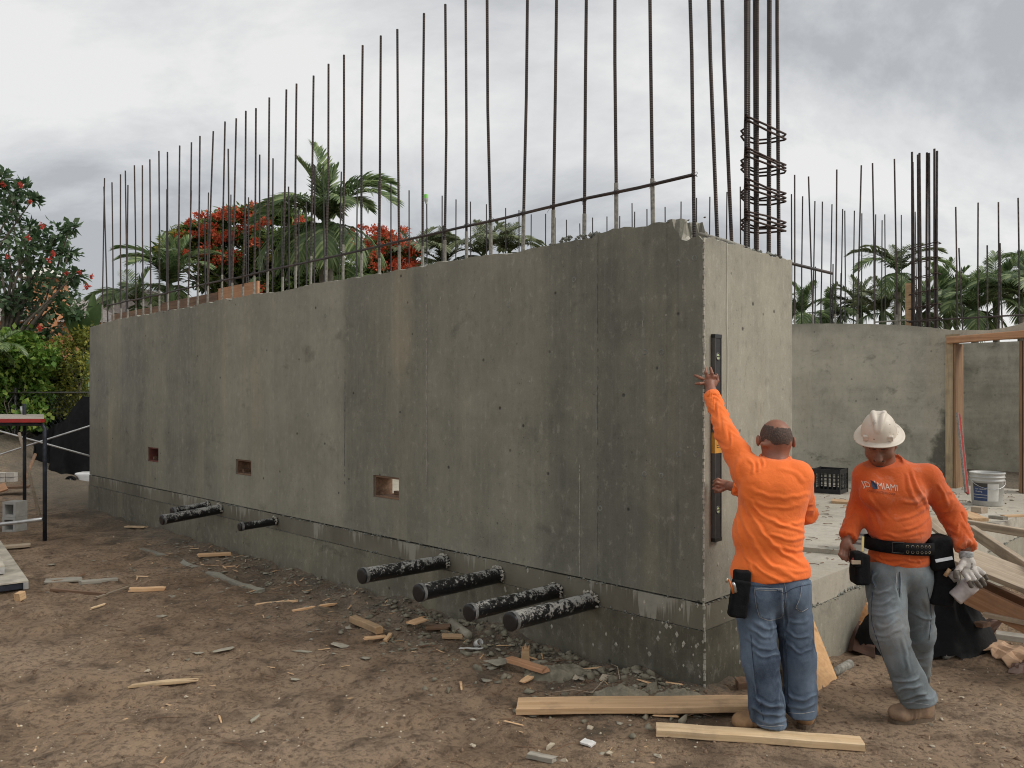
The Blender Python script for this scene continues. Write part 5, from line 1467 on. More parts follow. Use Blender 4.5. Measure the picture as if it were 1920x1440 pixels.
# dark moustache and chin stubble, eyebrows, hair at the sides
H = Field(); H.cone(hp(-.024, .094, -.092), hp(0, .103, -.088), .005, .006, .005).cone(hp(0, .103, -.088), hp(.024, .094, -.092), .006, .005, .005)
H.cone(hp(-.044, .089, -.012), hp(-.016, .097, -.010), .004, .005, .004).cone(hp(.044, .089, -.012), hp(.016, .097, -.010), .004, .005, .004)
V, Q = H.mesh(.003)
garment('hair', V, Q, M['hair'], p2, o2)['kind'] = 'stuff'
H = Field(); H.ell(hp(0, .082, -.137), (.020, .008, .012), .006, HR)
H.ell(hp(-.070, -.03, -.03), (.014, .055, .04), .01, HR).ell(hp(.070, -.03, -.03), (.014, .055, .04), .01, HR)
V, Q = H.mesh(.003); garment('hair', V, Q, M['hair'], p2, o2)['kind'] = 'stuff'
# glove
V, Q = GL.mesh(.0035, off=.0015, clip=lambda P: P[..., 2] - W(0, 1036, 4.42)[2])
N = vnormals(V, Q); V = V + N * (.0022 * fbm(V[:, 0] * 60, V[:, 1] * 60, V[:, 2] * 60, 2))[:, None]
gm = mesh_from('glove', V - o2, Q, True)
M['glove'] = plain('pale_knit_glove', (0.50, 0.47, 0.43), 0.85, 0, .2, 30, .4, 200); M['glove_dip'] = plain('grey_dipped_rubber', (0.115, 0.10, 0.085), 0.6, 0, .35, 30, .3, 120)
gm.materials.append(M['glove']); gm.materials.append(M['glove_dip'])
px, py = proj(V)
dip = (py + 5 * vnoise(V[:, 0] * 40, V[:, 1] * 40, V[:, 2] * 40) + 60 * np.clip(N[:, 1], 0, 1) + .5 * (px - 1820) * (px > 1825)) > 1091
dip |= (px < 1800) & (py > 1068)
fm = dip[Q].sum(1) > 2
gm.polygons.foreach_set('material_index', fm.astype(np.int32))
gl = link('glove', gm, None, p2)
cuffp = [W(1811.5, 1034, 4.427) - o2, W(1811.5, 1038, 4.425) - o2, W(1812, 1048, 4.42) - o2]
MB().tube([tuple(q) for q in cuffp], [.0365, .0375, .034], 18).build('glove_cuff', plain('grey_knit_cuff', (0.36, 0.37, 0.37), 0.9, 0, .4, 60, .5, 200), gl, True)
bvg = BVHTree.FromPolygons([tuple(v) for v in V], [tuple(int(i) for i in q) for q in Q])
v, f = text_mesh('Flex', 1.0); sc_ = .036 / v[:, 0].max()
print_on('glove_print', [(-z * sc_ * .9, x * sc_) for x, z, _ in v], f, bvg, M['pipe_black'], gl, o2, 0, W(1823.5, 0, 4.385)[0], W(0, 1068, 4.385)[2], .002)
# hard hat
hat = empty('hard_hat', bc); tag(hat, 'dirty white full-brim hard hat on the walking worker', 'hard hat')
H = Field(); H.ell((0, 0, 0), (.093, .110, .126), .02, HR)
for s_, u0 in ((0, .0),):
    pass
for sg_ in (-1, 1):       # two ridges that run back from the front and spread over the crown
    pts = []
    for a in np.linspace(-.9, 1.0, 22):
        s_ = sg_ * (.006 + .022 * np.clip((1.0 - a) / 1.2, 0, 1) ** .8)
        k_ = math.sqrt(1 - (s_ / .093) ** 2); pts.append(sd_ * s_ + fw * (.110 * math.sin(a) * k_) + ax_ * (.126 * math.cos(a) * k_ - .003))
    H.chain(pts, [.0035 + .0060 * math.sin(math.pi * i / 21) for i in range(22)], .012)
V, Q = H.mesh(.0035, clip=lambda P: -(P @ ax_) - .004)
V = relax(V, Q, 3, .5)
M['hat'] = (lambda t: t.fin(t.mix(t.mix((0.68, 0.62, 0.53), (0.58, 0.50, 0.41), t.noise(9, 4)), (0.16, 0.12, 0.09), t.math('MAXIMUM', t.math('MULTIPLY', t.ramp(t.voro(34), [(.10, 1), (.16, 0)]), t.ramp(t.noise(7, 3), [(.50, 0), (.56, 1)])), t.math('MULTIPLY', t.ramp(t.noise(18, 6, .7), [(.60, 0), (.70, 1)]), .5))), .42, 0, .4))(NT('hard_hat_shell'))
link('shell', mesh_from('shell', V, Q, True), M['hat'], hat)
mb = MB(); Mh = Matrix(HR.tolist())
prof = [(.088, .004), (.097, .001), (.110, -.006), (.122, -.010), (.130, -.011), (.1325, -.014), (.130, -.017), (.120, -.015), (.094, -.006), (.05, -.006)]
v_ = []; n_ = 48
for (r_, z_) in prof:
    for k in range(n_):
        a = 2 * math.pi * k / n_; q = sd_ * r_ * math.cos(a) + fw * r_ * 1.08 * math.sin(a) + ax_ * (z_ - .012 * math.cos(2 * a) * (r_ / .14) ** 2); v_.append(tuple(q))
f_ = [(i*n_+k, i*n_+(k+1) % n_, (i+1)*n_+(k+1) % n_, (i+1)*n_+k) for i in range(len(prof)-1) for k in range(n_)]
link('brim', mesh_from('brim', v_, f_, True), M['hat'], hat)
for s_, f__ in ((-.062, .083), (.062, .083)):
    H = Field(); H.box(sd_ * s_ + fw * f__ + ax_ * .020, (.010, .006, .013), .01, HR, .004); V, Q = H.mesh(.004); link('strap_lug', mesh_from('strap_lug', V, Q, True), M['hat'], hat)
# tool belt
tb = empty('tool_belt', W(1686, 1020, 4.54)); ob = W(1686, 1020, 4.54)
tag(tb, 'black tool belt with eyelets and two pouches on the hard-hat worker', 'tool belt')
pts = []; nrm = []
for a in np.linspace(0, 2 * math.pi, 61):
    q = np.array([.187 * math.cos(a), .146 * math.sin(a) - .004, -.055 * .187 * math.cos(a)]); pts.append(q)
v_ = []; f_ = []
for q in pts:
    n = np.array([q[0] / .187 ** 2, q[1] / .146 ** 2, 0]); n /= np.linalg.norm(n)
    for (dn, dz) in ((0, -.034), (.006, -.034), (.008, 0), (.006, .034), (0, .034)): v_.append(tuple(q + n * dn + [0, 0, dz]))
for i in range(len(pts) - 1):
    for k in range(4): f_.append((i*5+k, (i+1)*5+k, (i+1)*5+k+1, i*5+k+1))
st_ = link('strap', mesh_from('strap', v_, f_, True), M['black_fabric'], tb)
for a in np.linspace(-1.72, -1.02, 6):
    for dz in (-.016, .014):
        q = np.array([.187 * math.cos(a), .146 * math.sin(a), -.055 * .187 * math.cos(a) + dz]); n = Vector((q[0] / .187 ** 2, q[1] / .146 ** 2, 0)).normalized()
        rm = n.to_track_quat('Z', 'Y').to_matrix()
        MB().lathe([(.0042, .0085), (.0075, .0115), (.0105, .008)], 14, tuple(q + np.array(n) * .0), rm).build('eyelet', M['brass'], st_, True)
bk = MB(); a = -2.0; q = np.array([.187 * math.cos(a), .146 * math.sin(a) - .012, .008])
bk.tube([tuple(q + np.array(p)) for p in ((-.028, .004, -.03), (.03, -.004, -.03), (.03, -.004, .028), (-.028, .004, .028), (-.028, .004, -.03))], .0035, 6).build('buckle', M['lev_black'], st_)
rp = soft_box('pouch', W(1612, 1066, 4.46), (.024, .036, .068), None, M['black_fabric'], tb, ob, .018, .007)
soft_box('pouch_pocket', W(1606, 1048, 4.42), (.020, .022, .035), None, M['black_fabric'], rp, ob, .008, .006)
MB().box(tuple(W(1598, 1058, 4.38) - ob), tuple(W(1611, 1050, 4.40) - ob)).build('tape_clip', M['pine_old'], rp)
MB().bar(W(1617, 1034, 4.42) - ob, W(1618, 1006, 4.43) - ob, .013, .004, up=(0, 1, 0)).build('folding_rule', plain('yellow_rule', (0.62, 0.50, 0.22), .6), rp)
MB().bar(W(1600, 1052, 4.40) - ob, W(1607, 1040, 4.40) - ob, .022, .012, up=(0, 1, 0)).build('red_marker', plain('red_tool', (0.20, 0.03, 0.02), .5), rp)
lp = soft_box('pouch', W(1757, 1035, 4.50), (.046, .045, .072), np.array(Matrix.Rotation(R(8), 3, 'Y')).T, M['black_fabric'], tb, ob, .02, .008)
soft_box('pouch_pocket', W(1762, 1098, 4.52), (.046, .045, .085), np.array(Matrix.Rotation(R(-10), 3, 'Y')).T, M['black_fabric'], lp, ob, .02, .008)
MB().bar(W(1754, 1052, 4.42) - ob, W(1786, 1046, 4.40) - ob, .018, .003, up=(0, -1, .3)).build('square_blade', M['steel'], lp)
MB().tube([W(1772, 1080, 4.43) - ob, W(1781, 1067, 4.42) - ob], [.011, .010], 10).build('hammer_handle', M['pine'], lp, True)
# white cup hanging by the belt
cup = empty('paint_bottle', W(1806, 1108, 4.44)); tag(cup, 'white plastic bottle hanging under the gloved hand', 'bottle')
dcp = np.array(W(1822, 1098, 4.42) - W(1797, 1120, 4.43)); Mc = Vector(dcp).to_track_quat('Z', 'Y').to_matrix()
MB().lathe([(.0005, -.062), (.040, -.062), (.043, -.056), (.043, .012), (.045, .014), (.045, .02)], 22, M=Mc).build('bottle_body', plain('white_plastic', (0.52, 0.48, 0.47), .5, 0, .2, 25), cup, True)
MB().lathe([(.0455, .0202), (.0465, .022), (.0465, .062), (.044, .066), (.0005, .067)], 22, M=Mc).build('bottle_cap', plain('white_cap', (0.60, 0.56, 0.55), .45, 0, .15, 25), cup, True)
rg = empty('paper_rag', W(1785, 1075, 4.47)); tag(rg, 'crumpled white cup tucked in the open pouch behind the gloved hand', 'cup')
Mc2 = Vector((-.4, -.2, .8)).to_track_quat('Z', 'Y').to_matrix()
MB().lathe([(.0005, -.04), (.03, -.04), (.036, .035), (.034, .035), (.028, -.03)], 18, M=Mc2).build('cup_wall', plain('dirty_white', (0.44, 0.41, 0.41), .6, 0, .3, 25), rg, True)
# ================================================================== TIMBER, RUBBLE AND SITE GEAR
random.seed(5)
HEAPS = []
def gpt(px, py, lift=0.0):
    q = G(px, py, 0.0); z = GZ1(q[0], q[1]); q = G(px, py, z); q[2] = z + lift
    return q
def thing_mesh(name, me, mat, loc, label, cat, group=None, rz=0.0):
    return tag(link(name, me, mat, None, loc, (0, 0, rz)), label, cat, group)
def plank(a, b, w, h, mat, label, name='plank', cat='plank', rag=0.0, seg=6, split=0.0):
    """board lying from a to b (world points on the ground); ends ragged if rag, tapering splinter if split"""
    a, b = np.array(a, float), np.array(b, float); c = (a + b) / 2; d = b - a; L = np.linalg.norm(d); u = d / L
    s_ = np.array([u[1], -u[0], 0]); s_ /= np.linalg.norm(s_); up = np.cross(s_, u)
    if up[2] < 0: up = -up
    v = []; f = []
    e0 = [random.uniform(-rag, rag) for _ in range(8)]; e1 = [random.uniform(-rag, rag) for _ in range(8)]
    bev = min(w, h) * .10
    prof = [(-w/2+bev, 0), (w/2-bev, 0), (w/2, bev), (w/2, h-bev), (w/2-bev, h), (-w/2+bev, h), (-w/2, h-bev), (-w/2, bev)]
    for k in range(seg + 1):
        t = k / seg - .5; wob = .0015 * random.uniform(-1, 1)
        sc = 1 - split * (2 * abs(t)) ** 2 * random.uniform(.6, 1)
        for i, (x, z) in enumerate(prof):
            tt = t * L + (e0[i] if k == 0 else e1[i] if k == seg else 0)
            v.append((tt, x * sc + wob, z * (1 - .5 * (1 - sc)) + wob))
    n = 8
    for k in range(seg):
        for i in range(n):
            j = (i + 1) % n; f.append((k*n+i, (k+1)*n+i, (k+1)*n+j, k*n+j))
    f.append(tuple(range(n))); f.append(tuple(range(seg*n+n-1, seg*n-1, -1)))
    o = link(name, mesh_from(name, v, f), mat, None, c)
    o.rotation_euler = Matrix((u, -s_ if np.cross(up, u) @ -s_ > 0 else s_, up)).transposed().to_euler()
    return tag(o, label, cat)
def gp(ax, ay, bx, by, w, h, mat, label, lift=0.0, **kw):
    return plank(gpt(ax, ay, lift), gpt(bx, by, lift), w, h, M[mat], label, **kw)
gp(970, 1331, 1412, 1327, .170, .038, 'pine', 'wide fresh pine board lying along the wall corner, under the boot of the bald worker', .004, rag=.003, seg=8)
gp(1230, 1376, 1617, 1403, .100, .040, 'pine_pale', 'pale pine stud lying nearest the camera at the bottom right', .004, rag=.002, seg=8)
gp(243, 1291, 368, 1279, .040, .022, 'pine_pale', 'long pale split stick alone on the bare dirt, lower left', .006, name='split_stick', cat='stick', rag=.02, split=.5)
gp(244, 1110, 308, 1108, .055, .035, 'splinter', 'short orange broken board with a split end, left foreground', .004, rag=.02, name='broken_board', cat='board')
gp(371, 1049, 433, 1046, .07, .030, 'splinter', 'orange short board on the footing ledge under the leftmost pipe', .03, rag=.01, name='broken_board', cat='board')
gp(480, 1137, 556, 1130, .040, .020, 'splinter', 'orange wood splinter, left one of two by the wall foot', .006, rag=.02, split=.6, name='wood_splinter', cat='splinter')
gp(548, 1149, 631, 1135, .042, .020, 'splinter', 'orange wood splinter, right one of two by the wall foot', .006, rag=.02, split=.5, name='wood_splinter', cat='splinter')
gp(662, 1168, 712, 1190, .060, .050, 'pine', 'short square pine block lying before the near pipes', .006, rag=.004, name='wood_block', cat='block')
gp(684, 1200, 722, 1196, .045, .015, 'splinter', 'thin pine chip in front of the square pine block', .004, rag=.012, name='wood_chip', cat='chip')
gp(722, 1206, 732, 1194, .03, .02, 'splinter', 'small orange chip standing right of the square pine block', .008, rag=.012, name='wood_chip', cat='chip')
gp(236, 990, 274, 991, .07, .018, 'pine_pale', 'small pale board scrap at the foot of the wall, far left', .01, rag=.008, name='board_scrap', cat='board')
gp(-30, 1032, 55, 1025, .13, .03, 'pine_old', 'weathered short plank behind the metal decks at the left edge', .006, rag=.02)
gp(84, 1092, 152, 1088, .16, .014, 'greywood', 'grey plywood offcut lying right of the metal decks', .006, rag=.02, name='plywood_offcut', cat='plywood')
gp(150, 1097, 219, 1091, .075, .032, 'greywood', 'pale grey stud offcut beside the plywood offcut', .006, rag=.004, name='stud_offcut', cat='stud')
gp(96, 1108, 198, 1117, .03, .025, 'pine_brown', 'thin dark batten half sunk in dirt, left foreground', .0, rag=.01, name='batten', cat='batten')
gp(180, 1125, 240, 1104, .022, .016, 'pine_old', 'thin slanted lath beside the short orange broken board', .01, rag=.01, name='lath', cat='lath')
gp(170, 1144, 196, 1135, .02, .012, 'pine_pale', 'tiny pale lath end in the left foreground dirt', .006, rag=.01, name='lath', cat='lath')
gp(142, 1092, 160, 1082, .03, .02, 'pine_brown', 'dark slanted batten on the plywood offcut', .03, rag=.01, name='batten', cat='batten')
gp(956, 1255, 1024, 1277, .065, .028, 'pine_red', 'reddish broken board tilted on the rubble by the wall', .05, rag=.02, name='broken_board', cat='board')
gp(980, 1283, 1003, 1268, .05, .012, 'splinter', 'yellow split shard under the reddish broken board', .01, rag=.02, split=.4, name='wood_shard', cat='shard')
gp(800, 1184, 842, 1182, .09, .02, 'pine_brown', 'brown board scrap under the second near pipe', .02, rag=.015, name='board_scrap', cat='board')
gp(770, 1183, 800, 1172, .10, .012, 'splinter', 'splintered tan plywood flake leaning at the wall foot', .05, rag=.03, name='plywood_flake', cat='plywood')
gp(830, 1197, 866, 1199, .08, .018, 'pine', 'small tan block beside the grey concrete stick', .01, rag=.008, name='wood_block', cat='block')
gp(990, 1421, 1040, 1432, .04, .025, 'greywood', 'short grey weathered stick at the bottom edge', .004, rag=.012, name='stick', cat='stick')
gp(1383, 1293, 1418, 1290, .10, .06, 'pine_brown', 'dark brown block end sticking out behind the bald worker\'s boot', .0, rag=.004, name='wood_block', cat='block')
sh = MB(); c_ = gpt(985, 1240)
v_ = [(-.03, 0, 0), (.03, 0, 0), (.025, .006, .05), (.028, .004, .11), (.012, .004, .085), (0, .006, .12), (-.012, .004, .08), (-.022, .005, .10)]
n_ = len(v_); sh.add([(x, y - .006, z) for x, y, z in v_] + [(x, y + .006, z) for x, y, z in v_], [tuple(range(n_)), tuple(range(2*n_-1, n_-1, -1))] + [(i, n_ + i, n_ + (i+1) % n_, (i+1) % n_) for i in range(n_)])
thing_mesh('wood_shard', sh.mesh('wood_shard'), M['splinter'], c_, 'orange shard standing upright in the rubble against the wall', 'shard')
# grey concrete pieces that stand out singly
def chunk_mesh(name, seed, flat=1.0, n=2):
    rs = np.random.default_rng(seed)
    bm_v = []; t = (1 + 5 ** .5) / 2
    v = np.array([(-1,t,0),(1,t,0),(-1,-t,0),(1,-t,0),(0,-1,t),(0,1,t),(0,-1,-t),(0,1,-t),(t,0,-1),(t,0,1),(-t,0,-1),(-t,0,1)], float)
    v /= np.linalg.norm(v[0])
    f = [(0,11,5),(0,5,1),(0,1,7),(0,7,10),(0,10,11),(1,5,9),(5,11,4),(11,10,2),(10,7,6),(7,1,8),(3,9,4),(3,4,2),(3,2,6),(3,6,8),(3,8,9),(4,9,5),(2,4,11),(6,2,10),(8,6,7),(9,8,1)]
    k = rs.normal(size=(7, 3)); k /= np.linalg.norm(k, axis=1)[:, None]
    v = v * (1 + .30 * rs.normal(size=(12, 1)))
    for q in k:
        d = v @ q; lim = rs.uniform(.28, .62); v = v - np.outer(np.maximum(0, d - lim), q)
    v = v * [1, rs.uniform(.6, .95), rs.uniform(.45, .75) * flat]
    return mesh_from(name, v, f)
chunks = [chunk_mesh('concrete_chunk', 40 + i) for i in range(7)]
slates = [chunk_mesh('concrete_flake', 90 + i, .22) for i in range(5)]
M['chunk'] = concrete('concrete_rubble', (0.25, 0.225, 0.172), (0.45, 0.41, 0.32), (0.46, 0.41, 0.32), .4, .3, 5.5, 0, .3)
M['chunk_green'] = plain('green_grey_cement', (0.225, 0.203, 0.148), 0.95, 0, .35, 18, .8, 70)
M['stone_pale'] = plain('limestone', (0.52, 0.45, 0.34), 0.9, 0, .3, 20, .7, 90)
for me in chunks: me.materials.append(M['chunk'])
for me in slates: me.materials.append(M['chunk'])
def lone(me, px, py, sx, sy, sz, label, name='concrete_flake', cat='concrete', mat=None, rz=None, tilt=0.0, group=None):
    q = gpt(px, py); m2 = me.copy() if mat is not None else me
    if mat is not None: m2.materials.clear(); m2.materials.append(mat)
    o = link(name, m2, None, None, q + np.array([0, 0, sz * .25]))
    o.rotation_euler = (tilt, random.uniform(-.1, .1), random.uniform(0, 6) if rz is None else rz); o.scale = (sx, sy, sz)
    return tag(o, label, cat, group)
lone(slates[0], 475, 1356, .085, .065, .09, 'jagged grey cement flake on bare dirt at the bottom, left of centre', tilt=.15)
lone(slates[1], 420, 1220, .10, .055, .05, 'long pale grey flake lying flat below the two orange splinters', rz=.3)
lone(slates[2], 370, 1228, .05, .03, .05, 'small grey flake left of the long pale grey flake', rz=.3)
lone(slates[3], 565, 1224, .135, .045, .05, 'narrow grey flake lying flat in the middle of the dirt', rz=.05)
lone(slates[4], 550, 1277, .05, .03, .05, 'small whitish flake alone in the middle dirt', rz=.1)
lone(chunks[0], 652, 1181, .065, .045, .05, 'blocky grey concrete piece left of the square pine block', name='concrete_chunk')
lone(slates[1], 640, 1214, .10, .06, .08, 'flat grey slab piece in front of the square pine block')
lone(chunks[1], 717, 1209, .05, .03, .04, 'pale grey chunk right of the flat slab piece', name='concrete_chunk')
lone(chunks[2], 304, 1157, .075, .045, .03, 'low rough grey lump on the left dirt', name='concrete_chunk')
lone(chunks[3], 1226, 1298, .10, .075, .075, 'largest dark grey concrete lump by the wall corner', name='concrete_chunk', mat=M['chunk_green'])
lone(slates[2], 930, 1252, .10, .07, .13, 'tilted grey slab at the left end of the rubble heap', tilt=.25)
lone(chunks[4], 1135, 1275, .10, .05, .055, 'pale lump on top of the rubble heap by the corner', name='concrete_chunk', mat=M['stone_pale'])
lone(chunks[5], 1082, 1275, .04, .035, .045, 'white lump left on the rubble heap by the corner', name='concrete_chunk', mat=M['stone_pale'])
lone(chunks[6], 757, 1105 - 14, .035, .03, .05, 'little pale stone against the wall under the near pipes', name='stone', cat='stone', mat=M['stone_pale'])
lone(chunks[2], 325, 1120, .06, .03, .03, 'small grey lump left of the footing ledge', name='concrete_chunk')
for (px, py, s_, lb) in ((1105, 1366, .034, 'pale rough stone just below the wide pine board'), (1033, 1402, .042, 'cream angular stone near the bottom edge, left of the white tile'), (888, 1402, .036, 'cream round stone at the bottom, left of the cream angular stone'),
                         (1140, 1413, .036, 'grey pale stone right below the white tile'), (490, 1374, .028, 'cream pebble right of the jagged cement flake'), (1058, 1428, .036, 'pale stone beside the short grey stick'), (278, 1258, .030, 'cream stone above the long pale split stick'),
                         (885, 1352, .040, 'flat brown-grey stone left of the wide pine board'), (350, 1308, .025, 'pale clod under the long pale split stick'), (1235, 1420, .034, 'brown stone at the bottom edge under the pale stud'), (1745, 1360, .026, 'brown pebble behind the walking boot'), (1765, 1350, .024, 'cream pebble right of the walking boot'),
                         (1748, 1400, .026, 'cream stone below the walking boot'), (1880, 1403, .022, 'white stone near the bottom right corner'), (1805, 1310, .028, 'flat grey stone on the right dirt'), (540, 1390, .02, 'tiny tan stone below the jagged cement flake')):
    lone(random.choice(chunks), px, py, s_, s_ * .8, s_ * .8, lb, name='stone', cat='stone', mat=M['stone_pale'])
for (px, py, rx, ry, h_, lb) in ((1050, 1262, .24, .13, .055, 'rough green-grey cement slump beside the reddish broken board'), (1165, 1300, .17, .10, .04, 'low green-grey cement slump before the wide pine board'), (1275, 1305, .16, .08, .04, 'small cement slump right at the foot of the wall corner')):
    q = gpt(px, py); HEAPS.append((q, rx, ry, h_, lb))
# round concrete core and white bits
q = gpt(846, 1174, .03); q2 = gpt(880, 1200, .03)
thing_mesh('concrete_core', MB().tube([(0, 0, 0), tuple((q2 - q) * .96), tuple(q2 - q)], [.032, .032, .024], 12).mesh('concrete_core', True), M['chunk'], q, 'round grey concrete stick leaning under the third near pipe', 'concrete')
q = gpt(897, 1214, .03); mb = MB().lathe([(.020, -.025), (.026, -.025), (.026, .025), (.022, .025), (.022, -.02)], 16, M=Vector((.5, -.7, .5)).to_track_quat('Z', 'Y').to_matrix())
M['white_pvc'] = plain('white_plastic_pipe', (0.70, 0.69, 0.66), .4, 0, .1, 30)
thing_mesh('pipe_coupling', mb.mesh('pipe_coupling', True), M['white_pvc'], q, 'white round pipe coupling lying by the wall foot', 'coupling')
gp(862, 1221, 905, 1222, .022, .006, 'pine_pale', 'white speckled strip beside the white pipe coupling', .02, name='plastic_strip', cat='strip').data.materials[0] = M['white_pvc']
gp(1092, 1393, 1113, 1401, .055, .010, 'pine_pale', 'white broken tile piece at the bottom centre', .008, name='tile_piece', cat='tile').data.materials[0] = M['white_pvc']
# countless rubble along the wall foot, grit, pebbles and twigs
def scatter(name, meshes_v, pts, sizes, mat, flat=(.5, .9)):
    V_, F_ = [], []; b = 0
    for (x, y, z), s_ in zip(pts, sizes):
        me = random.choice(meshes_v); v = me[0] * s_; a = random.uniform(0, 6.28); c, sn = math.cos(a), math.sin(a)
        v = np.stack([v[:, 0] * c - v[:, 1] * sn, v[:, 0] * sn + v[:, 1] * c, v[:, 2] * random.uniform(*flat)], 1) + [x, y, z]
        V_.append(v); F_.append(me[1] + b); b += len(v)
    return tag(link(name, mesh_from(name, np.concatenate(V_), np.concatenate(F_)), mat), kind='stuff')
def arr(me): return (np.array([tuple(v.co) for v in me.vertices]), np.array([tuple(p.vertices) for p in me.polygons]))
cv = [arr(m) for m in chunks]; sv = [arr(m) for m in slates]
tet = [(np.array([(0,0,.7),(1,0,-.3),(-.5,.87,-.3),(-.5,-.87,-.3)]), np.array([(0,1,2),(0,2,3),(0,3,1),(1,3,2)]))]
oct_ = [(np.array([(1,0,0),(0,.8,.1),(-1,.1,0),(0,-.9,0),(0.1,0,.8),(0,0,-.8)]) * (1 + .3 * np.random.default_rng(s_).normal(size=(6, 1))), np.array([(0,1,4),(1,2,4),(2,3,4),(3,0,4),(1,0,5),(2,1,5),(3,2,5),(0,3,5)])) for s_ in range(6)]
rs5 = np.random.default_rng(55)
def band(n, x0, x1, spread, smin, smax, off=0.06, power=1.0):
    x = rs5.uniform(x0, x1, n); y = -off - rs5.exponential(spread, n); s_ = smin + (smax - smin) * rs5.random(n) ** 3
    X = CORNER[0] + x * NX[0] + y * BY[0]; Y = CORNER[1] + x * NX[1] + y * BY[1]
    return list(zip(X, Y, ground_z(X, Y) + s_ * .15)), list(s_)
pa_, sa_ = band(900, -6.2, .25, .24, .006, .045); pb2, sb2 = band(480, -2.8, -.1, .22, .008, .070)
pc2, sc2 = band(120, -1.5, .15, .16, .012, .075, .06)
scatter('rubble', cv, pa_ + pb2 + pc2, sa_ + sb2 + sc2, M['chunk_green'], (.5, 1.0))
pa_, sa_ = band(560, -7, .3, .42, .008, .06)
scatter('cement_flakes', sv, pa_, sa_, M['chunk'], (.7, 1.6))
def field(n, smin, smax, power=4, region=None):
    m = n * 4; d = 2.9 + 12 * rs5.random(m) ** 1.7; x = (rs5.random(m) - .5) * 1.42 * d; y = d
    sx, sy = wall_dist(x, y)
    ok = ~(((sx < .05) & (sy > -.02)) | ((sx < .6) & (sy > 1.15)))
    ok &= ~((vnoise(x * 1.3, y * 1.3, 9.0) < -.25) & (rs5.random(m) < .7))
    x, y = x[ok][:n], y[ok][:n]; s_ = smin + (smax - smin) * rs5.random(len(x)) ** power
    return list(zip(x, y, ground_z(x, y) - s_ * .08)), list(s_)
P_, S_ = field(3400, .002, .013, 5); scatter('gravel', oct_, P_, S_, M['stone_pale'])
P_, S_ = field(5200, .003, .022); scatter('clods', oct_, P_, S_, plain('dirt_clods', (0.19, 0.125, 0.08), .95, 0, .4, 9, .6, 80))
P_, S_ = field(700, .004, .020, 3); scatter('dark_grit', sv, P_, S_, plain('dark_grit', (0.085, 0.070, 0.055), .95, 0, .4, 9))
tw = MB()
P_, S_ = field(330, .02, .11, 2)
for (x, y, z), s_ in zip(P_, S_):
    a = random.gauss(0, .7); c, sn = math.cos(a), math.sin(a); k = random.uniform(-.25, .25)
    tw.tube([(x - c * s_, y - sn * s_, z + .002), (x + k * s_ * sn, y - k * s_ * c, z + .006 + .06 * s_), (x + c * s_, y + sn * s_, z + .002)], [.0022, .002, .0012], 4, False)
tag(tw.build('twigs', M['pine_brown']), kind='stuff')
P_, S_ = field(420, .006, .04, 2); scatter('wood_chips', [(np.array([(-1,-.22,0),(1,-.12,0),(.9,.2,0),(-.9,.25,0),(-.8,-.1,.25),(.85,0,.2)]), np.array([(0,1,5),(0,5,4),(3,4,5),(3,5,2),(1,2,5),(0,4,3)]))], P_, S_, M['pine'], (.3, .8))
pa_, sa_ = band(190, -6.5, .2, .45, .012, .085, .08); scatter('wood_splinters', [(np.array([(-1,-.10,0),(1,-.05,0),(.8,.09,0),(-.9,.12,0),(-.8,-.02,.12),(.85,0,.08)]), np.array([(0,1,5),(0,5,4),(3,4,5),(3,5,2),(1,2,5),(0,4,3)]))], pa_, sa_, M['splinter'], (.5, 1.2))
pa_, sa_ = band(120, -6.5, .3, .45, .02, .10, .08); tw = MB()
for (x, y, z), s_ in zip(pa_, sa_):
    a = random.gauss(.3, .9); c, sn = math.cos(a), math.sin(a); k = random.uniform(-.3, .3)
    tw.tube([(x - c * s_, y - sn * s_, z + .004), (x + k * s_ * sn, y - k * s_ * c, z + .010 + .12 * s_), (x + c * s_, y + sn * s_, z + .004)], [.0032, .003, .0015], 4, False)
tag(tw.build('wall_foot_twigs', M['pine_brown']), kind='stuff')
# wires and thin roots poking from the rubble
for (pts, lb) in (([(1033, 1302), (1075, 1306), (1110, 1302), (1135, 1285), (1150, 1270)], 'bent wire curling over the rubble heap by the corner'), ([(1146, 1248), (1158, 1262), (1162, 1276)], 'thin stalk standing at the wall foot near the corner')):
    q0 = gpt(*pts[0]); tag(MB().tube([tuple(gpt(a, b, .01 + .03 * (i % 2)) - q0) for i, (a, b) in enumerate(pts)], .0035, 5).build('bent_wire', M['pine_old'], None, True, loc=q0), lb, 'wire')

# ---------------------------------------------------------------- right side pile
def free(name, a, b, w, h, mat, label, cat, up=(0, 0, 1), **kw):
    a, b = Vector(a), Vector(b); c = (a + b) / 2
    d = b - a; q = d.to_track_quat('X', 'Z')
    m = MB().bar((-d.length / 2, 0, 0), (d.length / 2, 0, 0), w, h)
    o = link(name, m.mesh(name), mat, None, c); 
    x = d.normalized(); y = Vector(up).cross(x).normalized(); z = x.cross(y)
    o.rotation_euler = Matrix((x, y, z)).transposed().to_euler()
    return tag(o, label, cat)
free('plank', W(1782, 1034, 5.75), W(2080, 1150, 4.75), .30, .035, M['pine_old'], 'wide weathered plank sloping out of the right edge behind the gloved hand', 'plank', (0, -.35, 1))
free('beam', W(1816, 1113, 5.45), W(2080, 1240, 4.75), .045, .150, M['pine_red'], 'orange beam on edge under the wide weathered plank at the right', 'beam')
free('beam', W(1835, 1098, 5.60), W(2080, 1205, 4.95), .045, .10, M['pine_brown'], 'dark beam in shade under the wide weathered plank', 'beam')
free('stud', W(1822, 995, 6.35), W(1945, 1078, 5.25), .045, .085, M['pine_old'], 'pale stud slanting down to the right edge before the foundation', 'stud')
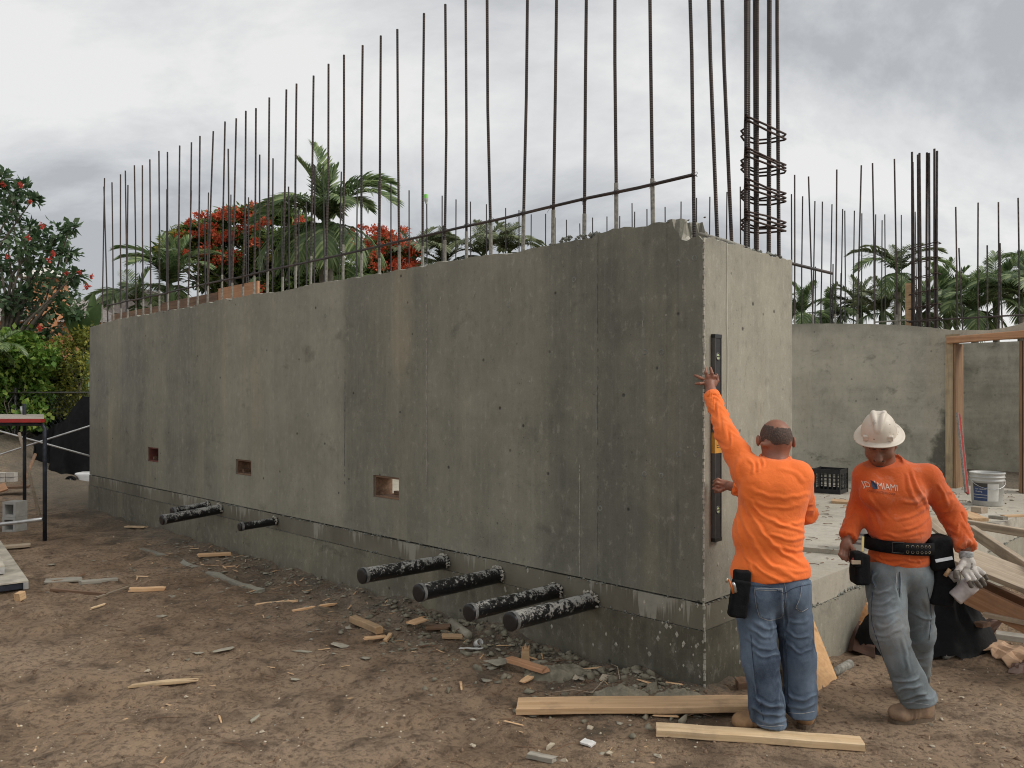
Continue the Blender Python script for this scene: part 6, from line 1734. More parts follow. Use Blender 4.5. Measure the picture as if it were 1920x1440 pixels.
free('pole', W(1790, 978, 6.75), W(1980, 1009, 6.15), .062, .062, M['pine_old'], 'round wooden pole jutting over the foundation edge at the right', 'pole')
free('board_offcut', W(1802, 962, 7.25), W(1838, 975, 7.0), .16, .03, M['pine'], 'tan board offcut on the slab below the white bucket', 'board')
free('board_offcut', W(1788, 955, 7.4), W(1830, 968, 7.2), .10, .03, M['pine_red'], 'orange board offcut on the slab behind the elbow of the walking worker', 'board')
free('board_offcut', W(1752, 970, 6.4), W(1790, 1000, 6.2), .22, .03, M['pine_old'], 'grey board standing between the walking worker\'s arm and waist', 'board', (0, -.8, .4))
free('lumber_scrap', W(1858, 969, 7.5), W(1885, 972, 7.35), .06, .03, M['greywood'], 'dark wet lumber scrap on the slab right of the bucket', 'lumber')
free('lumber_scrap', W(1880, 968, 7.5), W(1935, 966, 7.6), .05, .02, M['pine'], 'yellow thin lumber scrap at the right edge of the slab', 'lumber')
free('board_offcut', W(1826, 955, 7.7), W(1846, 957, 7.6), .09, .06, M['pine_old'], 'small block with two nails on the slab before the bucket', 'block')
free('board_offcut', W(1560, 941, 8.85), W(1600, 944, 8.75), .20, .05, M['pine'], 'tan board offcut on the slab between the two workers', 'board')
free('board_offcut', W(1592, 952, 8.5), W(1606, 960, 8.3), .12, .03, M['pine_red'], 'small orange offcut on the slab beside the walking worker\'s shoulder', 'board')
# near-black heap standing in for the shadowed void beneath the planks
def heap(name, c, rx, ry, h, mat, label, cat, seed=0, n=46, rough=.55, freq=6.0, fine=0.0):
    V_, F_ = [], []
    for j in range(n):
        for i in range(n):
            u, v = i / (n - 1) * 2 - 1, j / (n - 1) * 2 - 1
            r = math.hypot(u, v); x, y = u * rx, v * ry
            f_ = float(fbm((c[0] + x) * freq, (c[1] + y) * freq, seed, 4)); rg_ = 1 - abs(float(fbm((c[0] + x) * freq * .8 + 7, (c[1] + y) * freq * .8, seed + 3, 3))) * 2
            z = h * max(0, 1 - (r * (1 + .25 * f_)) ** 2.2) * (1 + rough * f_ + rough * .7 * rg_) - (.04 if r > .97 else 0)
            if fine: z += fine * (float(fbm((c[0] + x) * 34, (c[1] + y) * 34, seed, 3)) + .6 * abs(float(vnoise((c[0] + x) * 60, (c[1] + y) * 60, 2)))) * (r < .95)
            V_.append((x + .03 * f_, y, z))
    for j in range(n - 1):
        for i in range(n - 1): a = j * n + i; F_.append((a, a + 1, a + n + 1, a + n))
    return tag(link(name, mesh_from(name, V_, np.array(F_), True), mat, None, c), label, cat)
M['black_plastic'] = plain('black_sheeting', (0.006, 0.006, 0.0065), .6, 0, .4, 12, .8, 26, .15)
heap('plastic_sheet', (2.95, 5.68, .02), .50, .30, .36, M['black_plastic'], 'crumpled black plastic heap behind the walking worker, under the planks', 'plastic', 3)
free('board_offcut', W(1850, 1150, 5.35), W(1990, 1178, 5.0), .12, .03, M['pine_old'], 'grey board flat on the dirt under the orange beam', 'board')
free('board_offcut', W(1760, 1158, 5.75), W(1850, 1172, 5.45), .09, .03, M['pine_brown'], 'brown board end poking from the black plastic', 'board')
free('board_offcut', W(1868, 1190, 4.95), W(1975, 1205, 4.8), .09, .035, M['greywood'], 'short grey board by the tan cardboard at the right edge', 'board')
for (q, rx, ry, h_, lb) in HEAPS: heap('cement_slump', q - [0, 0, .015], rx, ry, h_, M['chunk_green'], lb, 'cement', 4, 60, .35, 9.0, .016)
# cardboard and paper
def sheet(name, pts, th, mat, label, cat, crumple=.02, sub=8, seed=1):
    """crumpled four-cornered sheet with thickness"""
    p = [np.array(q, float) for q in pts]; c = sum(p) / 4; V_ = []; F_ = []
    nrm = np.cross(p[1] - p[0], p[3] - p[0]); nrm /= np.linalg.norm(nrm)
    for k in (0, 1):
        for j in range(sub + 1):
            for i in range(sub + 1):
                u, v = i / sub, j / sub
                q = (p[0] * (1-u) + p[1] * u) * (1-v) + (p[3] * (1-u) + p[2] * u) * v
                fold = abs(float(vnoise(u * 2.3 + seed, v * 2.3, seed))) * 2 - .5
                q = q + nrm * (crumple * fold - k * th); V_.append(q - c)
    n = (sub + 1) ** 2; s1 = sub + 1
    for j in range(sub):
        for i in range(sub):
            a = j * s1 + i; F_.append((a, a+1, a+s1+1, a+s1)); F_.append((n+a, n+a+s1, n+a+s1+1, n+a+1))
    edge = [j for j in range(s1)] + [s1 * (j + 1) + sub for j in range(sub)] + [n - 2 - j for j in range(sub)] + [s1 * (sub - 1 - j) for j in range(sub - 1)]
    for i in range(len(edge)): a, b = edge[i], edge[(i + 1) % len(edge)]; F_.append((b, a, n + a, n + b))
    return tag(link(name, mesh_from(name, V_, F_), mat, None, c), label, cat)
M['card'] = plain('tan_cardboard', (0.46, 0.30, 0.19), .9, 0, .2, 6, .3, 40); M['card_dark'] = plain('wet_cardboard', (0.10, 0.052, 0.035), .65, 0, .4, 8, .3, 40); M['card_orange'] = plain('orange_cardboard', (0.55, 0.28, 0.12), .9, 0, .2, 6, .3, 40)
sheet('cardboard', [gpt(1842, 1222, .04), gpt(1862, 1212, .05), gpt(1945, 1240, .06), gpt(1898, 1256, .02)], .006, M['card'], 'tan flattened cardboard at the right edge on the dirt', 'cardboard', .025)
sheet('cardboard', [gpt(1890, 1262, .01), gpt(1900, 1248, .03), gpt(1960, 1246, .04), gpt(1960, 1264, .01)], .006, M['card_dark'], 'dark wet cardboard flap under the tan cardboard', 'cardboard', .02, seed=4)
sheet('cardboard', [gpt(1776, 1206, .01), gpt(1802, 1192, .16), gpt(1884, 1190, .12), gpt(1850, 1212, .02)], .006, M['card_dark'], 'dark brown crumpled cardboard in front of the black plastic', 'cardboard', .08, seed=2)
sheet('cardboard', [gpt(1598, 1203, .16), gpt(1640, 1190, .30), gpt(1672, 1208, .14), gpt(1625, 1214, .12)], .006, M['card_orange'], 'orange cardboard flap behind the walking worker\'s leg', 'cardboard', .03, seed=6)
sheet('cardboard', [gpt(1588, 1222, .02), gpt(1598, 1203, .16), gpt(1645, 1212, .15), gpt(1640, 1236, .01)], .006, M['card_dark'], 'dark brown cardboard box side below the orange flap', 'cardboard', .02, seed=8)
# plywood sheet leaning behind the bald worker
pw = [W(1496, 1140, 5.30), W(1514, 1142, 5.28), W(1567, 1274, 5.04), W(1529, 1309, 4.76), W(1478, 1296, 4.85)]
pn_ = np.cross(pw[2] - pw[0], pw[4] - pw[0]); pn_ /= np.linalg.norm(pn_); c_ = sum(pw) / 5
mb = MB(); n_ = 5; mb.add([tuple(q - c_) for q in pw] + [tuple(q - c_ - pn_ * .016) for q in pw], [tuple(range(n_)), tuple(range(2*n_-1, n_-1, -1))] + [(i, n_+i, n_+(i+1) % n_, (i+1) % n_) for i in range(n_)])
thing_mesh('plywood_offcut', mb.mesh('plywood_offcut'), wood('orange_plywood', (0.44, 0.25, 0.11), (0.54, 0.33, 0.16), .7, .3), c_, 'orange triangular plywood offcut leaning behind the bald worker\'s legs', 'plywood')
for (a, b, r_, lb) in (((1562, 1268), (1594, 1250), .028, 'short grey pipe end lying beside the leaning plywood'), ((1770, 1236), (1858, 1212), .022, 'grey conduit pipe running under the tan cardboard')):
    q = gpt(*a, .02); q2 = gpt(*b, .02)
    thing_mesh('pipe_offcut', MB().tube([(0, 0, 0), tuple(q2 - q)], r_, 14).mesh('pipe_offcut', True), M['cement_coat'], q, lb, 'pipe')
sheet('rag', [W(1524, 1078, 6.05), W(1533, 1068, 6.2), W(1556, 1071, 6.15), W(1545, 1078, 6.05)], .006, M['black_fabric'], 'dark rag lying on the slab edge beside the bald worker', 'rag', .03, 8, 3)
# paint can with green lid
cn = empty('paint_can', W(1614, 1040, 6.2) * [1, 1, 0] + [0, 0, .585]); tag(cn, 'white paint can with green lid behind the bare hand of the walking worker', 'can')
MB().lathe([(.0005, 0), (.085, 0), (.088, .004), (.088, .19), (.090, .195)], 24).build('can_body', plain('white_can', (0.55, 0.54, 0.52), .5, 0, .1, 9), cn, True)
MB().lathe([(.0905, .1955), (.092, .198), (.092, .212), (.080, .214), (.0005, .210)], 24).build('lid', plain('green_lid', (0.05, 0.28, 0.14), .45, 0, .1, 9), cn, True)
for z_ in (.05, .085, .12): MB().lathe([(.0885, z_), (.0887, z_ + .016)], 24).build('label_line', plain('grey_print', (0.16, 0.16, 0.17), .6), cn, True)
# white bucket by the doorway
bk0 = W(1851, 947, 8.65) * [1, 1, 0] + [0, 0, .586]
bkt = empty('bucket', bk0); tag(bkt, 'white plastic bucket with blue label standing by the doorway', 'bucket')
M['bucket'] = plain('white_bucket', (0.46, 0.455, 0.43), .45, 0, .12, 10); M['bucket_in'] = plain('bucket_inside', (0.20, 0.195, 0.18), .7)
MB().lathe([(.0005, 0), (.140, 0), (.146, .008), (.160, .262), (.168, .266), (.168, .274), (.161, .277), (.163, .300), (.171, .304), (.171, .311), (.163, .314), (.165, .338), (.173, .342), (.173, .354), (.160, .356), (.158, .30), (.14, .01), (.0005, .01)], 36).build('bucket_shell', M['bucket'], bkt, True)
def label_patch(a0, a1, z0, z1, r0, r1, mat, name):
    v = []; f = []; n = 10
    for i in range(n + 1):
        a = a0 + (a1 - a0) * i / n
        for z in (z0, z1): r_ = r0 + (r1 - r0) * (z - z0) / (z1 - z0 + 1e-9); v.append((r_ * math.cos(a), r_ * math.sin(a), z))
    for i in range(n): f.append((2*i, 2*i+2, 2*i+3, 2*i+1))
    return link(name, mesh_from(name, v, f, True), mat, bkt)
M['label_blue'] = plain('blue_label', (0.03, 0.055, 0.14), .5, 0, .2, 30); M['label_white'] = plain('white_label', (0.60, 0.59, 0.55), .6, 0, .1, 20); M['label_dark'] = plain('dark_label', (0.045, 0.04, 0.035), .5)
rr = lambda z: .1462 + (.160 - .146) * (z - .008) / .254 + .0018
ac = math.atan2(-bk0[1], -bk0[0])
label_patch(ac - .95, ac + .02, .055, .205, rr(.055), rr(.205), M['label_blue'], 'label')
label_patch(ac + .02, ac + .75, .055, .240, rr(.055), rr(.24), M['label_white'], 'label')
label_patch(ac - .95, ac + .02, .207, .245, rr(.207), rr(.245), M['label_dark'], 'label')
def bucket_text(body, a0, a1, z0, h, mat):
    v, f = text_mesh(body, 1.0); w = v[:, 0].max(); hh = v[:, 1].max(); vv = []
    for x, z, _ in v:
        a = a0 + (a1 - a0) * x / w; zz = z0 + z / hh * h; r_ = rr(zz) + .0015; vv.append((r_ * math.cos(a), r_ * math.sin(a), zz))
    link('lettering', mesh_from('lettering', vv, f), mat, bkt)
bucket_text('Lite Texture', ac - .80, ac - .05, .176, .016, M['label_white']); bucket_text('Coating', ac - .75, ac - .30, .148, .016, M['label_white'])
label_patch(ac - .93, ac + .01, .118, .123, rr(.118) + .001, rr(.123) + .001, M['label_white'], 'label'); label_patch(ac - .93, ac + .01, .088, .092, rr(.088) + .001, rr(.092) + .001, M['label_white'], 'label')
MB().tube([(.17 * math.cos(a), .17 * math.sin(a), .285 - .11 * math.sin((a - ac - 1.15 + math.pi * .5) ) * 0 - .10 * max(0, math.cos(a - ac - .3))) for a in np.linspace(ac - 1.25, ac + 1.85, 18)], .003, 6).build('wire_handle', M['steel'], bkt, True)
# red straightedge leaning in the doorway
rl = empty('straightedge', W(1812, 925, 8.9)); oc = W(1812, 925, 8.9); tag(rl, 'red aluminium straightedge leaning on the door jamb', 'straightedge')
a_, b_ = W(1813, 925, 8.95) - oc, W(1797, 776, 9.6) - oc
M['red_paint'] = plain('red_paint', (0.33, 0.022, 0.018), .4, 0, .2, 12)
MB().bar(a_, b_, .05, .02, up=(.5, -1, 0)).build('web', M['red_paint'], rl)
dv = np.cross(b_ - a_, [.5, -1, 0]); dv /= np.linalg.norm(dv)
for k in (-1, 1): MB().bar(a_ + dv * .029 * k, b_ + dv * .029 * k, .008, .026, up=(.5, -1, 0)).build('edge_rail', M['cement_coat'], rl)
# black milk crate
cb = W(1556, 918, 9.75) * [1, 1, 0] + [0, 0, .586]
cr8 = empty('milk_crate', cb, R(-38)); tag(cr8, 'black plastic milk crate on the slab against the rear wall', 'crate')
M['crate'] = plain('black_crate', (0.016, 0.016, 0.018), .42, 0, .3, 12)
sz = .165; ht = .29
for k in range(4):
    a = k * math.pi / 2; c, s_ = math.cos(a), math.sin(a); mb = MB()
    def R2(p): return (p[0] * c - p[1] * s_, p[0] * s_ + p[1] * c, p[2])
    def bb(x0, x1, z0, z1, t0=sz - .012, t1=sz):
        m = MB().box((x0, -t1, z0), (x1, -t0, z1)); mb.add([R2(p) for p in m.v], m.f)
    w_ = sz - .0125
    bb(-w_, w_, 0.001, .05); bb(-w_, w_, ht - .055, ht); 
    for x in np.linspace(-.13, .13, 6): bb(x - .007, x + .007, .051, ht - .056, sz - .010, sz - .002)
    for z in (.10, .15, .19): bb(-w_, w_, z, z + .008, sz - .009, sz - .003)
    bb(-.06, -.045, ht - .056, ht - .0555)
    mb.build('crate_side', M['crate'], cr8)
    mb = MB(); m = MB().box((-sz - .004, -sz - .004, 0), (-sz + .014, -sz + .014, ht + .004)); mb.add([R2(p) for p in m.v], m.f); mb.build('crate_corner', M['crate'], cr8)
MB().box((-sz + .015, -sz + .015, .004), (sz - .015, sz - .015, .014)).build('crate_floor', M['crate'], cr8)
# litter on the slab
lt = MB()
for i in range(260):
    x, y = random.uniform(-1.6, .2), random.uniform(1.3, 6.6)
    w = S2W(x, y); z = .55 if y < 1.9 else .588; s_ = random.uniform(.01, .05); a = random.uniform(0, 6.3)
    lt.tube([(w[0], w[1], z + .003), (w[0] + s_ * math.cos(a) + .01, w[1] + s_ * math.sin(a), z + .006), (w[0] + 2 * s_ * math.cos(a), w[1] + 2 * s_ * math.sin(a), z + .003)], .003, 4)
tag(lt.build('slab_litter', M['pine_brown']), kind='stuff')
P_ = []; S_ = []
for i in range(500):
    x, y = random.uniform(-1.8, 1.6), random.uniform(4.8, 10.0); w = S2W(x, y); s_ = .01 + .04 * random.random() ** 3
    if y < 7.4 and x > .5: continue
    P_.append((w[0], w[1], .59 if y < 7.4 else .57)); S_.append(s_)
scatter('slab_rubble', cv, P_, S_, plain('dusty_rubble', (0.24, 0.20, 0.15), .95, 0, .4, 12, .5, 60))

# ---------------------------------------------------------------- left side gear
M['scaf'] = plain('dark_blue_tube', (0.030, 0.035, 0.048), .5, .4, .5, 14); M['galv'] = plain('galvanised_tube', (0.55, 0.55, 0.54), .4, .6, .2, 14)
sc = empty('scaffold', G(84, 1012)); osc = G(84, 1012); tag(sc, 'dark blue scaffold frame with red-edged deck at the left edge', 'scaffold')
def tb_(pts, r_, name, mat, parent, org, n=10): return MB().tube([tuple(np.array(q) - org) for q in pts], r_, n).build(name, mat, parent, True)
l1 = G(84, 1012); l2 = G(46, 970)
top1 = W(83, 795, l1[1]); top2 = W(43, 800, l2[1])
tb_([l1 - [0, 0, .05], [l1[0], l1[1], top1[2] - .05], [l1[0] - .03, l1[1], top1[2] - .01], [l1[0] - .12, l1[1], top1[2]], [l1[0] - 1.4, l1[1], top1[2] + .01]], .024, 'post_and_bar', M['scaf'], sc, osc)
tb_([l2 - [0, 0, .05], [l2[0], l2[1], top2[2] + .33]], .024, 'post', M['scaf'], sc, osc)
tb_([W(40, 762, l2[1]), W(42, 776, l2[1])], .018, 'coupling_pin', M['galv'], sc, osc)
tb_([W(-40, 988, l1[1]), W(35, 979, l1[1]), W(80, 973, l1[1])], .022, 'low_bar', M['galv'], sc, osc)
dk = [l1 + [-1.5, -.1, 0], l1 + [.02, -.05, 0], l2 + [.1, .3, 0], l2 + [-1.5, .3, 0]]
dz = top1[2] + .035
mb = MB(); mb.add([(q[0] - osc[0], q[1] - osc[1], dz) for q in dk] + [(q[0] - osc[0], q[1] - osc[1], dz + .03) for q in dk], [(3,2,1,0),(4,5,6,7),(0,1,5,4),(1,2,6,5),(2,3,7,6),(3,0,4,7)])
mb.build('deck', plain('pale_deck', (0.34, 0.30, 0.245), .8, 0, .25, 4), sc)
mb = MB(); q0, q1 = dk[0], dk[1]; mb.box((q0[0] - osc[0], q0[1] - osc[1] - .03, dz - .012), (q1[0] - osc[0] + .01, q1[1] - osc[1] - .003, dz + .031)).build('red_edge', M['red_paint'], sc)
xb = empty('cross_brace', W(75, 829, 12.9)); ob2 = W(75, 829, 12.9); tag(xb, 'pair of white crossed scaffold braces beyond the scaffold frame', 'brace')
tb_([W(-60, 792, 12.6), W(75, 829, 12.9), W(215, 868, 13.2)], .0145, 'tube', M['galv'], xb, ob2); tb_([W(-60, 872, 12.65), W(75, 828, 12.95), W(215, 784, 13.25)], .0145, 'tube', M['galv'], xb, ob2)
tag(tb_([np.zeros(3), W(74, 966, 11.6) - W(36, 812, 12.3)], .022, 'shovel_pole', M['pine_old'], None, np.zeros(3)), 'wooden tool pole leaning against the scaffold braces', 'pole').location = W(36, 812, 12.3)
tag(tb_([np.zeros(3), W(34, 930, 14.2) - W(66, 852, 15)], .03, 'stick', M['pine_brown'], None, np.zeros(3)), 'dark slanted stick on the spoil heap', 'stick').location = W(66, 852, 15)
# two hollow blocks, stacked on end
M['block'] = plain('hollow_block', (0.36, 0.355, 0.33), .95, 0, .15, 12, .6, 120)
def hollow_block(loc, label, rz):
    o = empty('hollow_block', loc, rz); tag(o, label, 'block', None)
    mb = MB(); w_, d_, h_ = .195, .195, .195; t_ = .032
    mb.box((0, 0, 0), (w_, d_, t_)); mb.box((0, 0, h_ - t_), (w_, d_, h_)); mb.box((0, 0, t_ + .0005), (t_, d_, h_ - t_ - .0005)); mb.box((w_ - t_, 0, t_ + .0005), (w_, d_, h_ - t_ - .0005))
    mb.box((t_, d_ - .03, t_), (w_ - t_, d_ - .028, h_ - t_))
    mb.build('block_shell', M['block'], o)
qb = G(4, 998)
hollow_block(qb, 'lower grey hollow concrete block of the stack at the left edge', R(-12)); hollow_block(qb + [0.004, .0, .197], 'upper grey hollow concrete block of the stack at the left edge', R(-11))
# metal deck planks
def deckp(a, b, z, w_, label, seed):
    a, b = np.array(a), np.array(b); c = (a + b) / 2; d = b - a; L_ = np.linalg.norm(d[:2]); rz = math.atan2(d[1], d[0])
    o = empty('scaffold_plank', (c[0], c[1], z), rz); tag(o, label, 'scaffold plank')
    MB().box((-L_/2, -w_/2, .062), (L_/2, w_/2, .075)).build('deck_board', plain('mortar_stained_deck' + str(seed), (0.42, 0.385, 0.315), .85, 0, .35, 7, .4, 40), o)
    for s_ in (-1, 1): MB().box((-L_/2, s_ * (w_/2 - .02) - .02, .0), (L_/2, s_ * (w_/2 - .02) + .02, .0615)).build('side_rail', M['galv'], o)
    for x in (-L_/2 + .03, L_/2 - .03): MB().box((x - .02, -w_/2 + .041, .005), (x + .02, w_/2 - .041, .055)).build('end_bar', M['scaf'], o)
deckp(G(-60, 1035), G(45, 1118) + [-.32, .0, 0], .02, .62, 'lower pale metal-railed scaffold plank at the left edge', 1)
deckp(G(-75, 1020), G(22, 1105) + [-.36, .0, 0], .11, .50, 'upper mortar-stained scaffold plank stacked at the left edge', 2)
gp(33, 1128, 44, 1122, .06, .07, 'pine', 'small wood block under the corner of the scaffold planks', .0, name='wood_block', cat='block')
# pallets of white brick and boards by the spoil heap
for i in range(3):
    for j in range(2):
        p_ = W(-12 + i * 17, 903 - j * 9, 14.0); thing_mesh('white_brick', MB().box((-.075, -.05, 0), (.075, .05, .075), .003).mesh('white_brick'), plain('white_brick_%d%d' % (i, j), (0.50, 0.47, 0.42), .9, 0, .2, 12), p_, ['left', 'middle', 'right'][i] + ' whitish brick in the ' + ['lower', 'upper'][j] + ' course of the stack by the spoil heap', 'brick', 'stack of whitish bricks')
free('plank', W(-40, 916, 13.6), W(55, 912, 13.9), .25, .04, M['pine_brown'], 'brown plank carrying the whitish bricks at the left edge', 'plank')
free('plank', W(-30, 925, 13.0), W(12, 912, 13.2), .2, .03, M['pine_red'], 'orange board end beside the spoil heap at the left edge', 'board', (0, -.6, .8))
# black tarp hung on the wire fence, and the fence
tp = []
cols, rows = 26, 20
def tarp(x0, x1, ztop, zbot, d, label, seed, lean):
    V_ = []; F_ = []
    A = W(x0, 0, d); B_ = W(x1, 0, d); c = (A + B_) / 2; c[2] = 0
    for k in (0, 1):
        for j in range(rows + 1):
            for i in range(cols + 1):
                u, v = i / cols, j / rows
                zt = ztop(u); x = A[0] + (B_[0] - A[0]) * u; z = zbot + (zt - zbot) * v
                y = d + .10 * float(fbm(u * 5 + seed, v * 1.4, seed, 3)) - lean * (1 - v) + k * .008
                V_.append((x - c[0] + .06 * float(vnoise(u * 4, v * 4, seed)), y - c[1], z))
    n = (rows + 1) * (cols + 1); s1 = cols + 1
    for j in range(rows):
        for i in range(cols): a = j * s1 + i; F_ += [(a, a+1, a+s1+1, a+s1), (n+a, n+a+s1, n+a+s1+1, n+a+1)]
    return tag(link('tarp', mesh_from('tarp', V_, F_, True), M['black_plastic'], None, c), label, 'tarp')
tarp(104, 200, lambda u: 1.05 + .72 * min(1, u * 1.8) if u < .55 else 1.72, .0, 15.6, 'black plastic tarp draped on the fence beside the wall end', 2, .25)
tarp(60, 118, lambda u: .9 + .35 * u, .0, 15.9, 'dark plastic sheet draped lower on the fence, left of the larger tarp', 6, .2)
fn = empty('wire_fence', (-8.6, 16.4, 0)); tag(fn, 'dark chain-link fence behind the spoil heap and tarp', 'fence')
mb = MB()
for i in range(-60, 60):
    x = i * .09
    mb.tube([(x - .6, 0, .05), (x + .6, 0, 1.78)], .0035, 3, False); mb.tube([(x + .6, .004, .05), (x - .6, .004, 1.78)], .0035, 3, False)
mb.build('wire_mesh', M['scaf'], fn)['kind'] = 'stuff'
MB().tube([(-6, 0, 1.80), (6, 0, 1.80)], .018, 8).build('top_rail', M['alu_dark'], fn, True)
for x in (-4.5, -1.6, 1.4, 4.4): MB().tube([(x, .03, 0), (x, .03, 1.9)], .026, 8).build('post', M['alu_dark'], fn, True)
# low white cart with spoked wheel
ct = empty('hand_cart', W(150, 909, 15.3) * [1, 1, 0]); tag(ct, 'low white cart with a small black spoked wheel by the wall end', 'cart')
Mw = Matrix.Rotation(R(90), 3, 'X')
wl = empty('wheel'); wl.parent = ct; wl.location = (-.07, -.2, .12)
MB().lathe([(.066, -.03), (.098, -.032), (.108, -.015), (.108, .015), (.098, .032), (.066, .03)], 24, M=Mw).build('tyre', M['black_plastic'], wl, True)
MB().lathe([(.066, -.02), (.060, -.024), (.058, .0), (.02, -.012), (.0005, -.016)], 20, M=Mw).build('rim', M['galv'], wl, True)
for k in range(5):
    a = k * 1.2566; MB().bar((.012 * math.cos(a), -.027, .012 * math.sin(a)), (.06 * math.cos(a), -.027, .06 * math.sin(a)), .014, .008, up=(0, 1, 0)).build('spoke', M['galv'], wl)
F_ = Field(); F_.box((.42, 0, .18), (.42, .12, .06), .02, None, .04); F_.sub((-.07, -.2, .12), (.135, .2, .135), .01); V, Q = F_.mesh(.02); link('cart_body', mesh_from('cart_body', V, Q, True), plain('white_paint', (0.74, 0.74, 0.73), .35, 0, .06, 8), ct)
# ================================================================== PLANTS AND HOUSES BEYOND THE SITE
rg6 = np.random.default_rng(77); random.seed(31)
def leaf_mat(name, c1, c2, c3=None, rough=0.5, sc=1.2):
    t = NT(name)
    col = t.mix(c1, c2, t.ramp(t.noise(sc, 5, 0.7), [(0.36, 0), (0.66, 1)]))
    isl = t.n('ShaderNodeNewGeometry').outputs['Random Per Island']
    col = t.mix(col, c3 if c3 else tuple(min(1, c * 1.9) for c in c2), t.math('MULTIPLY', t.ramp(isl, [(0.55, 0), (1.0, 1)]), .65))
    col = t.mix(col, tuple(c * .4 for c in c1), t.math('MULTIPLY', t.ramp(isl, [(0.0, 1), (0.3, 0)]), .5))
    t.put(t.b.inputs['Base Color'], col); t.b.inputs['Roughness'].default_value = rough; t.b.inputs['Specular IOR Level'].default_value = .35
    tr = t.n('ShaderNodeBsdfTranslucent'); t.put(tr.inputs[0], col)
    mx = t.n('ShaderNodeMixShader'); mx.inputs[0].default_value = .38
    t.t.links.new(t.b.outputs[0], mx.inputs[1]); t.t.links.new(tr.outputs[0], mx.inputs[2]); t.t.links.new(mx.outputs[0], t.out.inputs[0])
    return t.m
M['leaf_dark'] = leaf_mat('glossy_dark_leaf', (0.046, 0.089, 0.043), (0.095, 0.170, 0.073), (0.276, 0.361, 0.213), .35)
M['leaf_bright'] = leaf_mat('bright_green_leaf', (0.087, 0.186, 0.039), (0.196, 0.348, 0.065), (0.522, 0.600, 0.131))
M['leaf_yellow'] = leaf_mat('yellow_green_leaf', (0.131, 0.166, 0.035), (0.263, 0.289, 0.061), (0.600, 0.525, 0.105))
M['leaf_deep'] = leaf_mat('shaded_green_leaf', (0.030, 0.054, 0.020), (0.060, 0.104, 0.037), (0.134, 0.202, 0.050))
M['leaf_fern'] = leaf_mat('feathery_green_leaf', (0.084, 0.143, 0.042), (0.166, 0.250, 0.072), (0.404, 0.522, 0.166))
M['leaf_palm'] = leaf_mat('palm_leaflet', (0.079, 0.129, 0.056), (0.168, 0.247, 0.101), (0.450, 0.534, 0.253), .38)
M['leaf_palm_pale'] = leaf_mat('pale_palm_leaflet', (0.098, 0.126, 0.063), (0.175, 0.210, 0.105), (0.392, 0.420, 0.238), .4)
M['leaf_banana'] = leaf_mat('banana_leaf', (0.080, 0.140, 0.060), (0.170, 0.260, 0.100), (0.240, 0.340, 0.140), .35)
M['petal'] = leaf_mat('red_petal', (0.52, 0.070, 0.030), (0.66, 0.130, 0.060), (0.78, 0.28, 0.14), .6)
M['petal_coral'] = leaf_mat('coral_petal', (0.55, 0.055, 0.045), (0.72, 0.12, 0.09), (0.85, 0.30, 0.22), .6)
M['bark'] = plain('grey_bark', (0.16, 0.14, 0.115), .95, 0, .35, 14, .8, 40)
M['palm_bark'] = plain('palm_trunk', (0.20, 0.185, 0.155), .95, 0, .3, 10, .7, 30)
def leaf_cloud(C, R_, n_each, ln, wd, org, droop=.25, shell=.55, flat=1.0):
    """leaf-sized quads spread through ellipsoidal clumps C (n,3) of radius R_ (n,3)"""
    vs_, b = [], 0
    for c, r, n in zip(C, R_, n_each):
        n = int(n)
        d = rg6.normal(size=(n, 3)); d /= np.linalg.norm(d, axis=1)[:, None]
        rad = shell + (1 - shell) * rg6.random(n) ** .6
        rad = np.where(rg6.random(n) < .25, rg6.random(n), rad) * (1 + .22 * rg6.normal(size=n))
        p = c + d * rad[:, None] * r
        u = d + .9 * rg6.normal(size=(n, 3)); u[:, 2] -= droop; u[:, 2] *= flat; u /= np.linalg.norm(u, axis=1)[:, None]
        s_ = np.cross(u, rg6.normal(size=(n, 3)) * [.6, .6, 1.6]); s_ /= np.linalg.norm(s_, axis=1)[:, None] + 1e-9
        k = np.cross(u, s_)
        l = ln * rg6.uniform(.6, 1.3, n)[:, None]; w = wd * rg6.uniform(.6, 1.3, n)[:, None]
        q = np.stack([p, p + u * l * .5 + s_ * w * .5 + k * l * .06, p + u * l - k * l * .08, p + u * l * .5 - s_ * w * .5 + k * l * .06], 1)
        vs_.append(q.reshape(-1, 3))
    V_ = np.concatenate(vs_) - org
    return V_, np.arange(len(V_)).reshape(-1, 4)
def crown(name, parent, org, C, R_, n, ln, wd, mat, **kw):
    V_, F_ = leaf_cloud(C, R_, n, ln, wd, org, **kw)
    return link(name, mesh_from(name, V_, F_), mat, parent)
def pxc(lst, d, dj=.5):
    """clumps given in the photograph's columns and rows at distance d"""
    C, R_ = [], []
    for (px, py, r) in lst:
        dd = d + random.uniform(-dj, dj); C.append(W(px, py, dd)); rm = r / FPX * dd; R_.append(np.array([rm, rm, rm * .85]))
    return np.array(C), np.array(R_)
def limbs(parent, org, root, C, mat, r0=.10, name='trunk', lift=.5):
    m = MB(); root = np.array(root, float)
    top = root + [0, 0, (np.mean(C[:, 2]) - root[2]) * lift]
    m.tube([tuple(root - org), tuple((root + top) / 2 - org + np.array([.05, 0, 0])), tuple(top - org)], [r0, r0 * .85, r0 * .7], 8)
    for c in C:
        mid = top * .5 + c * .5 + rg6.normal(size=3) * .10 * np.linalg.norm(c - top)
        m.tube([tuple(top - org), tuple(mid - org), tuple(c - org)], [r0 * .4, r0 * .22, r0 * .08], 5, False)
    return m.build(name, mat, parent, True)
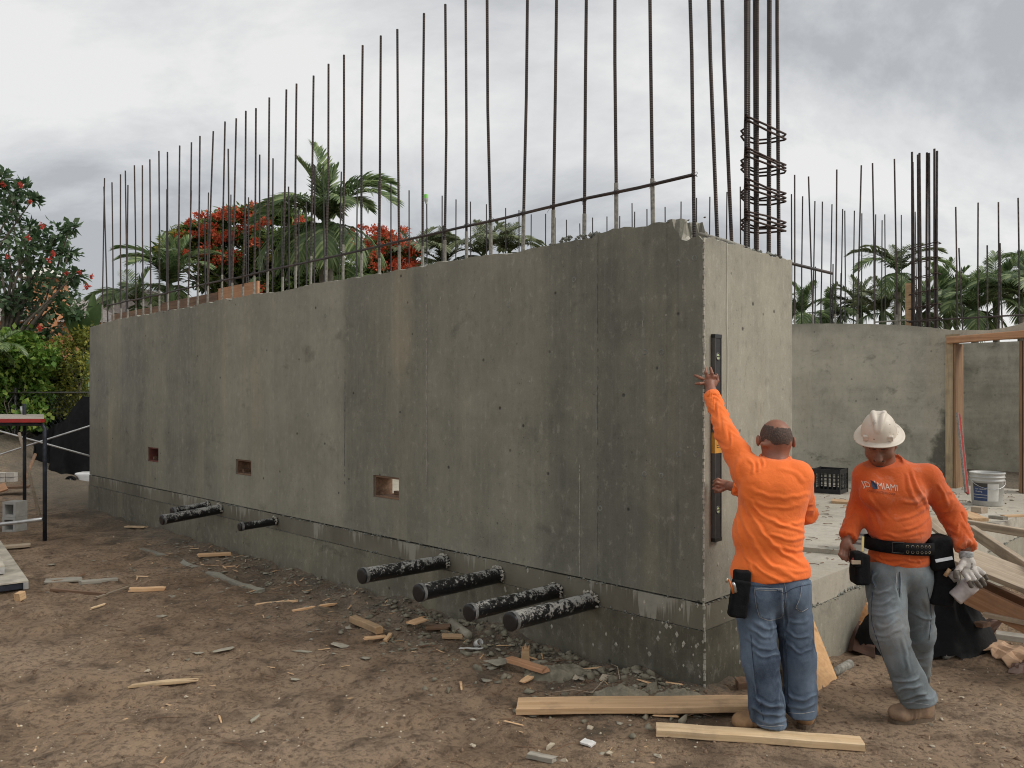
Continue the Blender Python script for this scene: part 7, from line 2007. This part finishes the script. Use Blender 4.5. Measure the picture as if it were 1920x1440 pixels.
# --- tree with coral flowers at the left edge
LT = [(8, 335, 16), (12, 360, 18), (42, 352, 15), (30, 378, 14), (62, 373, 12), (22, 402, 20), (58, 425, 14), (12, 440, 26), (45, 460, 30), (75, 448, 24), (108, 440, 26), (130, 427, 13), (98, 470, 26), (128, 475, 18), (62, 492, 34), (20, 500, 36), (100, 515, 30), (140, 516, 18), (128, 545, 22), (60, 545, 40), (15, 560, 44), (100, 575, 36), (140, 585, 22), (45, 600, 44), (-25, 480, 40), (-30, 560, 50), (-15, 400, 25), (90, 615, 32)]
C, R_ = pxc(LT, 17.0, .6)
o_ = np.array([-10.9, 17.0, 0.0]); t1 = empty('flowering_tree', o_); tag(t1, 'dark leafy tree dotted with coral-red blossoms at the left edge', 'tree')
crown('crown', t1, o_, C, R_, [20 + r[0] * 250 for r in R_], .17, .09, M['leaf_dark'], shell=.15)
limbs(t1, o_, o_, C, M['bark'], .13)
fm_ = None
for (px, py) in ((38, 346), (57, 378), (79, 423), (53, 445), (100, 475), (93, 487), (14, 481), (125, 512), (149, 510), (172, 518), (163, 537), (74, 614), (5, 345)):
    c = W(px, py, 16.3)
    if fm_ is None:
        V_, F_ = leaf_cloud(np.zeros((1, 3)), np.full((1, 3), .045), [34], .085, .055, np.zeros(3), shell=.3, droop=0); fm_ = mesh_from('blossom', V_, F_); fm_.materials.append(M['petal_coral'])
    link('blossom', fm_, None, t1, c - o_, (0, 0, random.uniform(0, 6)), (random.uniform(.45, .72),) * 3)
# --- shrubs under it
def shrub(name, label, lst, d, n, ln, wd, mat, root_px, dj=.4, stems=True, r0=.04, cat='shrub', **kw):
    C, R_ = pxc(lst, d, dj); o = W(root_px, 0, d) * [1, 1, 0]
    e = empty(name, o); tag(e, label, cat)
    crown('foliage', e, o, C, R_, [n * max(.4, (r[0] / .35) ** 2) for r in R_], ln, wd, mat, **kw)
    if stems: limbs(e, o, o, C, M['bark'], r0, 'stem', .35)
    return e
shrub('shrub', 'bright green leafy shrub at the left edge above the scaffold deck', [(-30, 650, 40), (20, 650, 34), (55, 645, 26), (15, 690, 38), (60, 690, 34), (88, 665, 20), (-20, 720, 40), (40, 730, 36), (75, 740, 26), (10, 775, 34), (60, 780, 28)], 16.6, 620, .12, .085, M['leaf_bright'], 30, shell=.55)
shrub('shrub', 'yellow-green twiggy shrub against the end of the wall', [(112, 650, 22), (140, 640, 24), (165, 630, 24), (120, 690, 26), (155, 680, 26), (175, 700, 22), (135, 730, 28), (170, 745, 24), (110, 760, 24), (150, 775, 26)], 16.7, 480, .09, .05, M['leaf_yellow'], 140, shell=.4)
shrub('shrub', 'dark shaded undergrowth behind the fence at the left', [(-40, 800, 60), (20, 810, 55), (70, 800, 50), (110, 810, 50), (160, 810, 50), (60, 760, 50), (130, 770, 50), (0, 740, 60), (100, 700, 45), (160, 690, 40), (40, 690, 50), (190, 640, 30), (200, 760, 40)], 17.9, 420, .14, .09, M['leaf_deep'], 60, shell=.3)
# --- banana plant
bo = W(160, 0, 17.2) * [1, 1, 0]; bp = empty('banana_plant', bo); tag(bp, 'banana plant with broad paddle leaves behind the far wall end', 'plant')
MB().tube([(0, 0, 0), (.04, 0, 1.4), (0, .05, 2.6)], [.12, .10, .07], 10).build('stem', M['leaf_banana'], bp, True)
def paddle(p0, p1, w_, droop, parent, org):
    p0, p1 = np.array(p0), np.array(p1); d = p1 - p0; L_ = np.linalg.norm(d); u = d / L_; s_ = np.cross(u, [0, -1, .25]); s_ /= np.linalg.norm(s_); k = np.cross(s_, u)
    V_ = []; F_ = []; n = 12
    for i in range(n + 1):
        t = i / n; c = p0 + d * t + np.array([0, 0, -droop * t * t]); wd = w_ * (math.sin(math.pi * min(1, .08 + t * .92)) ** .55) * (1 - .25 * t)
        for j, a in enumerate((-1, -.5, 0, .5, 1)): V_.append(c + s_ * wd * .5 * a * (1 + .06 * random.uniform(-1, 1)) + k * abs(a) * wd * .16 - org)
    for i in range(n):
        for j in range(4): a = i * 5 + j; F_.append((a, a + 1, a + 6, a + 5))
    link('leaf', mesh_from('leaf', V_, F_, True), M['leaf_banana'], parent)
for (a, b, w_, dr) in (((160, 640), (192, 560), .42, .1), ((155, 640), (140, 560), .36, .1), ((165, 650), (212, 600), .40, .15), ((150, 640), (118, 555), .30, .1), ((170, 640), (176, 548), .30, 0), ((160, 650), (150, 590), .45, .1), ((170, 655), (196, 630), .34, .1)):
    paddle(W(*a, 17.2), W(*b, 16.9 + random.uniform(-.4, .4)), w_, dr, bp, bo)
# --- palms
def frond_mesh(name, L_=2.0, a0=1.0, a1=-.6, nl=38, ll=.55, lw=.040, vee=.5, droop=.35, mat='leaf_palm', seed=0):
    rs = random.Random(seed); m = MB(); pts = []; x = z = 0.0; N_ = 24
    for i in range(N_ + 1):
        t = i / N_; a = a0 + (a1 - a0) * t ** 1.25; pts.append((x, 0, z)); x += math.cos(a) * L_ / N_; z += math.sin(a) * L_ / N_
    m.tube(pts, [.022 * (1 - .9 * i / N_) + .002 for i in range(N_ + 1)], 5, False)
    V_ = []; F_ = []
    for s_ in (-1, 1):
        for i in range(nl):
            t = .10 + .90 * (i + rs.random() * .6) / nl; k = min(N_ - 1, int(t * N_)); f_ = t * N_ - k
            p = np.array(pts[k]) * (1 - f_) + np.array(pts[min(N_, k + 1)]) * f_
            tg = np.array(pts[k + 1]) - np.array(pts[k]); tg /= np.linalg.norm(tg); up = np.array([-tg[2], 0, tg[0]])
            l = ll * (math.sin(math.pi * (.14 + .80 * t)) ** .7) * rs.uniform(.85, 1.12)
            fwd = .45 + .55 * t + rs.uniform(-.08, .08)
            d = tg * fwd + np.array([0, s_, 0]) * (1 - .25 * t) + up * (vee + rs.uniform(-.18, .18)); d /= np.linalg.norm(d)
            w = np.cross(d, up); w /= np.linalg.norm(w); w = w * math.cos(.6) + np.cross(d, w) * math.sin(.6) * s_
            b = len(V_); wd = lw * rs.uniform(.8, 1.2)
            for q, ww in ((0, .35), (.4, 1.0), (.75, .75), (1.0, .05)):
                c = p + d * l * q - np.array([0, 0, droop * l * q * q]); V_ += [tuple(c - w * wd * ww * .5), tuple(c + w * wd * ww * .5)]
            for q in range(3): F_.append((b + 2*q, b + 2*q + 1, b + 2*q + 3, b + 2*q + 2))
    m.add(V_, F_)
    me = m.mesh(name); me.materials.append(M[mat]); return me
FR = {'up': frond_mesh('frond', 1.9, .55, -.05, 44, .62, .054, .55, .18, seed=1), 'arch': frond_mesh('frond', 2.1, .75, -1.0, 46, .66, .054, .35, .40, seed=2), 'hang': frond_mesh('frond', 1.9, .2, -1.25, 42, .64, .052, .1, .55, seed=3),
      'parch': frond_mesh('frond', 2.0, .85, -.7, 46, .60, .060, .35, .40, 'leaf_palm_pale', seed=5), 'pup': frond_mesh('frond', 1.8, .5, -.1, 38, .55, .05, .5, .25, 'leaf_palm_pale', seed=6)}
def palm(px, py, d, label, fronds, scale=1.0, trunk_r=.09, name='palm_tree', lean=0.0):
    c = W(px, py, d); o = np.array([c[0] + lean, c[1], 0]); e = empty(name, o); tag(e, label, 'palm')
    m = MB(); pts = []; rr_ = []
    for i in range(15):
        t = i / 14; pts.append((-lean * t * t, 0, (c[2] - .05) * t)); rr_.append(trunk_r * (1.25 - .35 * t) * (1 + .06 * (i % 2)))
    m.tube(pts, rr_, 10).build('trunk', M['palm_bark'], e, True)
    MB().tube([(c[0] - o[0], 0, c[2] - .5), (c[0] - o[0], 0, c[2] - .1), (c[0] - o[0], 0, c[2] + .15)], [trunk_r, trunk_r * 1.15, trunk_r * .4], 10).build('crownshaft', M['leaf_palm'], e, True)
    for (k, yaw, pitch, sc_) in fronds:
        f_ = link('frond', FR[k], None, e, c - o, (random.uniform(-.2, .2), -R(pitch), R(yaw)), (scale * sc_,) * 3)
    return e
def round_fronds(n, kinds=('arch', 'hang', 'up'), pale=False, seed=0):
    rs = random.Random(seed); o = []
    for i in range(n):
        yaw = 360 * i / n + rs.uniform(-16, 16); t = rs.random()
        if t < .25: o.append(('pup' if pale else 'up', yaw, rs.uniform(25, 55), rs.uniform(.8, 1.05)))
        elif t < .75: o.append(('parch' if pale else 'arch', yaw, rs.uniform(-10, 20), rs.uniform(.85, 1.1)))
        else: o.append(('hang', yaw, rs.uniform(-25, 0), rs.uniform(.8, 1.0)))
    return o
palm(612, 420, 20, 'tallest palm behind the middle of the long wall, fronds against the sky',
     [('up', 158, 62, 1.02), ('up', 170, 48, .9), ('up', 20, 62, .75), ('arch', 8, 32, 1.0), ('arch', -12, 24, .95), ('arch', -28, 8, 1.05), ('arch', 172, 2, .95), ('arch', 190, 10, .85), ('hang', 185, -8, 1.0), ('hang', 210, -14, .9), ('hang', -40, -14, .9), ('hang', -75, -20, .85), ('hang', 250, -24, .85), ('hang', 285, -28, .8), ('arch', 95, 18, 1.0), ('arch', 60, 22, .9), ('hang', 130, -10, .9), ('up', -95, 50, .7), ('arch', 150, 14, 1.0), ('arch', 30, 30, 1.0), ('hang', 0, -10, .9), ('hang', 160, -16, .9), ('arch', -60, 6, .8), ('arch', 240, 8, .8)], 1.06, .17)
palm(318, 540, 19, 'low broad palm behind the left part of the long wall', [(k, y, p + 18, s_) for k, y, p, s_ in round_fronds(16, seed=4)], .72, .11)
palm(258, 572, 20, 'small dark palm left of the low broad palm', round_fronds(13, seed=8), .62, .09)
palm(470, 585, 21.5, 'half hidden low palm under the red flowering crown', round_fronds(12, seed=14), .6, .10)
palm(668, 545, 23, 'shadowed palm right below the tallest palm', round_fronds(12, seed=12), .62, .10)
for i, (px, py, d, s_, lb) in enumerate(((775, 492, 25, .85, 'palm top just right of the red blossoms over the wall'), (830, 500, 26, .7, 'low palm top peeping over the middle of the wall'), (905, 482, 26, .85, 'pale palm top under the slanting tie bar'), (955, 474, 27, .8, 'pale palm top nearest the middle of the long wall'))):
    palm(px, py, d, lb, round_fronds(14, pale=True, seed=20 + i), s_, .08)
palm(1683, 512, 21, 'tall slender palm over the rear wall, between the two rebar cages', [('parch', 175, 12, .95), ('parch', 160, 30, .8), ('parch', 5, 14, .95), ('parch', 25, 34, .8), ('arch', -20, 0, .9), ('arch', 200, 0, .9), ('hang', 225, -15, .7), ('hang', -50, -15, .7), ('pup', 90, 55, .6), ('hang', 270, -20, .6), ('parch', 120, 30, .7), ('parch', 60, 30, .7)], .78, .08)
for i, (px, py, d, s_, pale, lb) in enumerate(((1506, 588, 23, .75, False, 'small palm just right of the corner pier'), (1556, 598, 24, .8, False, 'low palm second from the corner pier'), (1612, 582, 24, .9, True, 'dense low palm left of the tall slender palm'), (1655, 588, 22, .8, True, 'pale low palm under the tall slender palm'), (1722, 588, 23, .9, False, 'low palm behind the right rebar cage'), (1775, 576, 24, 1.0, False, 'bushy palm right of the right rebar cage'), (1828, 582, 22, .9, False, 'low palm left of the rightmost palms'), (1868, 556, 24, 1.15, False, 'tall bushy palm near the right edge'), (1915, 560, 22, 1.1, False, 'dark palm at the right edge'), (1960, 520, 25, 1.2, False, 'dark palm cut by the right edge'))):
    palm(px, py, d, lb, [(k, y, p + 6, q) for k, y, p, q in round_fronds(16, pale=pale, seed=50 + i)], s_ * .74, .09)
palm(-8, 655, 15.8, 'small palm whose fronds enter at the left edge', round_fronds(12, seed=71), .30, .05)
# --- royal poinciana
PC = [(335, 448, 26), (370, 430, 26), (400, 420, 26), (430, 405, 24), (465, 402, 26), (500, 408, 26), (535, 402, 26), (560, 420, 28), (385, 455, 30), (425, 445, 32), (470, 445, 34), (515, 450, 34), (555, 465, 34), (345, 475, 26), (400, 485, 34), (450, 490, 36), (500, 495, 36), (545, 505, 36), (590, 480, 34), (620, 505, 36), (580, 535, 40), (640, 540, 36), (520, 540, 40), (460, 535, 40), (305, 470, 18), (415, 520, 34), (670, 470, 26), (700, 460, 24), (722, 450, 22), (745, 470, 24), (715, 490, 28), (690, 515, 30), (760, 500, 20), (740, 505, 22)]
C, R_ = pxc(PC, 25, 1.0); R_ = R_ * [1.0, 1.0, .55]
o_ = W(540, 0, 25) * [1, 1, 0]; t3 = empty('flowering_tree', o_); tag(t3, 'wide tree covered with red-orange flowers behind the long wall', 'tree')
crown('crown', t3, o_, C, R_, [620 * (r[0] / .45) ** 2 for r in R_], .22, .085, M['leaf_fern'], shell=.2, flat=.5)
limbs(t3, o_, o_, C, M['bark'], .26)
YF = [(318, 455, 14), (335, 440, 14), (350, 460, 14), (372, 425, 12), (310, 468, 12), (345, 430, 12), (600, 470, 12), (640, 445, 12), (580, 445, 14), (395, 440, 14), (470, 470, 14), (520, 480, 16), (560, 490, 16)]
C2, R2 = pxc(YF, 24.2, .4); crown('young_foliage', t3, o_, C2, R2 * [1.2, 1, .6], [170] * len(YF), .17, .07, M['leaf_yellow'], shell=.1, flat=.5)
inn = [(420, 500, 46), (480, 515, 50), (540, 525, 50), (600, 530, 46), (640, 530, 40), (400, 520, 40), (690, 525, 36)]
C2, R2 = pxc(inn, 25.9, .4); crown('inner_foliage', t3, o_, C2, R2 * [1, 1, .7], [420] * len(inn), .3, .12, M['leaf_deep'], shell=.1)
FC = [(332, 443, 9), (361, 440, 9), (382, 405, 9), (400, 425, 12), (405, 405, 10), (416, 398, 9), (440, 400, 14), (455, 398, 14), (468, 408, 14), (482, 400, 13), (495, 405, 13), (470, 420, 11), (432, 445, 12), (415, 480, 13), (425, 478, 12), (405, 490, 11), (438, 485, 11), (380, 470, 9), (398, 458, 9), (480, 455, 10), (330, 470, 7), (345, 473, 7), (500, 418, 9), (655, 440, 9), (590, 435, 8), (660, 443, 8), (432, 492, 8), (486, 540, 10), (560, 415, 8), (380, 425, 8), (450, 425, 9), (460, 432, 8),
      (705, 440, 10), (722, 437, 12), (735, 445, 12), (715, 462, 12), (740, 465, 12), (760, 462, 12), (775, 470, 10), (728, 480, 12), (745, 490, 12), (700, 478, 11), (720, 497, 12), (756, 478, 12), (690, 450, 9), (765, 490, 9), (735, 500, 10), (705, 500, 9), (695, 430, 8), (748, 452, 9)]
FC = FC + [(a + random.uniform(-26, 26), b + random.uniform(-14, 16), r * .7) for a, b, r in FC]
C, R_ = pxc(FC, 23.9, .35)
for c, r in zip(C, R_):
    V_, F_ = leaf_cloud(c[None], (r * [1.5, 1.1, .8])[None], [int(34 + 170 * r[0])], .10, .065, c, shell=.1, droop=-.1)
    link('flower_cluster', mesh_from('flower_cluster', V_, F_), M['petal'], t3, c - o_)['kind'] = 'stuff'
# --- far belt of trees closing the view
far = []
for i in range(120):
    a = random.uniform(-.80, .80); d = random.uniform(33, 44); far.append((math.tan(a) * d, d, random.uniform(.3, 2.6), random.uniform(1.2, 2.2)))
C = np.array([(x, y, z) for x, y, z, r in far]); R_ = np.array([(r, r, r * .8) for x, y, z, r in far])
V_, F_ = leaf_cloud(C, R_, [170] * len(C), .5, .3, np.zeros(3), shell=.4)
tag(link('far_trees', mesh_from('far_trees', V_, F_), M['leaf_deep']), 'distant belt of dark green trees', None, None, 'stuff')
# --- orange houses
M['stucco'] = plain('orange_stucco', (0.62, 0.30, 0.15), .9, 0, .12, 3, .3, 60); M['stucco_white'] = plain('white_trim', (0.72, 0.69, 0.63), .8, 0, .08, 5)
M['tile'] = plain('grey_roof_tile', (0.30, 0.27, 0.25), .85, 0, .3, 8); M['pane'] = plain('dark_pane', (0.03, 0.035, 0.04), .15)
hz = empty('house', W(60, 0, 25) * [1, 1, 0], R(8)); tag(hz, 'orange stucco house with white-capped tower behind the left tree', 'house')
MB().box((-5, 0, 0), (2.6, 5, 4.0)).build('wall', M['stucco'], hz)
tw_ = MB().box((-.05, -.3, 3.5), (.85, .6, 5.35)).build('tower', M['stucco'], hz)
cp_ = MB(); cp_.add([(-.30, -.55, 5.352), (1.10, -.55, 5.352), (1.10, .85, 5.352), (-.30, .85, 5.352), (.18, -.07, 5.66), (.62, -.07, 5.66), (.62, .37, 5.66), (.18, .37, 5.66)], [(3,2,1,0),(4,5,6,7),(0,1,5,4),(1,2,6,5),(2,3,7,6),(3,0,4,7)])
cp_.build('tower_cap', M['stucco_white'], tw_)
MB().tube([(.4, .15, 5.66), (.4, .15, 5.74), (.4, .15, 5.82)], [.14, .16, .03], 10).build('finial', M['stucco_white'], tw_, True)
rf = MB(); rf.add([(-5.3, -.3, 4.0), (2.9, -.3, 4.0), (2.9, 5.3, 4.0), (-5.3, 5.3, 4.0), (-3, 2.5, 5.0), (.6, 2.5, 5.0)], [(3,2,1,0),(0,1,5,4),(1,2,5),(2,3,4,5),(3,0,4)]); rf.build('roof', M['tile'], hz)
for x in (-3.4, -1.2, 1.2):
    w_ = MB().box((x - .5, -.03, 1.3), (x + .5, .02, 2.7)).build('window', M['stucco_white'], hz); MB().box((x - .42, -.045, 1.38), (x + .42, -.032, 2.62)).build('pane', M['pane'], w_)
h2 = empty('house', W(250, 0, 27) * [1, 1, 0], R(-6)); tag(h2, 'low house with curved grey tiled roof behind the far end of the wall', 'house')
MB().box((-1.2, 0, 0), (1.4, 4, 4.45)).build('wall', M['stucco'], h2)
rv = []; rf_ = []; n = 14
for i in range(n + 1):
    a = math.pi * i / n
    for y in (-.3, 4.2): rv.append((-1.5 * math.cos(a) + .1, y, 4.45 + .85 * math.sin(a)))
for i in range(n): rf_.append((2*i, 2*i+2, 2*i+3, 2*i+1))
rf_.append(tuple(2*i for i in range(n, -1, -1))); link('roof', mesh_from('roof', rv, rf_), M['tile'], h2)
# overhead cable over the right palms
q0 = W(1760, 540, 30); tag(MB().tube([(0, 0, 0), tuple(W(1850, 514, 30) - q0), tuple(W(1960, 488, 30) - q0)], .012, 5).build('overhead_cable', M['rebar_far'], None, True, loc=q0), 'thin overhead cable rising to the right behind the palms', 'cable')
# a green bottle stuck on one rebar end
gb = W(799, 372, 11.45); bt = empty('plastic_bottle', gb); bt.scale = (.72, .72, .72); tag(bt, 'green bottle stuck upside down on a rebar top over the wall', 'bottle')
MB().lathe([(.0005, .08), (.040, .078), (.042, .07), (.042, .0)], 14).build('bottle_base', plain('lime_plastic', (0.22, 0.62, 0.10), .35), bt, True); MB().lathe([(.0425, -.0005), (.040, -.05), (.016, -.09), (.016, -.11)], 14).build('bottle_neck', plain('clear_plastic', (0.42, 0.46, 0.42), .2), bt, True)
